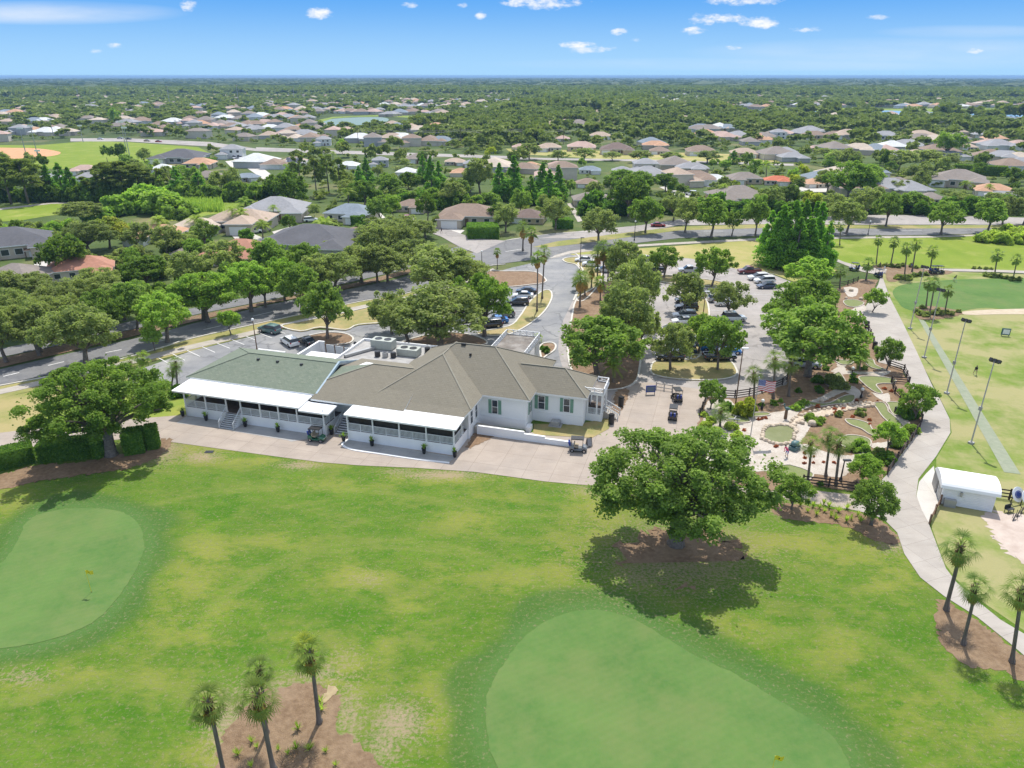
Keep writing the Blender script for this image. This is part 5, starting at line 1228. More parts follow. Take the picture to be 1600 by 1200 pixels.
def boots_mesh(var):
    k = ('boots', var)
    if k not in CACHE:
        rr = random.Random(var+50); m = MB()
        for i_ in range(46):
            a = i_*2.4; z = -1.5+1.55*i_/46; d = Vector((math.cos(a), math.sin(a), 0)); rb = .16+.07*(z+1.5)/1.5
            m.bar(d*rb+Vector((0,0,z)), d*(rb+.20+.1*rr.random())+Vector((0,0,z+.32)), .13, .035)
        CACHE[k] = m.mesh('boots', [M['palm_boot']])
    return CACHE[k]
def skirt_mesh(var):
    k = ('skirt', var)
    if k not in CACHE:
        V, Q, Tn = fan_crown(var+77, 26, 8, .55, .75, -45, -86, False); V[:, 2] -= .1
        k2 = npmesh('skirt', V, Q, [M['dead_frond']], attrs={'tint': Tn}); CACHE[k] = k2
    return CACHE[k]
PALMNAME = {'sabal': ('palm_tree','fan palm'), 'wash': ('palm_tree','slim skirted palm'), 'queen': ('palm_tree','queen palm'), 'date': ('palm_tree','stubby date palm'), 'fox': ('palm_tree','bright feathery palm')}
def palm(kind, x, y, cx, cy, w, label=None, boots=None):
    """base at pixel (x, y), crown centre seen at (cx, cy), crown w wide"""
    p = P(x, y); top = hgt(x, y, cy); top = max(1.0, top); s = w/2*depth(p)/F; var = rnd.randrange(3); big = w > 24
    d = ray(cx, cy); t = p.y/d[1]; off = d[0]*t-p.x                     # lean, in the plane across the view
    e = empty(PALMNAME[kind][0], p, 0, label, 'palm tree')
    if kind in ('sabal', 'wash'):
        cm = pal_mesh((kind, big, var), (lambda: fan_crown(var*9+1, 36 if big else 20, 11 if big else 8, 1.15, .95, 86, -68 if kind == 'sabal' else -30, big)), 'leaf_fan'); cs = s/1.8
    elif kind == 'queen': cm = pal_mesh((kind, big, var), (lambda: feather_crown(var+3, 20, 2.7, 15 if big else 10)), 'leaf_queen'); cs = s/2.3
    elif kind == 'fox': cm = pal_mesh((kind, big, var), (lambda: feather_crown(var+3, 14, 2.2, 12)), 'leaf_bright'); cs = s/1.9
    else: cm = pal_mesh((kind, big, var), (lambda: feather_crown(var+13, 44, 2.2, 14, 85, -30, .35, .45)), 'leaf_fan'); cs = s/1.8
    tr = link(bpy.data.objects.new('trunk', trunk_unit(var)), e); k = min(1.5, max(.55, cs))*(1.12 if kind == 'sabal' else 1.0 if kind != 'date' else 1.6); tr.scale = (k, k, top)
    sh = Matrix.Identity(4)
    co = link(bpy.data.objects.new('crown', cm), e); co.location = (0, 0, top); co.scale = (cs, cs, cs); co.rotation_euler = (0, 0, rnd.random()*6.28)
    if kind == 'sabal' and w > 45: o_ = link(bpy.data.objects.new('dead_fronds', skirt_mesh(var)), e); o_.location = (0, 0, top-.35); o_.scale = (cs*.75, cs*.75, cs*1.1)
    if kind == 'wash': o_ = link(bpy.data.objects.new('skirt', skirt_mesh(var)), e); o_.location = (0, 0, top-.15); o_.scale = (cs, cs, cs*1.5)
    if boots is None: boots = big and kind in ('sabal', 'date')
    if boots: o_ = link(bpy.data.objects.new('boots', boots_mesh(var)), e); o_.location = (0, 0, top); o_.scale = (cs*.9, cs*.9, min(cs, top/1.7))
    e.rotation_euler = (0, math.atan2(off, top), 0)
    OCC.append((p.x, p.y, 1.0)); TREES.append((e, PALMNAME[kind][1], cx, cy, label)); return e
palm('sabal',352,1216,324,1096,66,'leftmost fan palm of the near group, its trunk cut by the bottom edge')
palm('sabal',428,1204,401,1088,72,'front fan palm of the near group, in the mulch bed')
palm('sabal',417,1146,405,1045,50,'fan palm half hidden behind the front one of the near group')
e = palm('sabal',499,1129,483,1020,62,'rightmost fan palm of the near group, topped by a yellow green tuft')
V, Q, Tn = fan_crown(5, 9, 12, .5, .6, 88, 25); o_ = link(bpy.data.objects.new('young_fronds', npmesh('young_fronds', V, Q, [M['leaf_yellow']], attrs={'tint': Tn})), e); o_.location = (-.35, .3, hgt(499,1129,1020)+.75)
palm('sabal',1478,953,1501,853,58,'leaning fan palm at the path, nearest the shed')
palm('sabal',1505,1007,1524,916,50,'shorter fan palm in the middle of the path mulch bed')
palm('sabal',1581,1035,1597,922,56,'fan palm at the right edge of the path mulch bed')
for a in '''1178 626 1178 583 32;1208 623 1211 561 36;1232 620 1236 566 34;1262 756 1267 692 38;1290 745 1296 680 36;1306 757 1311 692 40;1125 668 1126 642 34;1369 412 1373 374 17;1392 413 1398 377 18;1413 435 1417 386 20;1425 425 1432 380 20;1453 425 1458 391 20;1554 429 1559 397 20;1583 436 1589 404 17
1353 438 1357 411 22;1312 451 1313 422 21;1447 479 1451 440 19;1452 494 1460 442 22;1476 490 1482 453 20;1297 382 1300 350 15;1312 383 1313 352 15;203 597 203 566 28;222 598 223 556 24;268 604 271 576 26;278 612 274 566 26'''.replace('\n', ';').split(';'):
    palm('sabal', *map(float, a.split()))
for a in '''817 392 817 354 26;830 402 830 363 24;839 487 840 402 24;847 467 850 393 26;906 480 907 434 32;942 447 943 386 30;924 450 925 417 26;914 462 914 434 26;933 447 934 395 26;938 470 938 440 24;905 455 904 440 24;950 440 950 400 26;777 420 777 393 14'''.split(';'):
    palm('wash', *map(float, a.split()))
for a in '''248 373 247 343 30;307 366 306 342 28;366 360 362 328 24;375 360 375 331 28;411 373 409 351 28;427 348 427 325 20;506 374 506 350 44;1131 317 1131 292 24;1197 281 1197 258 26;1235 320 1235 302 18;1254 319 1254 303 16;1509 301 1509 286 20;1546 306 1546 292 18;545 325 543 300 30;245 262 244 252 14;520 262 520 240 14;1350 218 1350 205 12;958 598 958 572 34'''.split(';'):
    palm('queen', *map(float, a.split()))
palm('fox',383,322,383,315,30); palm('fox',440,318,440,310,24); palm('date',1342,577,1342,556,32); palm('date',14,470,14,458,34)
palm('queen',836,535,842,525,20)

# ---- shrubs, hedges, tufts
def bush_mesh(mat_, lod, var):
    k = ('bush', mat_, lod, var)
    if k not in CACHE:
        nc, nl, lf = {0: (26, 2600, .16), 1: (16, 700, .28)}[lod]
        V, Q, Tn, _ = crown_arrays(var*31+lod, nc, nl, lf, 'bush', 1., 1.3, .34, .8); CACHE[k] = npmesh('shrub', V, Q, [M[mat_]], attrs={'tint': Tn})
    return CACHE[k]
def bush(mat_, x, y, w, label, h=None, group=None):
    p = P(x, y, .05); r_ = w/2*depth(p)/F*1.1; o_ = link(bpy.data.objects.new('shrub', bush_mesh(mat_, 0 if w > 16 else 1, rnd.randrange(3))))
    o_.location = p; o_.scale = (r_, r_, (h or r_*1.4)/1.3); o_.rotation_euler = (0, 0, rnd.random()*6); OCC.append((p.x, p.y, r_)); return tag(o_, label, 'shrub', group)
SHR = []
for mt, ad, lst in (('leaf_yellow','yellow green',[(1163,648,32,3.2),(1178,641,12,.8)]),
    ('leaf_hedge','dark green',[(1290,566,13,0),(1291,578,10,0),(1277,598,18,0),(1280,612,16,0),(1332,596,14,0),(1247,612,10,0),(1190,634,9,0),(1334,588,9,0),(1351,577,9,0),(1282,758,10,0),(1135,640,20,0),(1415,652,26,0),(1424,646,22,0),(1385,722,26,0),(1400,698,18,0)]),
    ('leaf_live','grey green',[(1303,603,30,0),(1312,606,22,0),(1312,650,14,0),(1345,648,16,0),(1372,710,18,0)]),
    ('leaf_bright','bright green',[(1243,640,14,0),(1256,634,16,0),(1248,636,12,0),(1266,657,18,0),(1283,661,16,0),(1275,664,12,0),(1344,703,26,0),(1330,706,16,0),(1410,685,20,0),(1423,675,22,0),(1220,628,8,0),(1208,632,12,0)]),
    ('leaf_red','reddish',[(1304,640,6,0),(1318,640,6,0),(1306,646,7,0),(1332,652,6,0),(1382,608,6,0),(1393,612,6,0),(1278,636,7,0),(1338,626,5,0),(1358,657,6,0),(1371,628,5,0),(1316,646,5,0),(1359,664,5,0),(1185,656,6,0),(1190,655,6,0),(1196,654,6,0),(1163,673,6,0),(1160,684,6,0),(1213,699,7,0),(1257,709,6,0),(1257,716,6,0),(1257,725,6,0),(1271,714,5,0),(1271,724,5,0),(1287,723,5,0),(1303,724,6,0)])):
    for x, y, w, h in lst: SHR.append((bush(mt, x, y, w, None, h or None), ad, x, y, w))
tmp = {}
for o_, ad, x, y, w in SHR:
    reg = 'the gravel round the painted pond' if (y > 648 and x < 1310 and y > 650) else 'the shaded mound under the big oak' if x < 1320 and y < 625 else 'the cart path bend' if x > 1375 and y > 640 else 'the middle mini golf mound' if y > 620 else 'the upper mini golf greens'
    tmp.setdefault((ad, reg), []).append((x, o_, w))
ORD = ['first','second','third','fourth','fifth','sixth','seventh','eighth','ninth','tenth','eleventh','twelfth','thirteenth','fourteenth','fifteenth','sixteenth','seventeenth','eighteenth','nineteenth','twentieth']
def ordn(k):
    if k < 20: return ORD[k]
    tens = {2: 'twenty', 3: 'thirty', 4: 'forty', 5: 'fifty', 6: 'sixty', 7: 'seventy', 8: 'eighty', 9: 'ninety'}[(k+1)//10]
    return tens+'-'+ORD[(k+1) % 10-1] if (k+1) % 10 else tens[:-1]+'ieth'
def rank(k, n): return '' if n == 1 else 'leftmost' if k == 0 else 'rightmost' if k == n-1 else ordn(k)+' from left'
for (ad, reg), L_ in tmp.items():
    L_.sort(key=lambda t: t[0])
    for k, (x, o_, w) in enumerate(L_):
        sz = 'small ' if w < 9 else ''
        tag(o_, '%s%s shrub at %s%s' % (sz, ad, reg, ', '+rank(k, len(L_)) if len(L_) > 1 else ''), group='%s shrubs of the mini golf' % ad)
for mt, ad, reg, lst in (('leaf_bright','lush green','in the marsh left of the fairway hedge',[(15,374,26),(45,364,22),(85,362,26),(110,358,26),(75,370,22),(60,360,18),(158,346,36),(182,336,46),(205,331,46)]),
    ('leaf_bright','lush green','in the thicket behind the orange roof',[(232,330,60),(255,334,56),(275,338,50),(300,332,24)]),
    ('leaf_grassy','bright yellow green','in the marsh at the right edge',[(1535,378,22),(1548,376,26),(1565,380,28),(1580,376,30),(1596,380,28),(1555,370,20),(1575,366,24),(1592,368,22)]),
    ('leaf_hedge','clipped dark','in front of the pale garages',[(318,382,26),(385,372,22),(378,364,16),(565,352,18)]),
    ('leaf_hedge','dark','beside the porch canopy bed',[(852,551,16),(848,546,10)]),
    ('leaf_hedge','low dark','on the lawn left of the clubhouse',[(280,618,26),(238,640,30)]),
    ('leaf_live','low olive','along the far range palms',[(1383,416,8),(1392,417,9),(1403,418,10),(1410,416,9),(1424,417,9),(1430,419,8),(1374,417,7)]),
    ('leaf_live','low olive','around the near range palms',[(1404,436,12),(1411,436,11),(1418,437,13),(1428,432,10),(1438,431,10),(1446,430,9),(1540,431,10),(1550,433,12),(1562,434,10),(1572,436,9),(1580,438,10),(1590,438,10),(1522,420,6),(1530,420,6),(1540,421,7),(1548,421,6)]),
    ('leaf_live','grassy olive','below the practice green palms',[(1432,488,10),(1438,492,11),(1446,494,12),(1458,492,12),(1468,492,11),(1478,490,10),(1487,492,10),(1497,488,8),(1441,482,9),(1465,486,9)]),
    ('leaf_grassy','low leafy','in the bed left of the pond gravel',[(1102,668,18),(1110,660,16),(1118,680,20),(1142,670,20),(1150,684,18),(1100,650,12)])):
    lst.sort()
    for k, (x, y, w) in enumerate(lst): bush(mt, x, y, w, '%s shrub %s%s' % (ad, reg, ', '+rank(k, len(lst)) if len(lst) > 1 else ''), group='%s shrubs %s' % (ad, reg))

r3 = random.Random(8)
for mt, ad, reg, lst in (('leaf_dark','dense dark','under the pines behind the fairway',[(x+r3.uniform(-5,5),314,r3.uniform(20,34)) for x in range(6,252,13)]),
    ('leaf_oak','full green','under the pines right of the fairway bend',[(x+r3.uniform(-5,5),313,r3.uniform(22,36)) for x in range(150,440,15)]),
    ('leaf_oak','full green','among the conifers',[(x+r3.uniform(-6,6),318+r3.uniform(-8,8),r3.uniform(20,34)) for x in range(560,880,15)]),
    ('leaf_hedge','dark leafy','behind the brown corner houses',[(x+r3.uniform(-5,5),322+r3.uniform(-4,4),r3.uniform(18,28)) for x in range(610,700,12)]),
    ('leaf_live','rough olive','along the marsh edge of the left fairway',[(x+r3.uniform(-5,5),362+r3.uniform(-8,10),r3.uniform(14,22)) for x in range(4,210,10)]),
    ('leaf_hedge','dark leafy','along the garden fences behind the boulevard',[(x+r3.uniform(-6,6),334+r3.uniform(-6,2),r3.uniform(20,34)) for x in range(915,1640,17)]),
    ('leaf_oak','full green','between the oaks of the left boulevard row',[(x+r3.uniform(-8,8),500-(x-20)*.17+r3.uniform(-16,10),r3.uniform(22,40)) for x in range(20,640,26)]),
    ('leaf_live','rough olive','in the gardens of the left roofs',[(x+r3.uniform(-8,8),r3.uniform(385,440),r3.uniform(18,34)) for x in range(100,600,17)])):
    lst.sort()
    for k, (x, y, w) in enumerate(lst):
        o_ = bush(mt, x, y, w, '%s shrub %s%s' % (ad, reg, ', '+rank(k, len(lst))), group='%s shrubs %s' % (ad, reg)); OCC.pop()
        o_.scale.z *= r3.uniform(.9, 1.5)
def hedge(x0, y0, x1, y1, dep, h, label, leaf=.16, dens=60, mat_='leaf_hedge', rnd_=.25):
    a, b = P(x0, y0), P(x1, y1); L_ = (b-a).length; ang = math.atan2(b.y-a.y, b.x-a.x); rng = np.random.default_rng(int(x0*7+y0))
    A = 2*h*L_+2*h*dep+L_*dep; n = int(min(24000, A*dens)); pts = rng.random((n, 3))*np.array([L_, dep, h]); f = rng.random(n)
    w_ = np.array([L_*h, L_*h, dep*h, dep*h, L_*dep*1.3]); w_ = np.cumsum(w_/w_.sum()); k = np.searchsorted(w_, f); Nn = np.zeros((n, 3))
    for j, (ax, v, s) in enumerate(((1,0,-1),(1,dep,1),(0,0,-1),(0,L_,1),(2,h,1))):
        q = k == j; pts[q, ax] = v; Nn[q, ax] = s
    pts += rng.normal(size=(n, 3))*.07
    cx = np.clip(pts, [rnd_, rnd_, -9], [L_-rnd_, dep-rnd_, h-rnd_]); dv = pts-cx; dl = np.linalg.norm(dv, axis=1, keepdims=True); pts = cx+dv*np.minimum(1, rnd_*1.15/(dl+1e-9))
    V, Q = leaf_quads(pts, unit(Nn+rng.normal(size=(n, 3))*.55), leaf, rng); Tn = np.repeat(rng.random(n), 4)
    # dense twiggy inside
    c0 = np.array([[x_, y_, z_] for z_ in (0, h-.12) for x_, y_ in ((.12,.12),(L_-.12,.12),(L_-.12,dep-.12),(.12,dep-.12))]); n0 = len(V)
    V = np.vstack([V, c0]); Q = np.vstack([Q, np.array([[0,1,5,4],[1,2,6,5],[2,3,7,6],[3,0,4,7],[4,5,6,7]])+n0]); Tn = np.concatenate([Tn, np.full(8, .2)])
    o_ = link(bpy.data.objects.new('hedge', npmesh('hedge', V, Q, [M[mat_]], attrs={'tint': Tn}))); o_.location = a; o_.rotation_euler = (0, 0, ang)
    return tag(o_, label, 'hedge')
hedge(-60,752,57,723,2.6,2.3,'clipped green hedge block cut by the left edge of the lawn')
hedge(60,726,150,716,2.4,2.5,'long clipped hedge block behind the left oak trunk')
hedge(146,719,168,713,2.2,2.4,'rounded hedge block just left of the oak trunk')
hedge(194,714,227,709,2.6,3.0,'tall hedge block right of the left oak trunk')
hedge(230,705,250,702,1.8,3.2,'narrow tall clipped hedge at the right end of the row')
hedge(731,374,780,373,8,3.6,'big boxed hedge at the street corner',.3,14)
hedge(870,358,896,357,6,2.6,'low clipped hedge beside the garden path',.3,14)
hedge(1490,272,1572,276,5,4.5,'long dark hedge behind the grey roofs',.5,6,'leaf_dark')
hedge(548,352,563,353,4,3,'dark hedge beside the brown roof with solar panels',.3,12)
hedge(1045,297,1060,297,4,3,'small square hedge at the curving pale drive',.3,12)
hedge(300,256,331,257,5,3,'dark hedge under the orange roof by the ball field',.4,8)

def tuft_mesh(var):
    k = ('tuft', var)
    if k not in CACHE:
        rr = random.Random(var); V = []; Q = []; Tn = []
        for i_ in range(34):
            a = rr.random()*6.28; el = rr.uniform(.75,1.5); L_ = rr.uniform(.5,1); d = Vector((math.cos(a)*math.cos(el), math.sin(a)*math.cos(el), math.sin(el))); s = Vector((-math.sin(a),math.cos(a),0))*.035
            n = len(V); V += [-s, s, d*L_*.6+s, d*L_*.6-s, d*L_+Vector((0,0,-.08))]; V += [d*L_+Vector((0,0,-.08))+s*.1]; Q += [(n,n+1,n+2,n+3),(n+3,n+2,n+5,n+4)]; Tn += [rr.random()]*6
        CACHE[k] = npmesh('grass_tuft', np.array([tuple(v) for v in V]), np.array(Q), [M['leaf_grassy']], attrs={'tint': np.array(Tn)})
    return CACHE[k]
def tufts(lst, label, group, s=.9):
    for x, y in lst:
        o_ = link(bpy.data.objects.new('grass_tuft', tuft_mesh(rnd.randrange(3)))); o_.location = P(x, y, .03); k = s*rnd.uniform(.7,1.25); o_.scale = (k, k, k); o_.rotation_euler = (0,0,rnd.random()*6); tag(o_, label, 'grass tuft', group)
tufts([(372,1180),(402,1168),(393,1160),(435,1172),(450,1178),(463,1170),(466,1140),(500,1098),(503,1110),(509,1175),(483,1172),(524,1197),(393,1198)], 'small green grass tuft growing in the mulch under the near palms', 'grass tufts under the near palms', .8)
tufts([(1263,784),(1270,792),(1280,795),(1288,800),(1295,793),(1298,807),(1310,800),(1323,795),(1330,812),(1322,815),(1250,790),(1340,806),(1345,815),(1262,800),(1276,805),(1306,812),(1287,788)], 'small grass tuft in the mulch bed below the mini golf fence', 'grass tufts below the mini golf fence', 1.0)

# reeds and marsh grass nobody could count
rng = np.random.default_rng(12); Vs = []; Qs = []
pts = [P(x, y) for x, y in zip(rng.uniform(278,346,900), rng.uniform(317,331,900))]+[P(x, y) for x, y in zip(rng.uniform(0,230,500), rng.uniform(350,372,500))]
V = []; Q = []; Tn = []
for p in pts:
    for _ in range(3):
        a = rnd.random()*6.28; h = rnd.uniform(1.2,2.8) if p.y > 250 else rnd.uniform(.5,1.1); s = Vector((math.cos(a),math.sin(a),0))*.28; o0 = p+Vector((rnd.gauss(0,.6),rnd.gauss(0,.6),0)); tp = o0+Vector((rnd.gauss(0,.25),rnd.gauss(0,.25),h)); n = len(V)
        V += [o0-s,o0+s,tp+s*.3,tp-s*.3]; Q.append((n,n+1,n+2,n+3)); Tn += [rnd.random()]*4
o_ = link(bpy.data.objects.new('reeds', npmesh('reeds', np.array([tuple(v) for v in V]), np.array(Q), [M['leaf_reed']], attrs={'tint': np.array(Tn)}))); tag(o_, 'tall green reeds and marsh grass beside the fairway', kind='stuff')
# ------------------------------------------------------------------ houses
def hipmesh(rects, pitch=.42, oh=.5, gable=False):
    m = MB()
    for x0, x1, y0, y1, z in rects:
        x0 -= oh; x1 += oh; y0 -= oh; y1 += oh; w, d = x1-x0, y1-y0; h = min(w, d)/2*pitch; th = .22
        if w >= d: a, b = (x0+(0 if gable else d/2), (y0+y1)/2, z+h), (x1-(0 if gable else d/2), (y0+y1)/2, z+h); Fs = [(0,1,5,4),(1,2,5),(2,3,4,5),(3,0,4)]
        else: a, b = ((x0+x1)/2, y0+(0 if gable else w/2), z+h), ((x0+x1)/2, y1-(0 if gable else w/2), z+h); Fs = [(0,1,4),(1,2,5,4),(2,3,5),(3,0,4,5)]
        V = [(x0,y0,z),(x1,y0,z),(x1,y1,z),(x0,y1,z),a,b]; m.add(V, Fs, 0)
        m.add([(x0,y0,z-th),(x1,y0,z-th),(x1,y1,z-th),(x0,y1,z-th),(x0,y0,z),(x1,y0,z),(x1,y1,z),(x0,y1,z)], [(3,2,1,0),(0,1,5,4),(1,2,6,5),(2,3,7,6),(3,0,4,7)], 1)
    return m
HV = {0: [(-8.5,8.5,-4,8,2.9),(-8,-1,-9,-3,2.75)], 1: [(-8.5,8.5,-4,8,2.9),(1,8,-9,-3,2.75)], 2: [(-6.5,6.5,-4,7,5.7),(-8.5,-2,-8.5,-2,2.9)],
      3: [(-8,8,-7,7,2.9)], 4: [(-8.5,8.5,-3,8,2.9),(-1,6,-8,0,3.05)], 5: [(-8.5,8.5,-6,8,3.0),(3.5,9.5,-9,-2,2.8),(-9.5,-3.5,-8,0,2.75)]}
HM = {}
def house_meshes(v):
    if v in HM: return HM[v]
    w = MB()
    for k, (x0,x1,y0,y1,z) in enumerate(HV[v]): w.box(x0,x1,y0+.003*k,y1,-.05,z-.1)
    rf = hipmesh(HV[v]).mesh('roof', [ROOF['taupe'], M['white']])
    x0,x1,y0,y1,z = HV[v][-1 if v != 3 else 0]
    g0 = (x0+x1)/2 if v != 3 else -4.5
    gd = MB().box(g0-2.4,g0+2.4,y0-.06,y0-.002,0,2.25)
    for k in range(4): gd.box(g0-2.3,g0+2.3,y0-.09,y0-.06,.08+k*.55,.55+k*.55)
    X0,X1,Y0,Y1,Z = HV[v][0]
    def win(cx, y, zc, ww=1.5, hh=1.3):
        return MB().box(cx-ww/2-.1,cx+ww/2+.1,y-.05,y-.002,zc-hh/2-.1,zc+hh/2+.1).mesh('window', [M['white']]), MB().box(cx-ww/2,cx+ww/2,y-.08,y-.05,zc-hh/2,zc+hh/2).mesh('pane', [M['glass']])
    ws = {0: [(2.2,1.5),(6,1.5)], 1: [(-2.2,1.5),(-6,1.5)], 2: [(0,4.2),(4,4.2),(4,1.5)], 3: [(1.5,1.5),(5.5,1.5)], 4: [(-6.5,1.5),(-3.5,1.5),(7.6,1.5)], 5: [(-1.5,1.5),(1.2,1.5)]}[v]
    dx = {0: 0, 1: 0, 2: 1.2, 3: -.8, 4: -2.1, 5: 2.7}[v]
    dr = MB().box(dx-.5,dx+.5,Y0-.05,Y0-.002,0,2.1).mesh('door', [M['wood_brown']])
    HM[v] = (w.mesh('wall', [WALL['cream']]), rf, gd.mesh('garage_door', [M['white']]), [win(a, Y0, b) for a, b in ws], dr)
    return HM[v]
def setmat(o_, i_, m_):
    o_.material_slots[i_].link = 'OBJECT'; o_.material_slots[i_].material = m_
HOUSES = []; HPX = []
def house(p, v, rz, s, roofc, wallc, label, group=None, lod=0):
    wm, rf, gd, ws, dr = house_meshes(v)
    e = empty('house', p, rz, label, 'house', group); e.scale = (s, s, s if s < 1.15 else 1.15)
    o_ = link(bpy.data.objects.new('wall', wm), e); setmat(o_, 0, WALL[wallc])
    o_ = link(bpy.data.objects.new('roof', rf), e); setmat(o_, 0, ROOF[roofc])
    if lod == 0:
        link(bpy.data.objects.new('garage_door', gd), e); link(bpy.data.objects.new('door', dr), e)
        for f, g_ in ws: w_ = link(bpy.data.objects.new('window', f), e); link(bpy.data.objects.new('pane', g_), w_)
    x_, y_ = proj(p.x, p.y, 3.2); HPX.append((x_, y_, 8.5*s*F/depth(p), p.length)); OCC.append((p.x, p.y, 9.5*s)); OCC.append((p.x-p.x/p.length*9*s, p.y-p.y/p.length*9*s, 7*s))
    return e
HL = '''-40 86 360 400 charcoal beige 5 12 charcoal roofed house at the left edge;-20 86 402 447 taupe beige 3 -28 grey brown house with side windows;43 112 364 392 orange cream 0 10 small orange tan roofed house;80 180 407 434 salmon cream 1 8 long salmon roofed house between oaks
205 288 345 378 orange white 0 -14 orange tan house with white walls;268 346 336 366 beige white 1 -14 beige roofed house with dark garage;322 428 325 362 tan beige 4 -12 tan house with an open garage;328 430 366 410 salmon beige 5 -20 red brown roofed house;385 482 312 342 grey beige 5 -8 grey roofed house behind queen palms
508 588 303 345 bluegrey cream 1 -20 grey blue house with arched entry;415 562 348 398 charcoal grey 5 -14 broad charcoal house with dormer;522 592 340 378 brown tan 3 -15 brown house with solar panels;283 328 374 402 taupe beige 3 -15 small taupe house half hidden by trees
618 678 298 330 brown beige 4 -10 brown house with a red car outside;684 782 315 352 brown beige 0 -8 wide brown house at the street corner;796 856 316 346 darkbrown tan 3 -10 dark brown house right of the hedge;893 960 286 322 taupe beige 4 5 taupe house beside the garden path
1107 1200 280 322 taupe tan 5 14 big taupe house by the curving drive;1097 1133 258 284 white white 1 0 white roofed house above the curving drive;1136 1190 257 286 taupe tan 0 6 taupe house beside the white roofed one;1193 1238 263 288 red cream 4 0 red orange tiled house;1252 1290 263 291 orange cream 3 20 orange tan house by the yellow tree
1378 1424 265 291 taupe beige 3 25 taupe house behind the dark oak;1456 1534 266 291 taupe beige 5 -12 broad taupe house below the long hedge;1522 1578 281 304 orange cream 0 -8 orange brown house near the right edge;1430 1474 292 315 taupe beige 3 10 pale taupe house behind boulevard oaks;1540 1590 296 314 grey grey 1 -8 grey house behind the boulevard oaks
812 848 245 264 orange cream 3 0 bright orange roofed house by the conifers;858 888 248 262 pink cream 0 5 small pink roofed house;898 937 269 291 brown beige 3 0 grey brown hipped house;906 937 250 270 bluegrey white 1 0 blue grey roofed house;956 988 250 271 grey white 3 0 plain grey roofed house;982 1034 248 271 grey cream 2 4 two storey grey house with dormers;1032 1080 256 280 tan tan 0 6 tan house beside two storey grey one
800 824 221 233 pink cream 3 0 pink roofed house at the left of the berm row;838 878 221 236 tan grey 0 0 tan grey house on the berm row;885 932 220 236 pink tan 1 0 rose tan house on the berm row;938 988 223 240 darkbrown tan 5 0 dark red brown house on the berm row;1013 1047 224 240 brown beige 3 0 brown house right of the palms on the berm;1070 1117 226 242 brown cream 0 0 long brown house on the berm row;1140 1184 229 245 tan tan 1 0 tan house at the right of the berm row
866 892 209 220 pink cream 3 0 small rose house above the berm row;920 955 204 217 tan white 1 0 tan house before the dark woods;1008 1032 213 225 orange cream 3 0 small orange house above the berm;1198 1232 198 217 grey white 2 0 white walled grey house on the lake rise;1253 1292 201 217 brown tan 0 0 brown house on the lake rise;1274 1292 191 205 tan beige 2 0 tall tan house behind the brown one;1300 1347 198 217 tan beige 5 0 tan house with a screened porch
1362 1404 201 218 grey white 1 0 grey house with white screens;1410 1464 194 219 tan beige 5 -6 large tan house on the lake rise;1518 1552 204 215 grey beige 3 0 low grey house right of the big tan one;1534 1572 211 222 orange cream 0 0 long orange house near the right edge;1494 1512 196 213 tan beige 2 0 narrow two storey tan house;1500 1527 216 233 tan beige 3 0 tan house behind the small palms;1206 1247 228 243 grey beige 3 0 grey house right of the berm;1263 1289 220 235 pink beige 1 0 pink tan house right of the berm;1390 1409 226 243 tan white 3 0 small tan house among tall trees
111 155 250 271 pink cream 0 -10 pink tan house by the ball field;124 153 268 281 grey beige 3 0 small grey house below the pink tan one;246 322 232 254 charcoal grey 5 -10 long charcoal house at the ball field corner;288 337 240 262 orange beige 1 -6 orange house beside the charcoal one;301 349 260 282 taupe beige 3 -6 taupe house behind the pines;341 388 221 247 grey white 2 -5 two storey grey house with white trucks;368 408 249 282 bluegrey grey 4 20 dark blue grey house;241 269 251 267 white white 3 0 white roofed house by the ball field;64 96 264 282 grey beige 3 0 grey house behind the tall pines
528 562 236 262 white white 1 -6 white roofed house left of the two storey one;577 612 231 260 grey grey 2 0 two storey dark grey house;618 655 254 273 white cream 3 -8 pale grey low house;490 522 196 227 grey white 2 0 two storey grey house below the pond;438 480 231 258 tan beige 0 -4 tan house with dark solar panels;632 678 239 254 taupe beige 3 0 taupe house behind the conifers;694 728 239 257 tan beige 1 0 tan house right of the conifer;722 759 241 260 grey beige 3 0 grey house near the yellow tree;711 729 259 274 orange cream 3 0 tiny orange house in the conifers;440 482 242 260 grey beige 3 0 grey house below the solar roof'''
for ln_ in HL.replace('\n', ';').split(';'):
    t = ln_.split(); x0, x1, y0, y1 = map(float, t[:4]); ph = ' '.join(t[8:])
    v = int(t[6]); b = P((x0+x1)/2, y1-1.5, 1.2); b.z = 0; s = max(.62, min(1.5, (x1-x0)*depth(b)/F/18.5)); d = Vector((b.x, b.y, 0)).normalized(); c_ = b + d*(7.5*s)
    e = house(c_, v, R(float(t[7]))-math.atan2(c_.x, c_.y)*.6, s, t[4], t[5], ph, None, 0 if x1-x0 > 24 else 1)
    HOUSES.append((ph, (x0+x1)/2, (y0+y1)/2))
    if 'solar' in ph:
        pn = MB()
        r_ = HV[v][0]; hh = 2.9; dd = r_[3]-r_[2]+1
        for k in range(5):
            xa = -4.5+k*1.8; ya = r_[2]+.5; yb = (r_[2]+r_[3])/2-1.2
            za = hh+(ya-(r_[2]-.5))*.42+.08; zb = hh+(yb-(r_[2]-.5))*.42+.08
            pn.add([(xa,ya,za),(xa+1.7,ya,za),(xa+1.7,yb,zb),(xa,yb,zb)], [(0,1,2,3)])
        pn.build('solar_panel', plain('solar', (.03,.035,.06), .2), e)
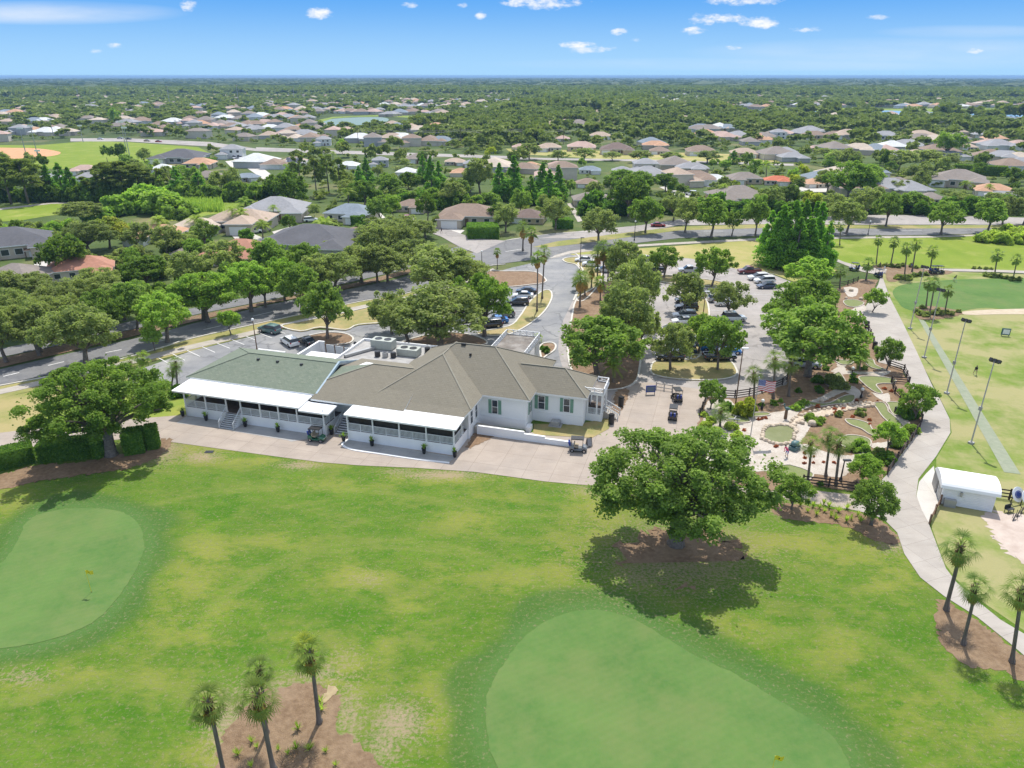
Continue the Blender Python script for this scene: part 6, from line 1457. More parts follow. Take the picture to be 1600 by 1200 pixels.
# rows of far houses, each row a street of its own
ROWS = [(6,60,178,4,'at the far left by the tall woods'),(50,80,190,2,'left of the bright tree'),(195,310,196,6,'in the row just behind the ball field road'),(300,400,200,7,'in the row right of the bright tree'),(210,330,167,7,'in the hidden row at the left wood edge'),(330,480,172,9,'in the upper row left of the pond'),
        (325,490,186,10,'in the middle row left of the pond'),(400,490,204,5,'in the row below the pond on the left'),(430,600,176,12,'on the bank right behind the pond'),(600,700,180,6,'right of the pond at the wood edge'),(560,700,168,10,'in the second row behind the pond'),(620,800,160,13,'in the top row along the far woods'),(480,620,164,6,'in the third row behind the pond'),
        (800,850,162,5,'right of the far top row'),(900,945,180,3,'in the clearing of the central woods'),(1030,1070,160,4,'at the left end of the lake'),(1120,1200,168,5,'on the left lake shore'),(1235,1300,165,4,'on the middle lake shore'),(1410,1520,168,6,'on the right lake shore'),(1555,1610,168,4,'at the far right of the lake'),
        (1205,1260,252,2,'right behind the red tiled house'),(1300,1420,236,5,'in the row below the lake rise'),(1430,1500,226,3,'left of the small palms'),(1530,1600,236,3,'below the long orange house'),(1040,1100,290,2,'behind the curving drive'),(985,1030,283,2,'right of the grey brown hipped house'),(560,700,225,5,'behind the two storey dark grey house'),(420,500,218,4,'below the pond street'),(20,110,208,4,'behind the ball diamond'),(1330,1420,300,3,'behind the right boulevard oaks'),(400,440,262,2,'below the solar roof street'),(1100,1230,216,6,'on the rise left of the lake'),(1560,1610,262,2,'at the right edge above the orange brown house'),(840,900,283,2,'behind the conifer stand'),
        (330, 470, 150, 7, 'along the far left wood edge'),(1000, 1040, 232, 2, 'left of the berm palms'),(1250, 1320, 186, 4, 'under the middle lake shore'),(1330, 1460, 184, 6, 'under the right lake shore'),(1480, 1600, 190, 5, 'in the trees below the lake'),(1220, 1330, 214, 3, 'in front of the brown lake rise houses'),(1440, 1500, 246, 2, 'behind the bright round tree'),(1530, 1600, 250, 3, 'above the long dark hedge'),(760, 830, 268, 2, 'beside the bright orange roof'),(1040, 1090, 268, 2, 'left of the white roofed house above the drive'),(1280, 1360, 280, 3, 'behind the spreading right oak'),(1400, 1440, 252, 2, 'left of the long dark hedge'),(860, 960, 196, 4, 'in the woods above the berm'),(1000, 1090, 190, 4, 'in the woods left of the lake'),(600, 700, 206, 4, 'in the central woods clearing'),
        (1080,1150,205,4,'between the berm and the lake woods'),(1150,1200,222,3,'behind the tan house at the berm end')]
cols = ['tan','taupe','pink','orange','grey','brown','taupe','grey','white','beige','bluegrey','brown']
adj = dict(tan='tan', pink='pink tan', orange='orange', grey='grey', brown='brown', taupe='taupe', white='white', beige='beige', bluegrey='blue grey')
r2 = random.Random(21)
for x0, x1, y, n, ph in ROWS:
    n = max(n+1, int(n*1.55)) if n > 3 else n
    for k in range(n):
        x = x0+(x1-x0)*(k+.5)/n+r2.uniform(-.4, .4)*(x1-x0)/n; p = P(x, y+r2.uniform(-1,1)*(1.6+(y-150)*.035)); col_ = r2.choice(cols)
        house(p, r2.choice([0,1,2,3,4,5,0,1,3]), R(r2.choice([0,0,25,-25,90])+r2.uniform(-8,8)), r2.uniform(.85,1.2), col_, r2.choice(['cream','white','beige','grey']), '%s far house%s %s' % (adj[col_], (', '+rank(k, n)+',') if n > 1 else '', ph), 'far houses '+ph, 1)

# ------------------------------------------------------------------ vehicles
def loft(m, stations, mi=0):
    """stations: (x, half width low, half width high, z low, z high)"""
    V = []; Fs = []
    for x, hl, hh, zl, zh in stations:
        V += [(x,-hl*.92,zl),(x,-hl,zl+(zh-zl)*.22),(x,-hl*.99,zl+(zh-zl)*.7),(x,-hh,zh),(x,hh,zh),(x,hl*.99,zl+(zh-zl)*.7),(x,hl,zl+(zh-zl)*.22),(x,hl*.92,zl)]
    n = len(stations)
    for i_ in range(n-1):
        for k in range(8): a = i_*8+k; b = i_*8+(k+1) % 8; Fs.append((a, b, b+8, a+8))
    Fs.append(tuple(range(7,-1,-1))); Fs.append(tuple(range((n-1)*8, n*8))); m.add(V, Fs, mi)
WM = None
def wheel_mesh(r_=.34, w=.22):
    t = MB().tube([(0,-w/2,0),(0,w/2,0)], r_, 14).mesh('tyre', [M['rubber']]); q = MB().tube([(0,-w/2-.012,0),(0,w/2+.012,0)], r_*.6, 10).mesh('rim', [M['steel']]); return t, q
VEH = {}
def veh(kind):
    if kind in VEH: return VEH[kind]
    b = MB(); g_ = MB(); tp = MB()
    if kind == 'sedan':
        L_, wd, rw = 4.7, .92, .34
        loft(b, [(-2.35,.74,.66,.35,.72),(-2.25,.86,.78,.24,.88),(-1.6,.92,.84,.2,.95),(0,.92,.84,.2,.94),(1.0,.92,.82,.2,.90),(1.9,.88,.74,.22,.78),(2.25,.80,.64,.26,.66),(2.35,.70,.56,.34,.58)])
        loft(g_, [(-1.75,.78,.70,.90,.93),(-.95,.80,.62,.88,1.40),(.25,.80,.62,.88,1.42),(1.15,.78,.70,.86,.9)]); loft(tp, [(-1.0,.63,.5,1.36,1.43),(-.3,.66,.54,1.37,1.475),(.3,.63,.5,1.37,1.44)])
        hl, tl = (2.26,.62,.60), (-2.31,.64,.78)
    elif kind in ('suv', 'van'):
        L_, wd, rw = 4.8, .97, .38; zt = 1.72 if kind == 'suv' else 1.95
        loft(b, [(-2.4,.82,.76,.42,.9),(-2.3,.94,.86,.3,1.05),(-1.5,.97,.88,.26,1.08),(.4,.97,.88,.26,1.06),(1.3,.96,.86,.26,1.04),(2.1,.92,.78,.28,.96),(2.36,.84,.7,.34,.84),(2.42,.76,.62,.42,.74)])
        loft(g_, [(-2.28,.84,.74,1.02,1.08),(-2.0,.85,.70,1.0,zt-.07),(.2,.86,.70,1.0,zt-.07),(1.25,.84,.76,1.0,1.06)]); loft(tp, [(-2.1,.72,.6,zt-.12,zt-.02),(-.8,.75,.64,zt-.11,zt+.03),(.25,.72,.6,zt-.11,zt-.02)])
        hl, tl = (2.36,.7,.78), (-2.36,.78,.95)
    elif kind == 'truck':
        L_, wd, rw = 5.6, 1.0, .40
        loft(b, [(-2.8,.9,.86,.48,1.02),(-2.7,1.0,.94,.42,1.05),(-.75,1.0,.94,.36,1.06),(1.2,1.0,.92,.36,1.08),(2.2,.98,.84,.38,1.04),(2.65,.92,.78,.42,.98),(2.75,.86,.7,.5,.9)])
        loft(g_, [(-.75,.86,.76,1.0,1.78),(-.6,.88,.74,1.02,1.82),(.7,.88,.74,1.02,1.82),(1.5,.86,.8,1.02,1.1)]); loft(tp, [(-.78,.76,.66,1.74,1.85),(.1,.78,.68,1.75,1.9),(.75,.76,.64,1.75,1.85)])
        tp.box(-2.68,-.9,-.82,.82,1.055,1.07,1); tp.box(-2.72,-.8,-.98,-.84,1.05,1.2); tp.box(-2.72,-.8,.84,.98,1.05,1.2); tp.box(-2.78,-2.68,-.9,.9,1.05,1.2)
        hl, tl = (2.7,.72,.86), (-2.78,.84,.9)
    h_ = MB().box(hl[0]-.1,hl[0]+.03,-.16,.16,hl[2]-.07,hl[2]+.07).mesh('headlight', [M['head_light']]); t_ = MB().box(tl[0]-.03,tl[0]+.1,-.13,.13,tl[2]-.1,tl[2]+.1).mesh('tail_light', [M['tail_light']])
    VEH[kind] = (b.mesh('body', [CAR['white']]), g_.mesh('window', [M['glass']]), tp.mesh('cab_roof', [CAR['white'], M['black']]), h_, t_, wheel_mesh(rw), L_, wd, rw, hl, tl); return VEH[kind]
def car(kind, x, y, hd, colr, label, lod=0, cat=None):
    bm_, gm_, tm_, hm_, tm2, (tym, rim), L_, wd, rw, hl, tl = veh(kind)
    nm = {'sedan': 'parked_car', 'suv': 'parked_car', 'van': 'parked_van', 'truck': 'pickup_truck'}[kind]
    e = empty(nm, P(x, y, .04), R(hd), label, cat or {'van': 'van', 'truck': 'pickup truck'}.get(kind, 'car'), None)
    for nm_, me in (('body', bm_), ('cab_roof', tm_)): o_ = link(bpy.data.objects.new(nm_, me), e); setmat(o_, 0, CAR[colr])
    link(bpy.data.objects.new('window', gm_), e)
    for sx in (-1, 1):
        for sy in (-1, 1):
            w_ = link(bpy.data.objects.new('wheel', tym), e); w_.location = (sx*L_*.305, sy*(wd-.10), rw)
            if not lod: link(bpy.data.objects.new('rim', rim), w_)
    if not lod:
        for sy in (-1, 1): o_ = link(bpy.data.objects.new('headlight', hm_), e); o_.location = (0, sy*hl[1], 0); o_ = link(bpy.data.objects.new('tail_light', tm2), e); o_.location = (0, sy*tl[1], 0)
    return e
for a in '''suv 422 519 152 teal grey green suv parked alone beside the striped bays;suv 453 538 130 white white suv with an open roof rack behind the yard wall;sedan 480 537 132 black black car next to the white suv at the yard wall
sedan 817 465 178 white white coupe in the bay by the drive island;sedan 822 458 178 black dark car just behind the white coupe;suv 809 476 182 black black suv in front of the white coupe;suv 786 495 190 grey dark grey suv beside the bright blue car;sedan 776 504 192 blue bright blue car between two dark cars near the drive;suv 766 511 192 black black suv nearest the porch canopy
sedan 912 409 170 white white car near the drive entrance verge;suv 945 425 175 silver silver car behind the entrance palms;suv 924 416 172 white white car half hidden by the entrance palms;sedan 1004 407 175 white white car at the back row under an oak;truck 1022 424 178 black black pickup at the back of the car park;sedan 1016 418 178 red red car just behind the black pickup;truck 1077 426 175 silver silver pickup under the back oak
truck 1170 427 183 maroon maroon pickup at the end of the lot by the straw lawn;suv 1184 437 185 white first white suv below the maroon pickup;suv 1194 442 185 white second white suv below the maroon pickup;sedan 1198 450 185 navy navy car in front of the two white suvs
suv 1072 473 182 black upper black suv under the lot oak;suv 1072 484 182 black lower black suv under the lot oak;suv 1069 497 182 silver pale silver suv below the two black suvs;sedan 1068 505 182 white white car under the oak nearest the silver suv;sedan 1134 477 2 white white sports car in the middle row;suv 1123 471 2 silver silver suv behind the white sports car;van 1146 501 2 white white van under the lot oak
suv 1046 562 180 black black suv at the rim of the oval island;suv 1066 552 182 navy navy suv behind the black one at the oval island;suv 1113 547 2 blue bright blue suv under an oak by the oval island;sedan 1137 552 2 blue blue car beside the bright blue suv;truck 1124 562 2 black black pickup in front of the blue cars;suv 1258 573 -12 silver silver suv shaded by the big oak at the mini golf fence
suv 1090 538 2 grey grey suv under the double oak;sedan 1045 519 182 gold gold tan car under the left lot oak;sedan 741 489 190 white white car under the big oaks behind the clubhouse;suv 715 503 190 silver silver suv deep under the big oaks'''.replace('\n', ';').split(';'):
    t = a.split(); car(t[0], float(t[1]), float(t[2]), float(t[3]), t[4], ' '.join(t[5:]))
for a in '''sedan 1028 354 -2 red red car driving on the boulevard;sedan 699 353 200 white white car on the drive of the brown corner house;suv 637 343 80 red red car on the drive beside the dark round tree;suv 398 364 30 white white car outside the tan house garage;suv 486 346 20 white white car under the queen palms;suv 366 248 -70 white left of two white trucks at the two storey house;suv 376 248 -70 white right of two white trucks at the two storey house
sedan 157 218 0 white white car leading on the far main road;sedan 188 217 0 silver silver car second on the far main road;sedan 201 218 0 black dark car third on the far main road;sedan 230 221 0 gold tan car fourth on the far main road;sedan 248 222 0 red red car last on the far main road;van 1079 305 160 white white motorboat sized van on the curving drive;van 1382 291 90 white white van beside the taupe house behind the dark oak;sedan 1254 291 170 navy dark car in the drive of the orange tan house'''.replace('\n', ';').split(';'):
    t = a.split(); car(t[0], float(t[1]), float(t[2]), float(t[3]), t[4], ' '.join(t[5:]), 1)
CM = {}
def cart(x, y, hd, colr, label, roofm='black'):
    if not CM:
        b = MB(); loft(b, [(-1.15,.5,.46,.32,.78),(-1.05,.58,.54,.28,.84),(-.5,.6,.55,.26,.82),(-.45,.6,.58,.26,.42),(.45,.6,.58,.26,.42),(.55,.58,.5,.26,.84),(1.0,.52,.42,.28,.74),(1.18,.4,.3,.32,.6)])
        CM['body'] = b.mesh('body', [CAR['white']])
        CM['canopy'] = MB().box(-.95,.75,-.58,.58,1.82,1.86).box(-.85,.65,-.5,.5,1.86,1.91).mesh('canopy', [M['black']])
        CM['post'] = MB().bar((0,0,.75),(0,0,1.83),.045).mesh('post', [M['black']])
        CM['seat'] = MB().box(-.45,.05,-.52,.52,.72,.84).box(-.55,-.43,-.52,.52,.84,1.25).mesh('seat', [M['cloth_khaki']])
        CM['bag'] = MB().tube([(-1.0,0,.6),(-1.2,0,1.35)], .14, 8).mesh('golf_bag', [M['navy']])
        CM['glass'] = MB().add([(.62,-.5,.85),(.62,.5,.85),(.5,.5,1.78),(.5,-.5,1.78)], [(0,1,2,3)]).mesh('windscreen', [M['lamp_glass']])
        CM['wheel'] = wheel_mesh(.24, .2)
        CM['hl'] = MB().box(1.1,1.19,-.08,.08,.5,.6).mesh('headlight', [M['head_light']])
    e = empty('golf_cart', P(x, y, .05), R(hd), label, 'golf cart', 'golf carts around the clubhouse and paths')
    o_ = link(bpy.data.objects.new('body', CM['body']), e); setmat(o_, 0, CAR[colr])
    o_ = link(bpy.data.objects.new('canopy', CM['canopy']), e); setmat(o_, 0, M[roofm])
    link(bpy.data.objects.new('seat', CM['seat']), e)
    for sy in (-.25, .25): o_ = link(bpy.data.objects.new('golf_bag', CM['bag']), e); o_.location = (0, sy, 0)
    for px, py in ((-.85,-.5),(-.85,.5),(.6,-.5),(.6,.5)): o_ = link(bpy.data.objects.new('post', CM['post']), e); o_.location = (px, py, 0)
    for px in (-.75,.8):
        for py in (-.55,.55): o_ = link(bpy.data.objects.new('wheel', CM['wheel'][0]), e); o_.location = (px, py, .24); link(bpy.data.objects.new('rim', CM['wheel'][1]), o_)
    for sy in (-.28, .28): o_ = link(bpy.data.objects.new('headlight', CM['hl']), e); o_.location = (0, sy, 0)
for a in '''903 704 -8 grey dark golf cart standing at the end of the white ramp wall;496 688 -14 green green golf cart with a dark roof under the left porch corner;1057 625 95 black empty golf cart in the bay near the wooden rail;1051 653 75 black second golf cart of the bay, partly behind foliage
1334 422 175 black golf cart coming round the far path bend;1372 432 92 navy golf cart driving up the wide cart path;1459 427 0 black golf cart with riders on the path by the palms;1467 427 0 black second golf cart close behind on the palm path'''.replace('\n', ';').split(';'):
    t = a.split(); cart(float(t[0]), float(t[1]), float(t[2]), t[3], ' '.join(t[4:]))

# ------------------------------------------------------------------ people
def person(x, y, rz, label, pose='stand', shirt='cloth_white', legs='cloth_khaki', hair='hair', z=.05, s=1.0):
    J = {'pelvis': (0,0,.94,.135), 'chest': (0,.02,1.28,.15), 'neck': (0,.02,1.50,.06), 'head': (0,.03,1.62,.10), 'crown': (0,.02,1.74,.07)}
    for k, sx in (('l',-1),('r',1)):
        J['hip'+k] = (sx*.10,0,.88,.095); J['knee'+k] = (sx*.12,.03,.50,.062); J['ank'+k] = (sx*.13,-.02,.09,.042); J['toe'+k] = (sx*.14,.14,.04,.035)
        J['sh'+k] = (sx*.19,.01,1.42,.062); J['el'+k] = (sx*.26,-.02,1.14,.045); J['wr'+k] = (sx*.26,.08,.92,.032); J['hand'+k] = (sx*.255,.11,.83,.034)
        J['f1'+k] = (sx*.235,.125,.755,.010); J['f2'+k] = (sx*.25,.13,.745,.010); J['f3'+k] = (sx*.265,.128,.75,.010); J['f4'+k] = (sx*.28,.12,.765,.009); J['th'+k] = (sx*.22,.14,.82,.011)
    if pose == 'swing':   # bent over the ball, both hands together in front
        for n_ in ('chest','neck','head','crown'): a = J[n_]; q = (a[2]-.94); J[n_] = (0, .05+q*.45, .94+q*.9, a[3])
        for k, sx in (('l',-1),('r',1)):
            J['sh'+k] = (sx*.19,.26,1.34,.062); J['el'+k] = (sx*.16,.36,1.08,.045); J['wr'+k] = (sx*.05,.42,.86,.032); J['hand'+k] = (sx*.03,.44,.80,.034); J['hip'+k] = (sx*.14,-.03,.88,.095); J['knee'+k] = (sx*.20,.05,.50,.062); J['ank'+k] = (sx*.22,-.02,.09,.042); J['toe'+k] = (sx*.24,.14,.04,.035)
            for q, dx in (('f1',-.02),('f2',-.005),('f3',.01),('f4',.025)): J[q+k] = (sx*(.03+dx),.46,.74,.010)
            J['th'+k] = (sx*.0,.47,.79,.011)
    if pose == 'walk':
        J['kneel'] = (-.11,.18,.52,.062); J['ankl'] = (-.11,.30,.10,.042); J['toel'] = (-.12,.46,.06,.035); J['kneer'] = (.11,-.02,.50,.062); J['ankr'] = (.11,-.30,.13,.042); J['toer'] = (.11,-.16,.05,.035)
    E_ = [('pelvis','chest'),('chest','neck'),('neck','head'),('head','crown')]
    for k in 'lr': E_ += [('pelvis','hip'+k),('hip'+k,'knee'+k),('knee'+k,'ank'+k),('ank'+k,'toe'+k),('chest','sh'+k),('sh'+k,'el'+k),('el'+k,'wr'+k),('wr'+k,'hand'+k)]+[('hand'+k,f+k) for f in ('f1','f2','f3','f4','th')]
    nm = list(J); me = bpy.data.meshes.new('body'); me.from_pydata([J[n_][:3] for n_ in nm], [(nm.index(a), nm.index(b)) for a, b in E_], [])
    o_ = bpy.data.objects.new('tmp', me); COL.objects.link(o_)
    md = o_.modifiers.new('s', 'SKIN'); sb = o_.modifiers.new('b', 'SUBSURF'); sb.levels = 1; sb.render_levels = 1
    for i_, n_ in enumerate(nm): sv = me.skin_vertices[0].data[i_]; sv.radius = (J[n_][3], J[n_][3]); sv.use_root = (n_ == 'pelvis')
    dg = bpy.context.evaluated_depsgraph_get(); m2 = bpy.data.meshes.new_from_object(o_.evaluated_get(dg)); bpy.data.objects.remove(o_)
    m2.name = 'body'; m2.materials.clear()
    for k in ('skin', shirt, legs, 'black'): m2.materials.append(M[k])
    hz_ = J['neck'][2]-.03
    for f in m2.polygons:
        c_ = f.center; i_ = 0
        if c_.z < .10: i_ = 3
        elif c_.z < .93 and (abs(c_.x) < .235 or pose == 'swing') and not (pose == 'swing' and c_.y > .30): i_ = 2 if c_.z > .48 else 0
        elif c_.z < hz_ and c_.z > .90 and (abs(c_.x) < .24): i_ = 1
        elif c_.z > 1.16 and c_.z < hz_: i_ = 1
        f.material_index = i_; f.use_smooth = True
    p = P(x, y, z); e = link(bpy.data.objects.new('person', m2)); e.location = p; e.rotation_euler = (0,0,R(rz)); e.scale = (s,s,s); tag(e, label, 'person')
    hd = Vector(J['head'][:3]); q = MB().ball((hd.x, hd.y-.015, hd.z+.05), .108, .118, .10, 10, 6); link(bpy.data.objects.new('hair', q.mesh('hair', [M[hair]], True)), e)
    q = MB()
    for sx in (-1, 1): q.ball((sx*.035, hd.y+.098, hd.z+.005), .014, .01, .012, 6, 4)
    q.box(-.02,.02,hd.y+.1,hd.y+.125,hd.z-.045,hd.z-.01); q.box(-.03,.03,hd.y+.088,hd.y+.1,hd.z-.075,hd.z-.065); q.build('face', M['hair'], e)
    return e
person(1523, 585, 150, 'golfer in dark shirt bent over the ball on the practice range', 'swing', 'cloth_black', 'cloth_khaki')
person(1490, 440, 200, 'golfer in black standing on the practice green', 'swing', 'cloth_black', 'cloth_white')
person(1381, 425, 40, 'person in white walking beside the golf cart at the path crossing', 'walk', 'cloth_white', 'cloth_white')
person(1374, 420, 10, 'person in dark clothes standing at the path crossing', 'stand', 'cloth_black', 'cloth_black')
person(1423, 421, 60, 'person in blue walking along the far palm path', 'walk', 'cloth_blue', 'cloth_black')
person(690, 364, 60, 'person in dark clothes crossing the side street', 'walk', 'cloth_black', 'cloth_black')
def club_(x, y):
    e = empty('golf_club', P(x, y, .05), 0, 'golf club held by the golfer on the practice '+('range' if y > 500 else 'green'), 'golf club'); return e
for x, y, rz in ((1523,585,150),(1490,440,200)):
    e = club_(x, y); e.rotation_euler = (0,0,R(rz)); MB().tube([(0,.44,.84),(0,.85,.04)], .012, 6).build('shaft', M['steel'], e); MB().box(-.06,.06,.83,.9,0,.06).build('club_head', M['steel'], e)

# ------------------------------------------------------------------ lamps, poles, flags
def flood(x, y, yt, label, hd):
    h = hgt(x, y, yt); e = empty('floodlight_pole', P(x, y), R(hd), label, 'floodlight', 'floodlight poles along the practice range')
    MB().tube([(0,0,0),(0,0,h*.5),(0,0,h)], [.11,.085,.065], 10).build('pole', M['pole_tan'], e); MB().box(-.3,.3,-.3,.3,0,.25).build('base', M['pad'], e)
    MB().bar((-.6,0,h-.1),(.6,0,h-.1),.08).build('cross_arm', M['black'], e)
    for k in (-.5, 0, .5):
        l_ = MB().box(-.19,.19,-.08,.28,-.2,.2).build('lamp_head', M['black'], e); l_.location = (k, .12, h+.15); l_.rotation_euler = (R(-35), 0, 0)
        MB().box(-.16,.16,.28,.30,-.17,.17).build('lens', M['lamp_glass'], l_)
    MB().box(-.2,.2,-.2,.02,h*.42,h*.42+.5).build('control_box', M['metal_grey'], e)
for x, y, yt, nm in ((1421.7,514,418,'farthest'),(1443.7,559,454,'second'),(1479,615,502,'third'),(1517,693,565,'nearest')): flood(x, y, yt, 'tall tan floodlight pole with black heads, %s of the range row' % nm, -60)
def lamp(x, y, yt, label, style='globe', m='wood_dark'):
    h = hgt(x, y, yt); e = empty('street_lamp', P(x, y), 0, label, 'street lamp')
    MB().tube([(0,0,0),(0,0,h)], [.11,.07], 8).build('pole', M[m], e); MB().lathe([(.2,0),(.22,.3),(.12,.6)], n=8).build('base', M[m], e)
    if style == 'globe': MB().ball((0,0,h+.2), .26).build('lamp_shade', M['lamp_glass'], e); MB().lathe([(.1,h),(.2,h+.05)], n=8).build('collar', M['black'], e)
    else: MB().box(-.15,.75,-.18,.18,h,h+.16).build('lamp_head', M['lamp_glass'] if style == 'pale' else M['black'], e)
lamp(402,549,501,'brown lamp post with a white globe beside the striped bays', m='wood_brown')
lamp(753,416,394,'black globe lamp at the boulevard footpath', m='black')
lamp(1148,641,545,'tall brown lamp post rising beside the yellow shrub', 'pale', 'wood_brown')
lamp(906,428,372,'slim dark lamp post behind the entrance palms', 'head')
lamp(1097,507,456,'brown lamp post in the middle grass strip of the lot', 'pale', 'wood_brown')
lamp(991,376,347,'black street lamp at the boulevard median', 'globe', 'black')
lamp(1356,367,347,'black street lamp beyond the fairway', 'globe', 'black')
lamp(1144,366,345,'black street lamp behind the lot oaks', 'globe', 'black')
lamp(1330,590,577,'short black bollard lamp on the mini golf walk', 'globe', 'black')
lamp(1345,622,610,'short black bollard lamp above the stone creek', 'globe', 'black')
lamp(1190,640,628,'short black bollard lamp beside the hooked green', 'globe', 'black')
lamp(1313,752,720,'black lamp post standing beside the three fan palms', 'head', 'black')
def flagpole():
    x, y = 1172, 686; h = hgt(x, y, 590); e = empty('flagpole', P(x, y), 0, 'white flagpole flying a United States flag over the mini golf', 'flagpole')
    MB().tube([(0,0,0),(0,0,h)], [.07,.04], 8).ball((0,0,h+.06), .09).build('pole', M['metal_grey'], e)
    fl = bpy.data.objects.new('flag_cloth', None)
    W_, H_ = 2.5, 1.55; nx, ny = 20, 13; V = []; Fs = []; mi = []
    def pt(i_, j): 
        u = i_/nx; v = j/ny; return (.05+W_*u*.93, .16*math.sin(u*7)*u+.1*u, h-.25-H_*v-.38*u+.1*math.sin(u*6+1)*u)
    for j in range(ny+1):
        for i_ in range(nx+1): V.append(pt(i_, j))
    for j in range(ny):
        for i_ in range(nx): a = j*(nx+1)+i_; Fs.append((a,a+1,a+nx+2,a+nx+1)); mi.append(2 if (i_ < 8 and j < 7) else (0 if j % 2 == 0 else 1))
    o_ = link(bpy.data.objects.new('flag', raw_mesh('flag', V, Fs, [M['red'], M['cloth_white'], M['navy']], mi)), e)
    st = MB()
    for j in range(9):
        for i_ in range(6 if j % 2 == 0 else 5):
            uu = (.5+i_+(0 if j % 2 == 0 else .5))*8/6; vv = (.5+j)*7/9.2
            c_ = Vector(pt(uu, vv))
            for sg in (-1, 1): st.add([c_+Vector((.035*math.sin(k*math.pi*.4), sg*.012, .035*math.cos(k*math.pi*.4))) for k in range(5)], [(0,1,2,3,4)])
    st.build('stars', M['cloth_white'], o_)
flagpole()
def pin(x, y, yt, label):
    h = hgt(x, y, yt); e = empty('golf_pin', P(x, y, .03), 0, label, 'golf flag')
    MB().tube([(0,0,0),(0,0,h)], .02, 6).build('stick', M['yellow'], e); V = []; n_ = 6
    for i_ in range(n_+1):
        for k in (0, 1): V.append((.02+.62*i_/n_, .06*math.sin(i_*1.2), h-.02-.40*k-.05*i_/n_))
    o_ = MB().add(V, [(2*i_,2*i_+1,2*i_+3,2*i_+2) for i_ in range(n_)]).build('flag', M['yellow'], e)
    MB().box(.27,.37,-.03,.12,h-.30,h-.2).build('emblem', M['black'], o_); MB().lathe([(.06,0),(.06,.01)], n=12).build('cup', M['black'], e)
pin(143,925,891,'yellow golf flag on the left putting green'); pin(1203,1222,1181,'yellow golf flag at the bottom edge of the big putting green')
# bins, boards, statues and small fittings
def bin_(x, y, label, h=1.05, r_=.33):
    e = empty('litter_bin', P(x, y, .05), 0, label, 'litter bin'); MB().lathe([(r_*.85,0),(r_,.1),(r_,h-.15),(r_*.95,h-.12)], n=12).build('body', M['black'], e); MB().lathe([(r_*1.05,h-.12),(r_*.9,h),(r_*.3,h+.06)], n=12).build('lid', M['rubber'], e)
bin_(970,634,'tall black bin on the path by the entrance mulch',1.5,.42); bin_(955,662,'tall black bin at the foot of the entrance steps',1.5,.42); bin_(1354,512,'black bin at the upper cart path fence',1.3,.4); bin_(1366,545,'black bin beside the round path tree',1.3,.4)
bin_(1400,645,'small dark bin at the stone patch of the mini golf',.9,.3)
e = empty('notice_board', P(1016,616,.05), R(5), 'dark blue notice board standing at the car park edge', 'sign'); MB().box(-.75,.75,-.04,.04,.35,1.45).build('panel', M['navy'], e); MB().box(-.7,-.62,-.05,.05,0,.35).box(.62,.7,-.05,.05,0,.35).build('stand', M['black'], e); MB().box(-.6,.6,-.055,-.04,.5,1.3).build('notice', plain('board_face', (.10,.14,.20), .4), e)
e = empty('sandwich_board', P(920,697,.05), R(25), 'black A frame board beside the cart at the ramp wall', 'sign')
for s in (-1, 1):
    q = MB(); q.bar((-.35,s*.3,0),(-.35,0,1.25),.05).bar((.35,s*.3,0),(.35,0,1.25),.05).bar((-.35,s*.29,.05),(.35,s*.29,.05),.05).bar((-.35,0,1.25),(.35,0,1.25),.05).build('frame', M['black'], e)
    MB().add([(-.3,s*.27,.1),(.3,s*.27,.1),(.3,s*.03,1.15),(-.3,s*.03,1.15)], [(0,1,2,3)]).build('panel', plain('grey_panel', (.3,.3,.31), .5), e)
e = empty('target_sign', P(1570,525,.03), R(-15), 'small white range sign in a dark teal frame', 'sign'); MB().box(-.75,.75,-.05,.05,.2,1.5).build('frame', M['bronze_green'], e); MB().box(-.5,.6,-.07,-.05,.4,1.3).build('panel', M['white'], e); MB().bar((-.6,0,0),(-.6,0,.3),.08).bar((.6,0,0),(.6,0,.3),.08).build('stand', M['black'], e)
o_ = MB().box(-.55,.55,-.32,.32,0,.03).box(-.45,.45,-.03,.03,.03,.045).build('drain_grate', M['black']); o_.location = P(327,706,.02); tag(o_, 'dark drain grate in the grass below the left porch', 'drain')
e = empty('utility_cabinet', P(868,664,.07), CA, 'small grey green utility cabinet against the white wall', 'cabinet'); MB().box(-.6,.6,-.5,.5,.06,.7).build('cabinet_body', M['metal_grey'], e, bevel=.04); MB().box(-.9,.9,-.75,.75,0,.06).build('slab', M['pad'], e)
for x, y, lab in ((1584,812,'leftmost black bag stand on the bare ground'),(1590,806,'middle black bag stand on the bare ground'),(1596,801,'rightmost black bag stand on the bare ground')):
    e = empty('bag_stand', P(x, y, .03), R(40), lab, 'bag stand', 'bag stands behind the shed')
    e.scale = (.7,.7,.7); MB().bar((-.5,0,0),(.5,0,.75),.1,.5).build('rack', M['black'], e); MB().bar((.45,-.3,0),(.45,-.3,.8),.07).bar((.45,.3,0),(.45,.3,.8),.07).build('leg_frame', M['black'], e)
e = empty('bench', P(1576,800,.03), R(20), 'dark folding seat beside the bag stands', 'seat'); MB().box(-.5,.5,-.25,.25,.4,.47).build('seat', M['black'], e); MB().box(-.5,.5,.22,.28,.47,.9).build('backrest', M['black'], e)
for a, b in ((-.42,-.2),(.42,-.2),(-.42,.2),(.42,.2)): MB().box(a-.03,a+.03,b-.03,b+.03,0,.4).build('leg', M['black'], e)
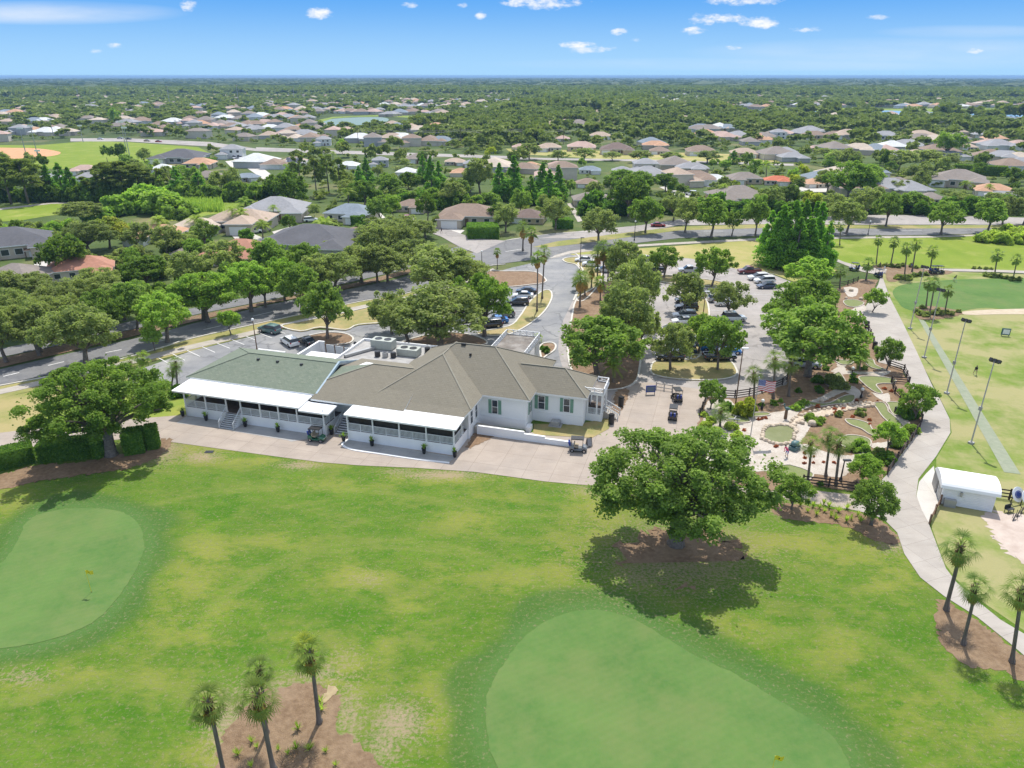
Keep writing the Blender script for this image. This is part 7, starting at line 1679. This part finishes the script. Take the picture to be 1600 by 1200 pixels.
# pelican on a piling
e = empty('bird_statue', P(1227,654,.08), R(160), 'brown pelican statue perched on a wooden piling', 'statue')
MB().tube([(0,0,0),(0,0,1.3)], [.24,.2], 10).build('piling', M['wood_brown'], e)
q = MB().tube([(-.5,0,1.55),(-.25,0,1.55),(.1,0,1.62),(.3,0,1.72)], [.03,.2,.24,.1], 9); q.tube([(.25,0,1.7),(.38,0,1.95),(.36,0,2.15)], [.1,.06,.07], 8); q.ball((.4,0,2.2), .1); q.build('bird_body', M['bronze_green'], e, True)
MB().tube([(.46,0,2.2),(.85,0,2.0)], [.05,.015], 6).build('beak', M['pole_tan'], e)
for s in (-1, 1): MB().add([(.15,s*.2,1.75),(-.2,s*.26,1.72),(-.65,s*.12,1.5),(-.1,s*.24,1.5)], [(0,1,2,3)]).build('wing', M['bronze_green'], e)
# painted bather and turtle
o_ = person(1229, 714, 100, 'painted statue of a figure in red top and blue shorts on white gravel', 'swing', 'cloth_pink', 'cloth_blue', z=.08, s=1.05); o_.name = 'figure_statue'; o_['category'] = 'statue'
e = empty('turtle_statue', P(1241,702,.08), R(40), 'dark green turtle statue on a teal block beside the pond', 'statue')
MB().box(-.7,.7,-.5,.5,0,.5).build('block', M['bronze_green'], e, bevel=.05); MB().ball((0,0,.85), .62, .52, .42, 12, 8).build('shell', M['bronze_green'], e, True); MB().ball((.7,0,.85), .2, .16, .15).build('head', M['bronze_green'], e, True)
for a, b in ((.4,.45),(.4,-.45),(-.4,.45),(-.4,-.45)): MB().ball((a,b,.6), .22, .14, .1, 8, 5).build('flipper', M['bronze_green'], e, True)
e = empty('anchor_ornament', P(1149,654,.12), R(60), 'grey anchor ornament lying at the hooked green', 'ornament'); MB().bar((-1.0,0,.3),(.8,0,.15),.14).build('shank', M['metal_grey'], e); q = MB(); q.tube([(-1.05+.25*math.cos(t*.5), .8*math.sin(t*.5-1.5), .35) for t in range(7)], .1, 6); q.build('arms', M['metal_grey'], e); MB().bar((.55,-.5,.2),(.55,.5,.2),.1).build('stock', M['metal_grey'], e)

# floodlights of the ball field, power poles, masts
for x, y, yt, nm in ((60,248,196,'left outfield'),(45,258,200,'near left'),(203,246,199,'right outfield'),(198,238,190,'far right outfield'),(62,251,235,'dugout'),(130,222,196,'far corner'),(85,218,186,'behind the cypress')):
    h = hgt(x, y, yt); e = empty('field_light', P(x, y), 0, 'slim ball field light pole, '+nm, 'floodlight', 'light poles of the ball field'); MB().tube([(0,0,0),(0,0,h)], [.28,.16], 7).build('pole', M['metal_grey'], e); MB().box(-1.6,1.6,-.2,.2,h-.6,h+.3).build('lamp_bank', M['lamp_glass'], e)
for x, y, yt, nm in ((374,168,134,'left of the pond'),(266,166,136,'above the hidden row'),(125,164,138,'at the far left wood'),(460,156,136,'over the middle far wood'),(1410,126,112,'on the right horizon'),(720,150,128,'above the far top row')):
    h = max(20, hgt(x, y, yt)); e = empty('radio_mast', P(x, y), 0, 'thin pale mast rising from the woods '+nm, 'mast'); q = MB(); w = .7
    for a in range(3):
        an = a*2.094; q.bar((w*math.cos(an), w*math.sin(an), 0), (w*.4*math.cos(an), w*.4*math.sin(an), h), .18)
    for k in range(10):
        for a in range(3): z0, z1 = h*k/10, h*(k+1)/10; q.bar((w*math.cos(a*2.094),w*math.sin(a*2.094),z0),(w*.7*math.cos(a*2.094+2.094),w*.7*math.sin(a*2.094+2.094),z1),.1)
    q.build('lattice', M['metal_grey'], e); MB().box(-.3,.3,-.3,.3,h,h+1).build('beacon', M['red'], e)
prev = None
for k, x in enumerate((560,640,720,800,880)):
    p = P(x, 226); e = empty('power_pole', p, 0, 'wooden power pole on the line before the central woods, '+(rank(k, 5)), 'power pole', 'power poles before the central woods'); MB().tube([(0,0,0),(0,0,11)], [.2,.14], 6).build('pole', M['wood_brown'], e); MB().box(-1.2,1.2,-.07,.07,10.2,10.4).build('cross_arm', M['wood_brown'], e)
    if prev:
        q = MB()
        for z in (10.5, 9.6, 9.2): q.tube([prev.lerp(p, t/6)+Vector((0,0,z-1.2*math.sin(math.pi*t/6))) for t in range(7)], .05, 4)
        o_ = q.build('power_line', M['metal_grey'])
        tag(o_, 'three sagging wires between power poles before the woods, span '+rank(k-1, 4), 'power line', 'power lines before the central woods')
    prev = p

# painted bays
q = MB()
def line(a, b, w=.12):
    a, b = P(*a, .046), P(*b, .046); d = (b-a).normalized(); n_ = Vector((-d.y, d.x, 0))*w/2; q.add([a+n_, a-n_, b-n_, b+n_], [(0,1,2,3)])
for a, b in (((289.8,546.2),(312.5,556.8)),((313.2,540.5),(335.9,550.5)),((335.9,534.9),(359,544.1)),((358.6,529.2),(381.7,538.4)),((379.8,523.5),(399.7,531.3)),((407,521),(425,528)),((268,552),(289,563)),((246,558),(266,569)),((428,515),(446,521))): line(a, b, .14)
for y in (464,474,485,496,507,518,530,543,556):
    line((1040-(y-464)*.1,y),(1074,y)); line((1108,y),(1150,y))
for y in (428,436,444,452,460): line((1172,y),(1215,y))
for y in (465,473,482,490,499,508): line((750+(508-y)*.5,y+6),(800+(508-y)*.7,y+3))
tag(q.build('bay_lines', M['line']), 'white painted bay lines of the car parks', kind='structure')
q = MB()
for a, b in (((5,588),(30,582)),((75,571),(100,565)),((165,551),(190,546)),((235,536),(262,530)),((318,515),(345,509)),((395,494),(425,487)),((1100,361),(1130,361)),((1230,360),(1260,360)),((1410,360),(1440,360)),((640,443),(660,437)),((790,393),(815,389))): line(a, b, .22)
tag(q.build('lane_lines', M['line']), 'white broken lane lines of the boulevard', kind='structure')
for pts, lab in (([(360,366),(388,362),(412,372),(400,382),(372,378)], 'pale drive of the tan house'), ([(425,362),(455,354),(480,362),(440,378)], 'pale drive left of the charcoal house'), ([(560,332),(590,328),(602,340),(570,348)], 'pale drive of the arched house'), ([(690,352),(726,360),(718,366),(678,358)], 'pale drive of the corner house'), ([(632,338),(646,338),(652,350),(636,350)], 'pale drive with the red car'),
                 ([(52,412),(76,405),(98,420),(70,428)], 'pale pool deck between the left roofs'), ([(352,252),(398,246),(410,258),(362,262)], 'pale drive of the two storey house'), ([(1240,287),(1290,287),(1300,300),(1240,300)], 'pale drive of the orange tan house'), ([(1100,282),(1128,282),(1126,292),(1104,292)], 'pale drive of the white roofed house'), ([(1370,290),(1395,288),(1400,300),(1376,302)], 'pale drive of the taupe house')):
    sheet('driveway', pts, .04, M['pale_slab'], lab)
# ------------------------------------------------------------------ woods and gardens farther out
NOGO = [[(1285,340),(1640,340),(1640,432),(1285,432)],[(860,360),(1290,360),(1290,450),(860,450)],[(-160,322),(0,320),(372,306),(372,316),(290,345),(60,350),(-160,356)],[(-60,264),(-60,224),(140,216),(310,226),(330,240),(240,264)],[(100,212),(200,212),(420,228),(420,238),(200,224),(100,224)],
        [(480,192),(520,178),(650,178),(650,196),(520,201)],[(1120,179),(1190,168),(1640,167),(1640,185),(1500,184),(1260,181)],[(780,230),(1250,240),(1262,260),(1000,262),(780,251)],[(860,345),(1640,325),(1640,380),(860,410)],
        [(620,385),(740,345),(800,368),(860,350),(860,420),(600,470)],[(1025,288),(1070,288),(1115,312),(1180,322),(1165,330),(1100,320)],[(882,314),(895,314),(914,350),(900,350)],[(250,308),(390,308),(390,335),(250,345)],[(340,243),(445,240),(450,290),(360,270)],[(395,228),(560,234),(800,242),(800,250),(395,242)],[(-10,345),(230,330),(300,335),(240,360),(0,385)]]
def blocked(px, py):
    b = np.zeros(px.shape, bool)
    for pl in NOGO: b |= inpoly(px, py, pl)
    return b
rng = np.random.default_rng(99)
OC = np.array(OCC)
def scatter(D0, D1, step, cover, jit=.42):
    """points on a jittered grid between two distances, inside the view with some margin"""
    xs = np.arange(-D1*1.1, D1*1.1, step); ys = np.arange(D0*.5, D1, step); A_, B_ = np.meshgrid(xs, ys)
    A_ = (A_+rng.normal(size=A_.shape)*step*jit).ravel(); B_ = (B_+rng.normal(size=B_.shape)*step*jit).ravel()
    D = np.hypot(A_, B_); w = B_*CP+HC*SP; px = 800+F*A_/w; py = 600-F*(B_*SP-HC*CP)/w
    k = (D > D0) & (D < D1) & (px > -420) & (px < 2020); A_, B_, px, py = A_[k], B_[k], px[k], py[k]
    k = (rng.random(len(A_)) < cover(px, py)) & ~blocked(px, py); return A_[k], B_[k], px[k], py[k]
def free(A_, B_, oc, extra):
    ok = np.ones(len(A_), bool)
    for x, y, r_ in oc: ok &= (A_-x)**2+(B_-y)**2 > (r_+extra)**2
    return ok
HP = np.array(HPX+[(x_, 175.5, 16, 1150.) for x_ in (1140,1175,1225,1375,1390,1500,1590)])
def hides(A_, B_, R_, H_):
    """would a tree here stand in front of a roof that shows in the photo?"""
    D = np.hypot(A_, B_); w = B_*CP+HC*SP; px = 800+F*A_/w; hw = R_*F/w
    zt = H_-HC; wt = B_*CP-zt*SP; pt = 600-F*(B_*SP+zt*CP)/wt; bad = np.zeros(len(A_), bool)
    for hx, hy, hh, hd in HP: bad |= (D < hd) & (np.abs(px-hx) < hh*.75+hw*.6) & (pt < hy+1.0) & (D > hd*.45)
    return bad & (rng.random(len(A_)) < np.where(D < 560, .92, .6))
hood = [[(-60,158),(330,150),(800,150),(860,165),(700,186),(500,232),(300,226),(-60,222)],[(1020,150),(1640,158),(1640,176),(1200,178),(1020,172)]]
def cover_mid(px, py):
    c_ = np.full(px.shape, .40)
    c_[(py > 183) & (py < 236) & (px > 510) & (px < 860)] = .97; c_[(py > 172) & (py < 206) & (px > 860) & (px < 1200)] = .95
    c_[(py > 182) & (py < 200) & (px > 1200)] = .9
    return c_
def cover_far(px, py):
    c_ = np.full(px.shape, .93)
    for h_ in hood: c_[inpoly(px, py, h_)] = .62
    return c_
# gardens: single trees, each a thing
A_, B_, px, py = scatter(215, 520, 11.5, cover_mid)
k = free(A_, B_, OC, 2.2); A_, B_, px, py = A_[k], B_[k], px[k], py[k]
hid = hides(A_, B_, np.full(len(A_), 3.4), np.full(len(A_), 7.0)); order = [i_ for i_ in np.argsort(-py) if not hid[i_]]; nm_ = 0; rest = []
for i_ in order:
    H = rnd.uniform(4.5, 9.5); R_ = H*rnd.uniform(.40, .60); p = Vector((A_[i_], B_[i_], 0)); w = 2*R_*F/depth(p)
    if nm_ < 95 and 0 < px[i_] < 1600:
        put_tree(rnd.choice(['live','oak','oak','bright','dark','far','live']), p, R_, H, w); nm_ += 1
    else: rest.append((A_[i_], B_[i_], R_, H))
def mass(name, arr, nc, nl, leaf, label, mat_, seed, nvar=5):
    tm = [crown_arrays(seed+v, nc, nl, leaf, 'dome', 5., 9., .36, .7, -.35)[:3] for v in range(nvar)]; Vs = []; Ts = []; r_ = np.random.default_rng(seed)
    for x, y, R_, H in arr:
        V, Q, Tn = tm[r_.integers(nvar)]; a = r_.random()*6.28; ca, sa = math.cos(a), math.sin(a); k = R_/5; dz = r_.random()*.5-.25
        Vs.append(np.stack([x+(V[:,0]*ca-V[:,1]*sa)*k, y+(V[:,0]*sa+V[:,1]*ca)*k, V[:,2]*H/9-.2], -1)); Ts.append(np.clip(Tn*.7+.3*r_.random(), 0, 1))
    V = np.concatenate(Vs); Tn = np.concatenate(Ts); o_ = link(bpy.data.objects.new(name, npmesh(name, V, np.arange(len(V)).reshape(-1, 4), [mat_], attrs={'tint': Tn}))); return tag(o_, label, kind='stuff')
FARLEAF = leafmat('leaf_mass', (.06,.092,.022), (.14,.18,.048), None, .3)
mass('garden_greenery', rest, 18, 620, 1.1, 'tree crowns filling the gardens of the middle distance', FARLEAF, 300)
A_, B_, px, py = scatter(230, 1150, 8.5, lambda a, b: np.where(b > 200, .42, .5))
k = free(A_, B_, [(o[0], o[1], o[2]*.7) for o in OCC if math.hypot(o[0], o[1]) > 220 and o[2] > 3], 1.2)
arr = [(x, y, rnd.uniform(1.3,3.0), rnd.uniform(1.6,4.2)) for x, y in zip(A_[k], B_[k])]
mass('garden_shrubbery', arr, 7, 46, 2.6, 'low shrubs and hedges of the gardens in the middle distance', FARLEAF, 350)
# hundreds more roofs too small to single out
def roofmass():
    V = []; Fs = []; mi = []; hr = random.Random(4); RM = [ROOF[k] for k in ('taupe','tan','grey','brown','pink','taupe','brown','beige')]
    hx, hy, qx, qy = scatter(560, 1900, 30.0, lambda a, b: np.full(a.shape, .52)); inh = np.zeros(len(hx), bool)
    for h_ in hood+[[(560,150),(1000,140),(1000,152),(560,158)],[(1000,154),(1640,156),(1640,164),(1000,164)]]: inh |= inpoly(qx, qy, h_)
    ok = inh & free(hx, hy, [o for o in OCC if math.hypot(o[0], o[1]) > 500 and o[2] > 5], 7); hx, hy = hx[ok], hy[ok]
    for x, y in zip(hx, hy):
        a = hr.choice([0,.4,-.4,1.57])+hr.uniform(-.1,.1); L_ = hr.uniform(6.5,10); w = hr.uniform(5,7); h = hr.uniform(2.7,3.3)+(2.6 if hr.random() < .12 else 0); rr = hr.uniform(1.9,2.7); ca, sa = math.cos(a), math.sin(a); n = len(V); m_ = hr.randrange(8)
        for u, v, z in ((-L_,-w,0),(L_,-w,0),(L_,w,0),(-L_,w,0),(-L_,-w,h),(L_,-w,h),(L_,w,h),(-L_,w,h),(-L_-.5,-w-.5,h),(L_+.5,-w-.5,h),(L_+.5,w+.5,h),(-L_-.5,w+.5,h),(-L_+w,0,h+rr),(L_-w,0,h+rr)): V.append((x+u*ca-v*sa, y+u*sa+v*ca, z))
        for f in ((0,1,5,4),(1,2,6,5),(2,3,7,6),(3,0,4,7)): Fs.append([i_+n for i_ in f]); mi.append(8)
        for f in ((8,9,13,12),(9,10,13),(10,11,12,13),(11,8,12)): Fs.append([i_+n for i_ in f]); mi.append(m_)
    o_ = link(bpy.data.objects.new('rooftops', raw_mesh('rooftops', V, Fs, RM+[WALL['cream']], mi))); tag(o_, 'hundreds of small far roofs of the estates among trees', kind='stuff')
    return [(x, y, 8.) for x, y in zip(hx, hy)]
FARH = roofmass(); print('far roofs', len(FARH))
OCC += FARH
def inhood(px, py):
    b = np.zeros(px.shape, bool)
    for h_ in hood: b |= inpoly(px, py, h_)
    return b
A_, B_, px, py = scatter(520, 950, 11.0, lambda a, b: np.minimum(cover_mid(a, b), cover_far(a, b)))
oc2 = [o for o in OCC if math.hypot(o[0], o[1]) > 480]
k = free(A_, B_, oc2, .5) & ~hides(A_, B_, np.full(len(A_), 5.5), np.full(len(A_), 8.5)); low_ = inhood(px, py); arr = [(x, y, rnd.uniform(2.8,5.2), rnd.uniform(4.5,8)) if l_ else (x, y, rnd.uniform(4.5,7.5), rnd.uniform(6.5,12)) for x, y, l_ in zip(A_[k], B_[k], low_[k])]
mass('woodland', arr, 10, 170, 1.9, 'tree crowns of the woods and gardens behind the berm', FARLEAF, 400)
A_, B_, px, py = scatter(950, 2600, 17.0, cover_far)
oc3 = [o for o in OCC if math.hypot(o[0], o[1]) > 900]
k = free(A_, B_, oc3, .5) & ~hides(A_, B_, np.full(len(A_), 6.), np.full(len(A_), 9.)); low_ = inhood(px, py); arr = [(x, y, rnd.uniform(5,9), rnd.uniform(5,9)) if l_ else (x, y, rnd.uniform(7,12), rnd.uniform(7,17)) for x, y, l_ in zip(A_[k], B_[k], low_[k])]
mass('woodland', arr, 7, 36, 4.6, 'far woods beyond the houses and the lake', FARLEAF, 500)
A_, B_, px, py = scatter(2600, 8500, 62.0, lambda a, b: np.full(a.shape, .9))
arr = [(x, y, rnd.uniform(26,44), rnd.uniform(6,10)) for x, y in zip(A_, B_)]
mass('woodland', arr, 6, 26, 15, 'farthest woods fading to blue at the horizon', leafmat('leaf_horizon', (.03,.052,.018), (.06,.088,.03), None, .3), 600)
print('counts', len(rest), len(arr))

# ------------------------------------------------------------------ labels of trees: by the nearest thing one can find
LM = HOUSES + [('the green clubhouse roof',390,570),('the brown clubhouse roof',640,560),('the porch canopy',815,535),('the entrance porch',935,610),('the drive island',820,480),('the oval lot island',1085,575),('the striped bays',330,545),('the big lot oak',1260,540),
    ('the practice green',1500,460),('the tee line',1500,600),('the shed',1505,760),('the painted pond',1218,680),('the flagpole',1174,640),('the cart path bend',1430,690),('the boulevard left end',60,575),('the boulevard bend',560,460),('the boulevard junction',740,400),('the straw lawn',1130,395),
    ('the ball diamond',120,240),('the pine row',190,290),('the marsh thicket',150,345),('the green pond',550,188),('the blue lake',1380,176),('the boulevard lamp',1356,356),('the far fairway',1450,390),('the maroon pickup',1170,425),('the middle lot strip',1090,510),('the back lot island',1060,440),
    ('the garden path',898,330),('the conifer stand',820,290),('the clipped hedges',120,715),('the left lawn',240,620),('the mini golf mound',1300,660),('the path crossing',1376,425),('the entrance palms',925,440),('the berm',1020,246),('the two black suvs',1072,478),('the white van',1146,500),('the fairway cart path',100,318)]
# a tree beside the conifers should not be described by itself: near names first
bk = {}
for e, ds, x, y, lab in TREES:
    if lab: continue
    ph, hx, hy = min(LM, key=lambda h: (h[1]-x)**2+1.8*(h[2]-y)**2)
    dx, dy = x-hx, y-hy
    side = ('left of' if dx < 0 else 'right of') if abs(dx) > 1.1*abs(dy) else ('behind' if dy < 0 else 'in front of')
    ph = ph if ph.startswith('the ') else 'the '+ph
    ds = ds if len((ds+side+ph).split()) < 11 else ds.replace('slim skirted', 'slim').replace('grey green ', 'grey ')
    bk.setdefault((ds, side, ph), []).append((x, e))
for (ds, side, ph), L_ in bk.items():
    L_.sort(key=lambda t: t[0]); n_ = len(L_)
    for k_, (x, e) in enumerate(L_):
        t = '%s %s %s' % (ds, side, ph); rk = '' if n_ == 1 else ', '+rank(k_, n_)
        e['label'] = t+rk+(' of %d' % n_ if n_ > 2 and len((t+rk).split()) < 15 else '')
        if len(e['label'].split()) > 16: e['label'] = e['label'].replace(' the ', ' ')
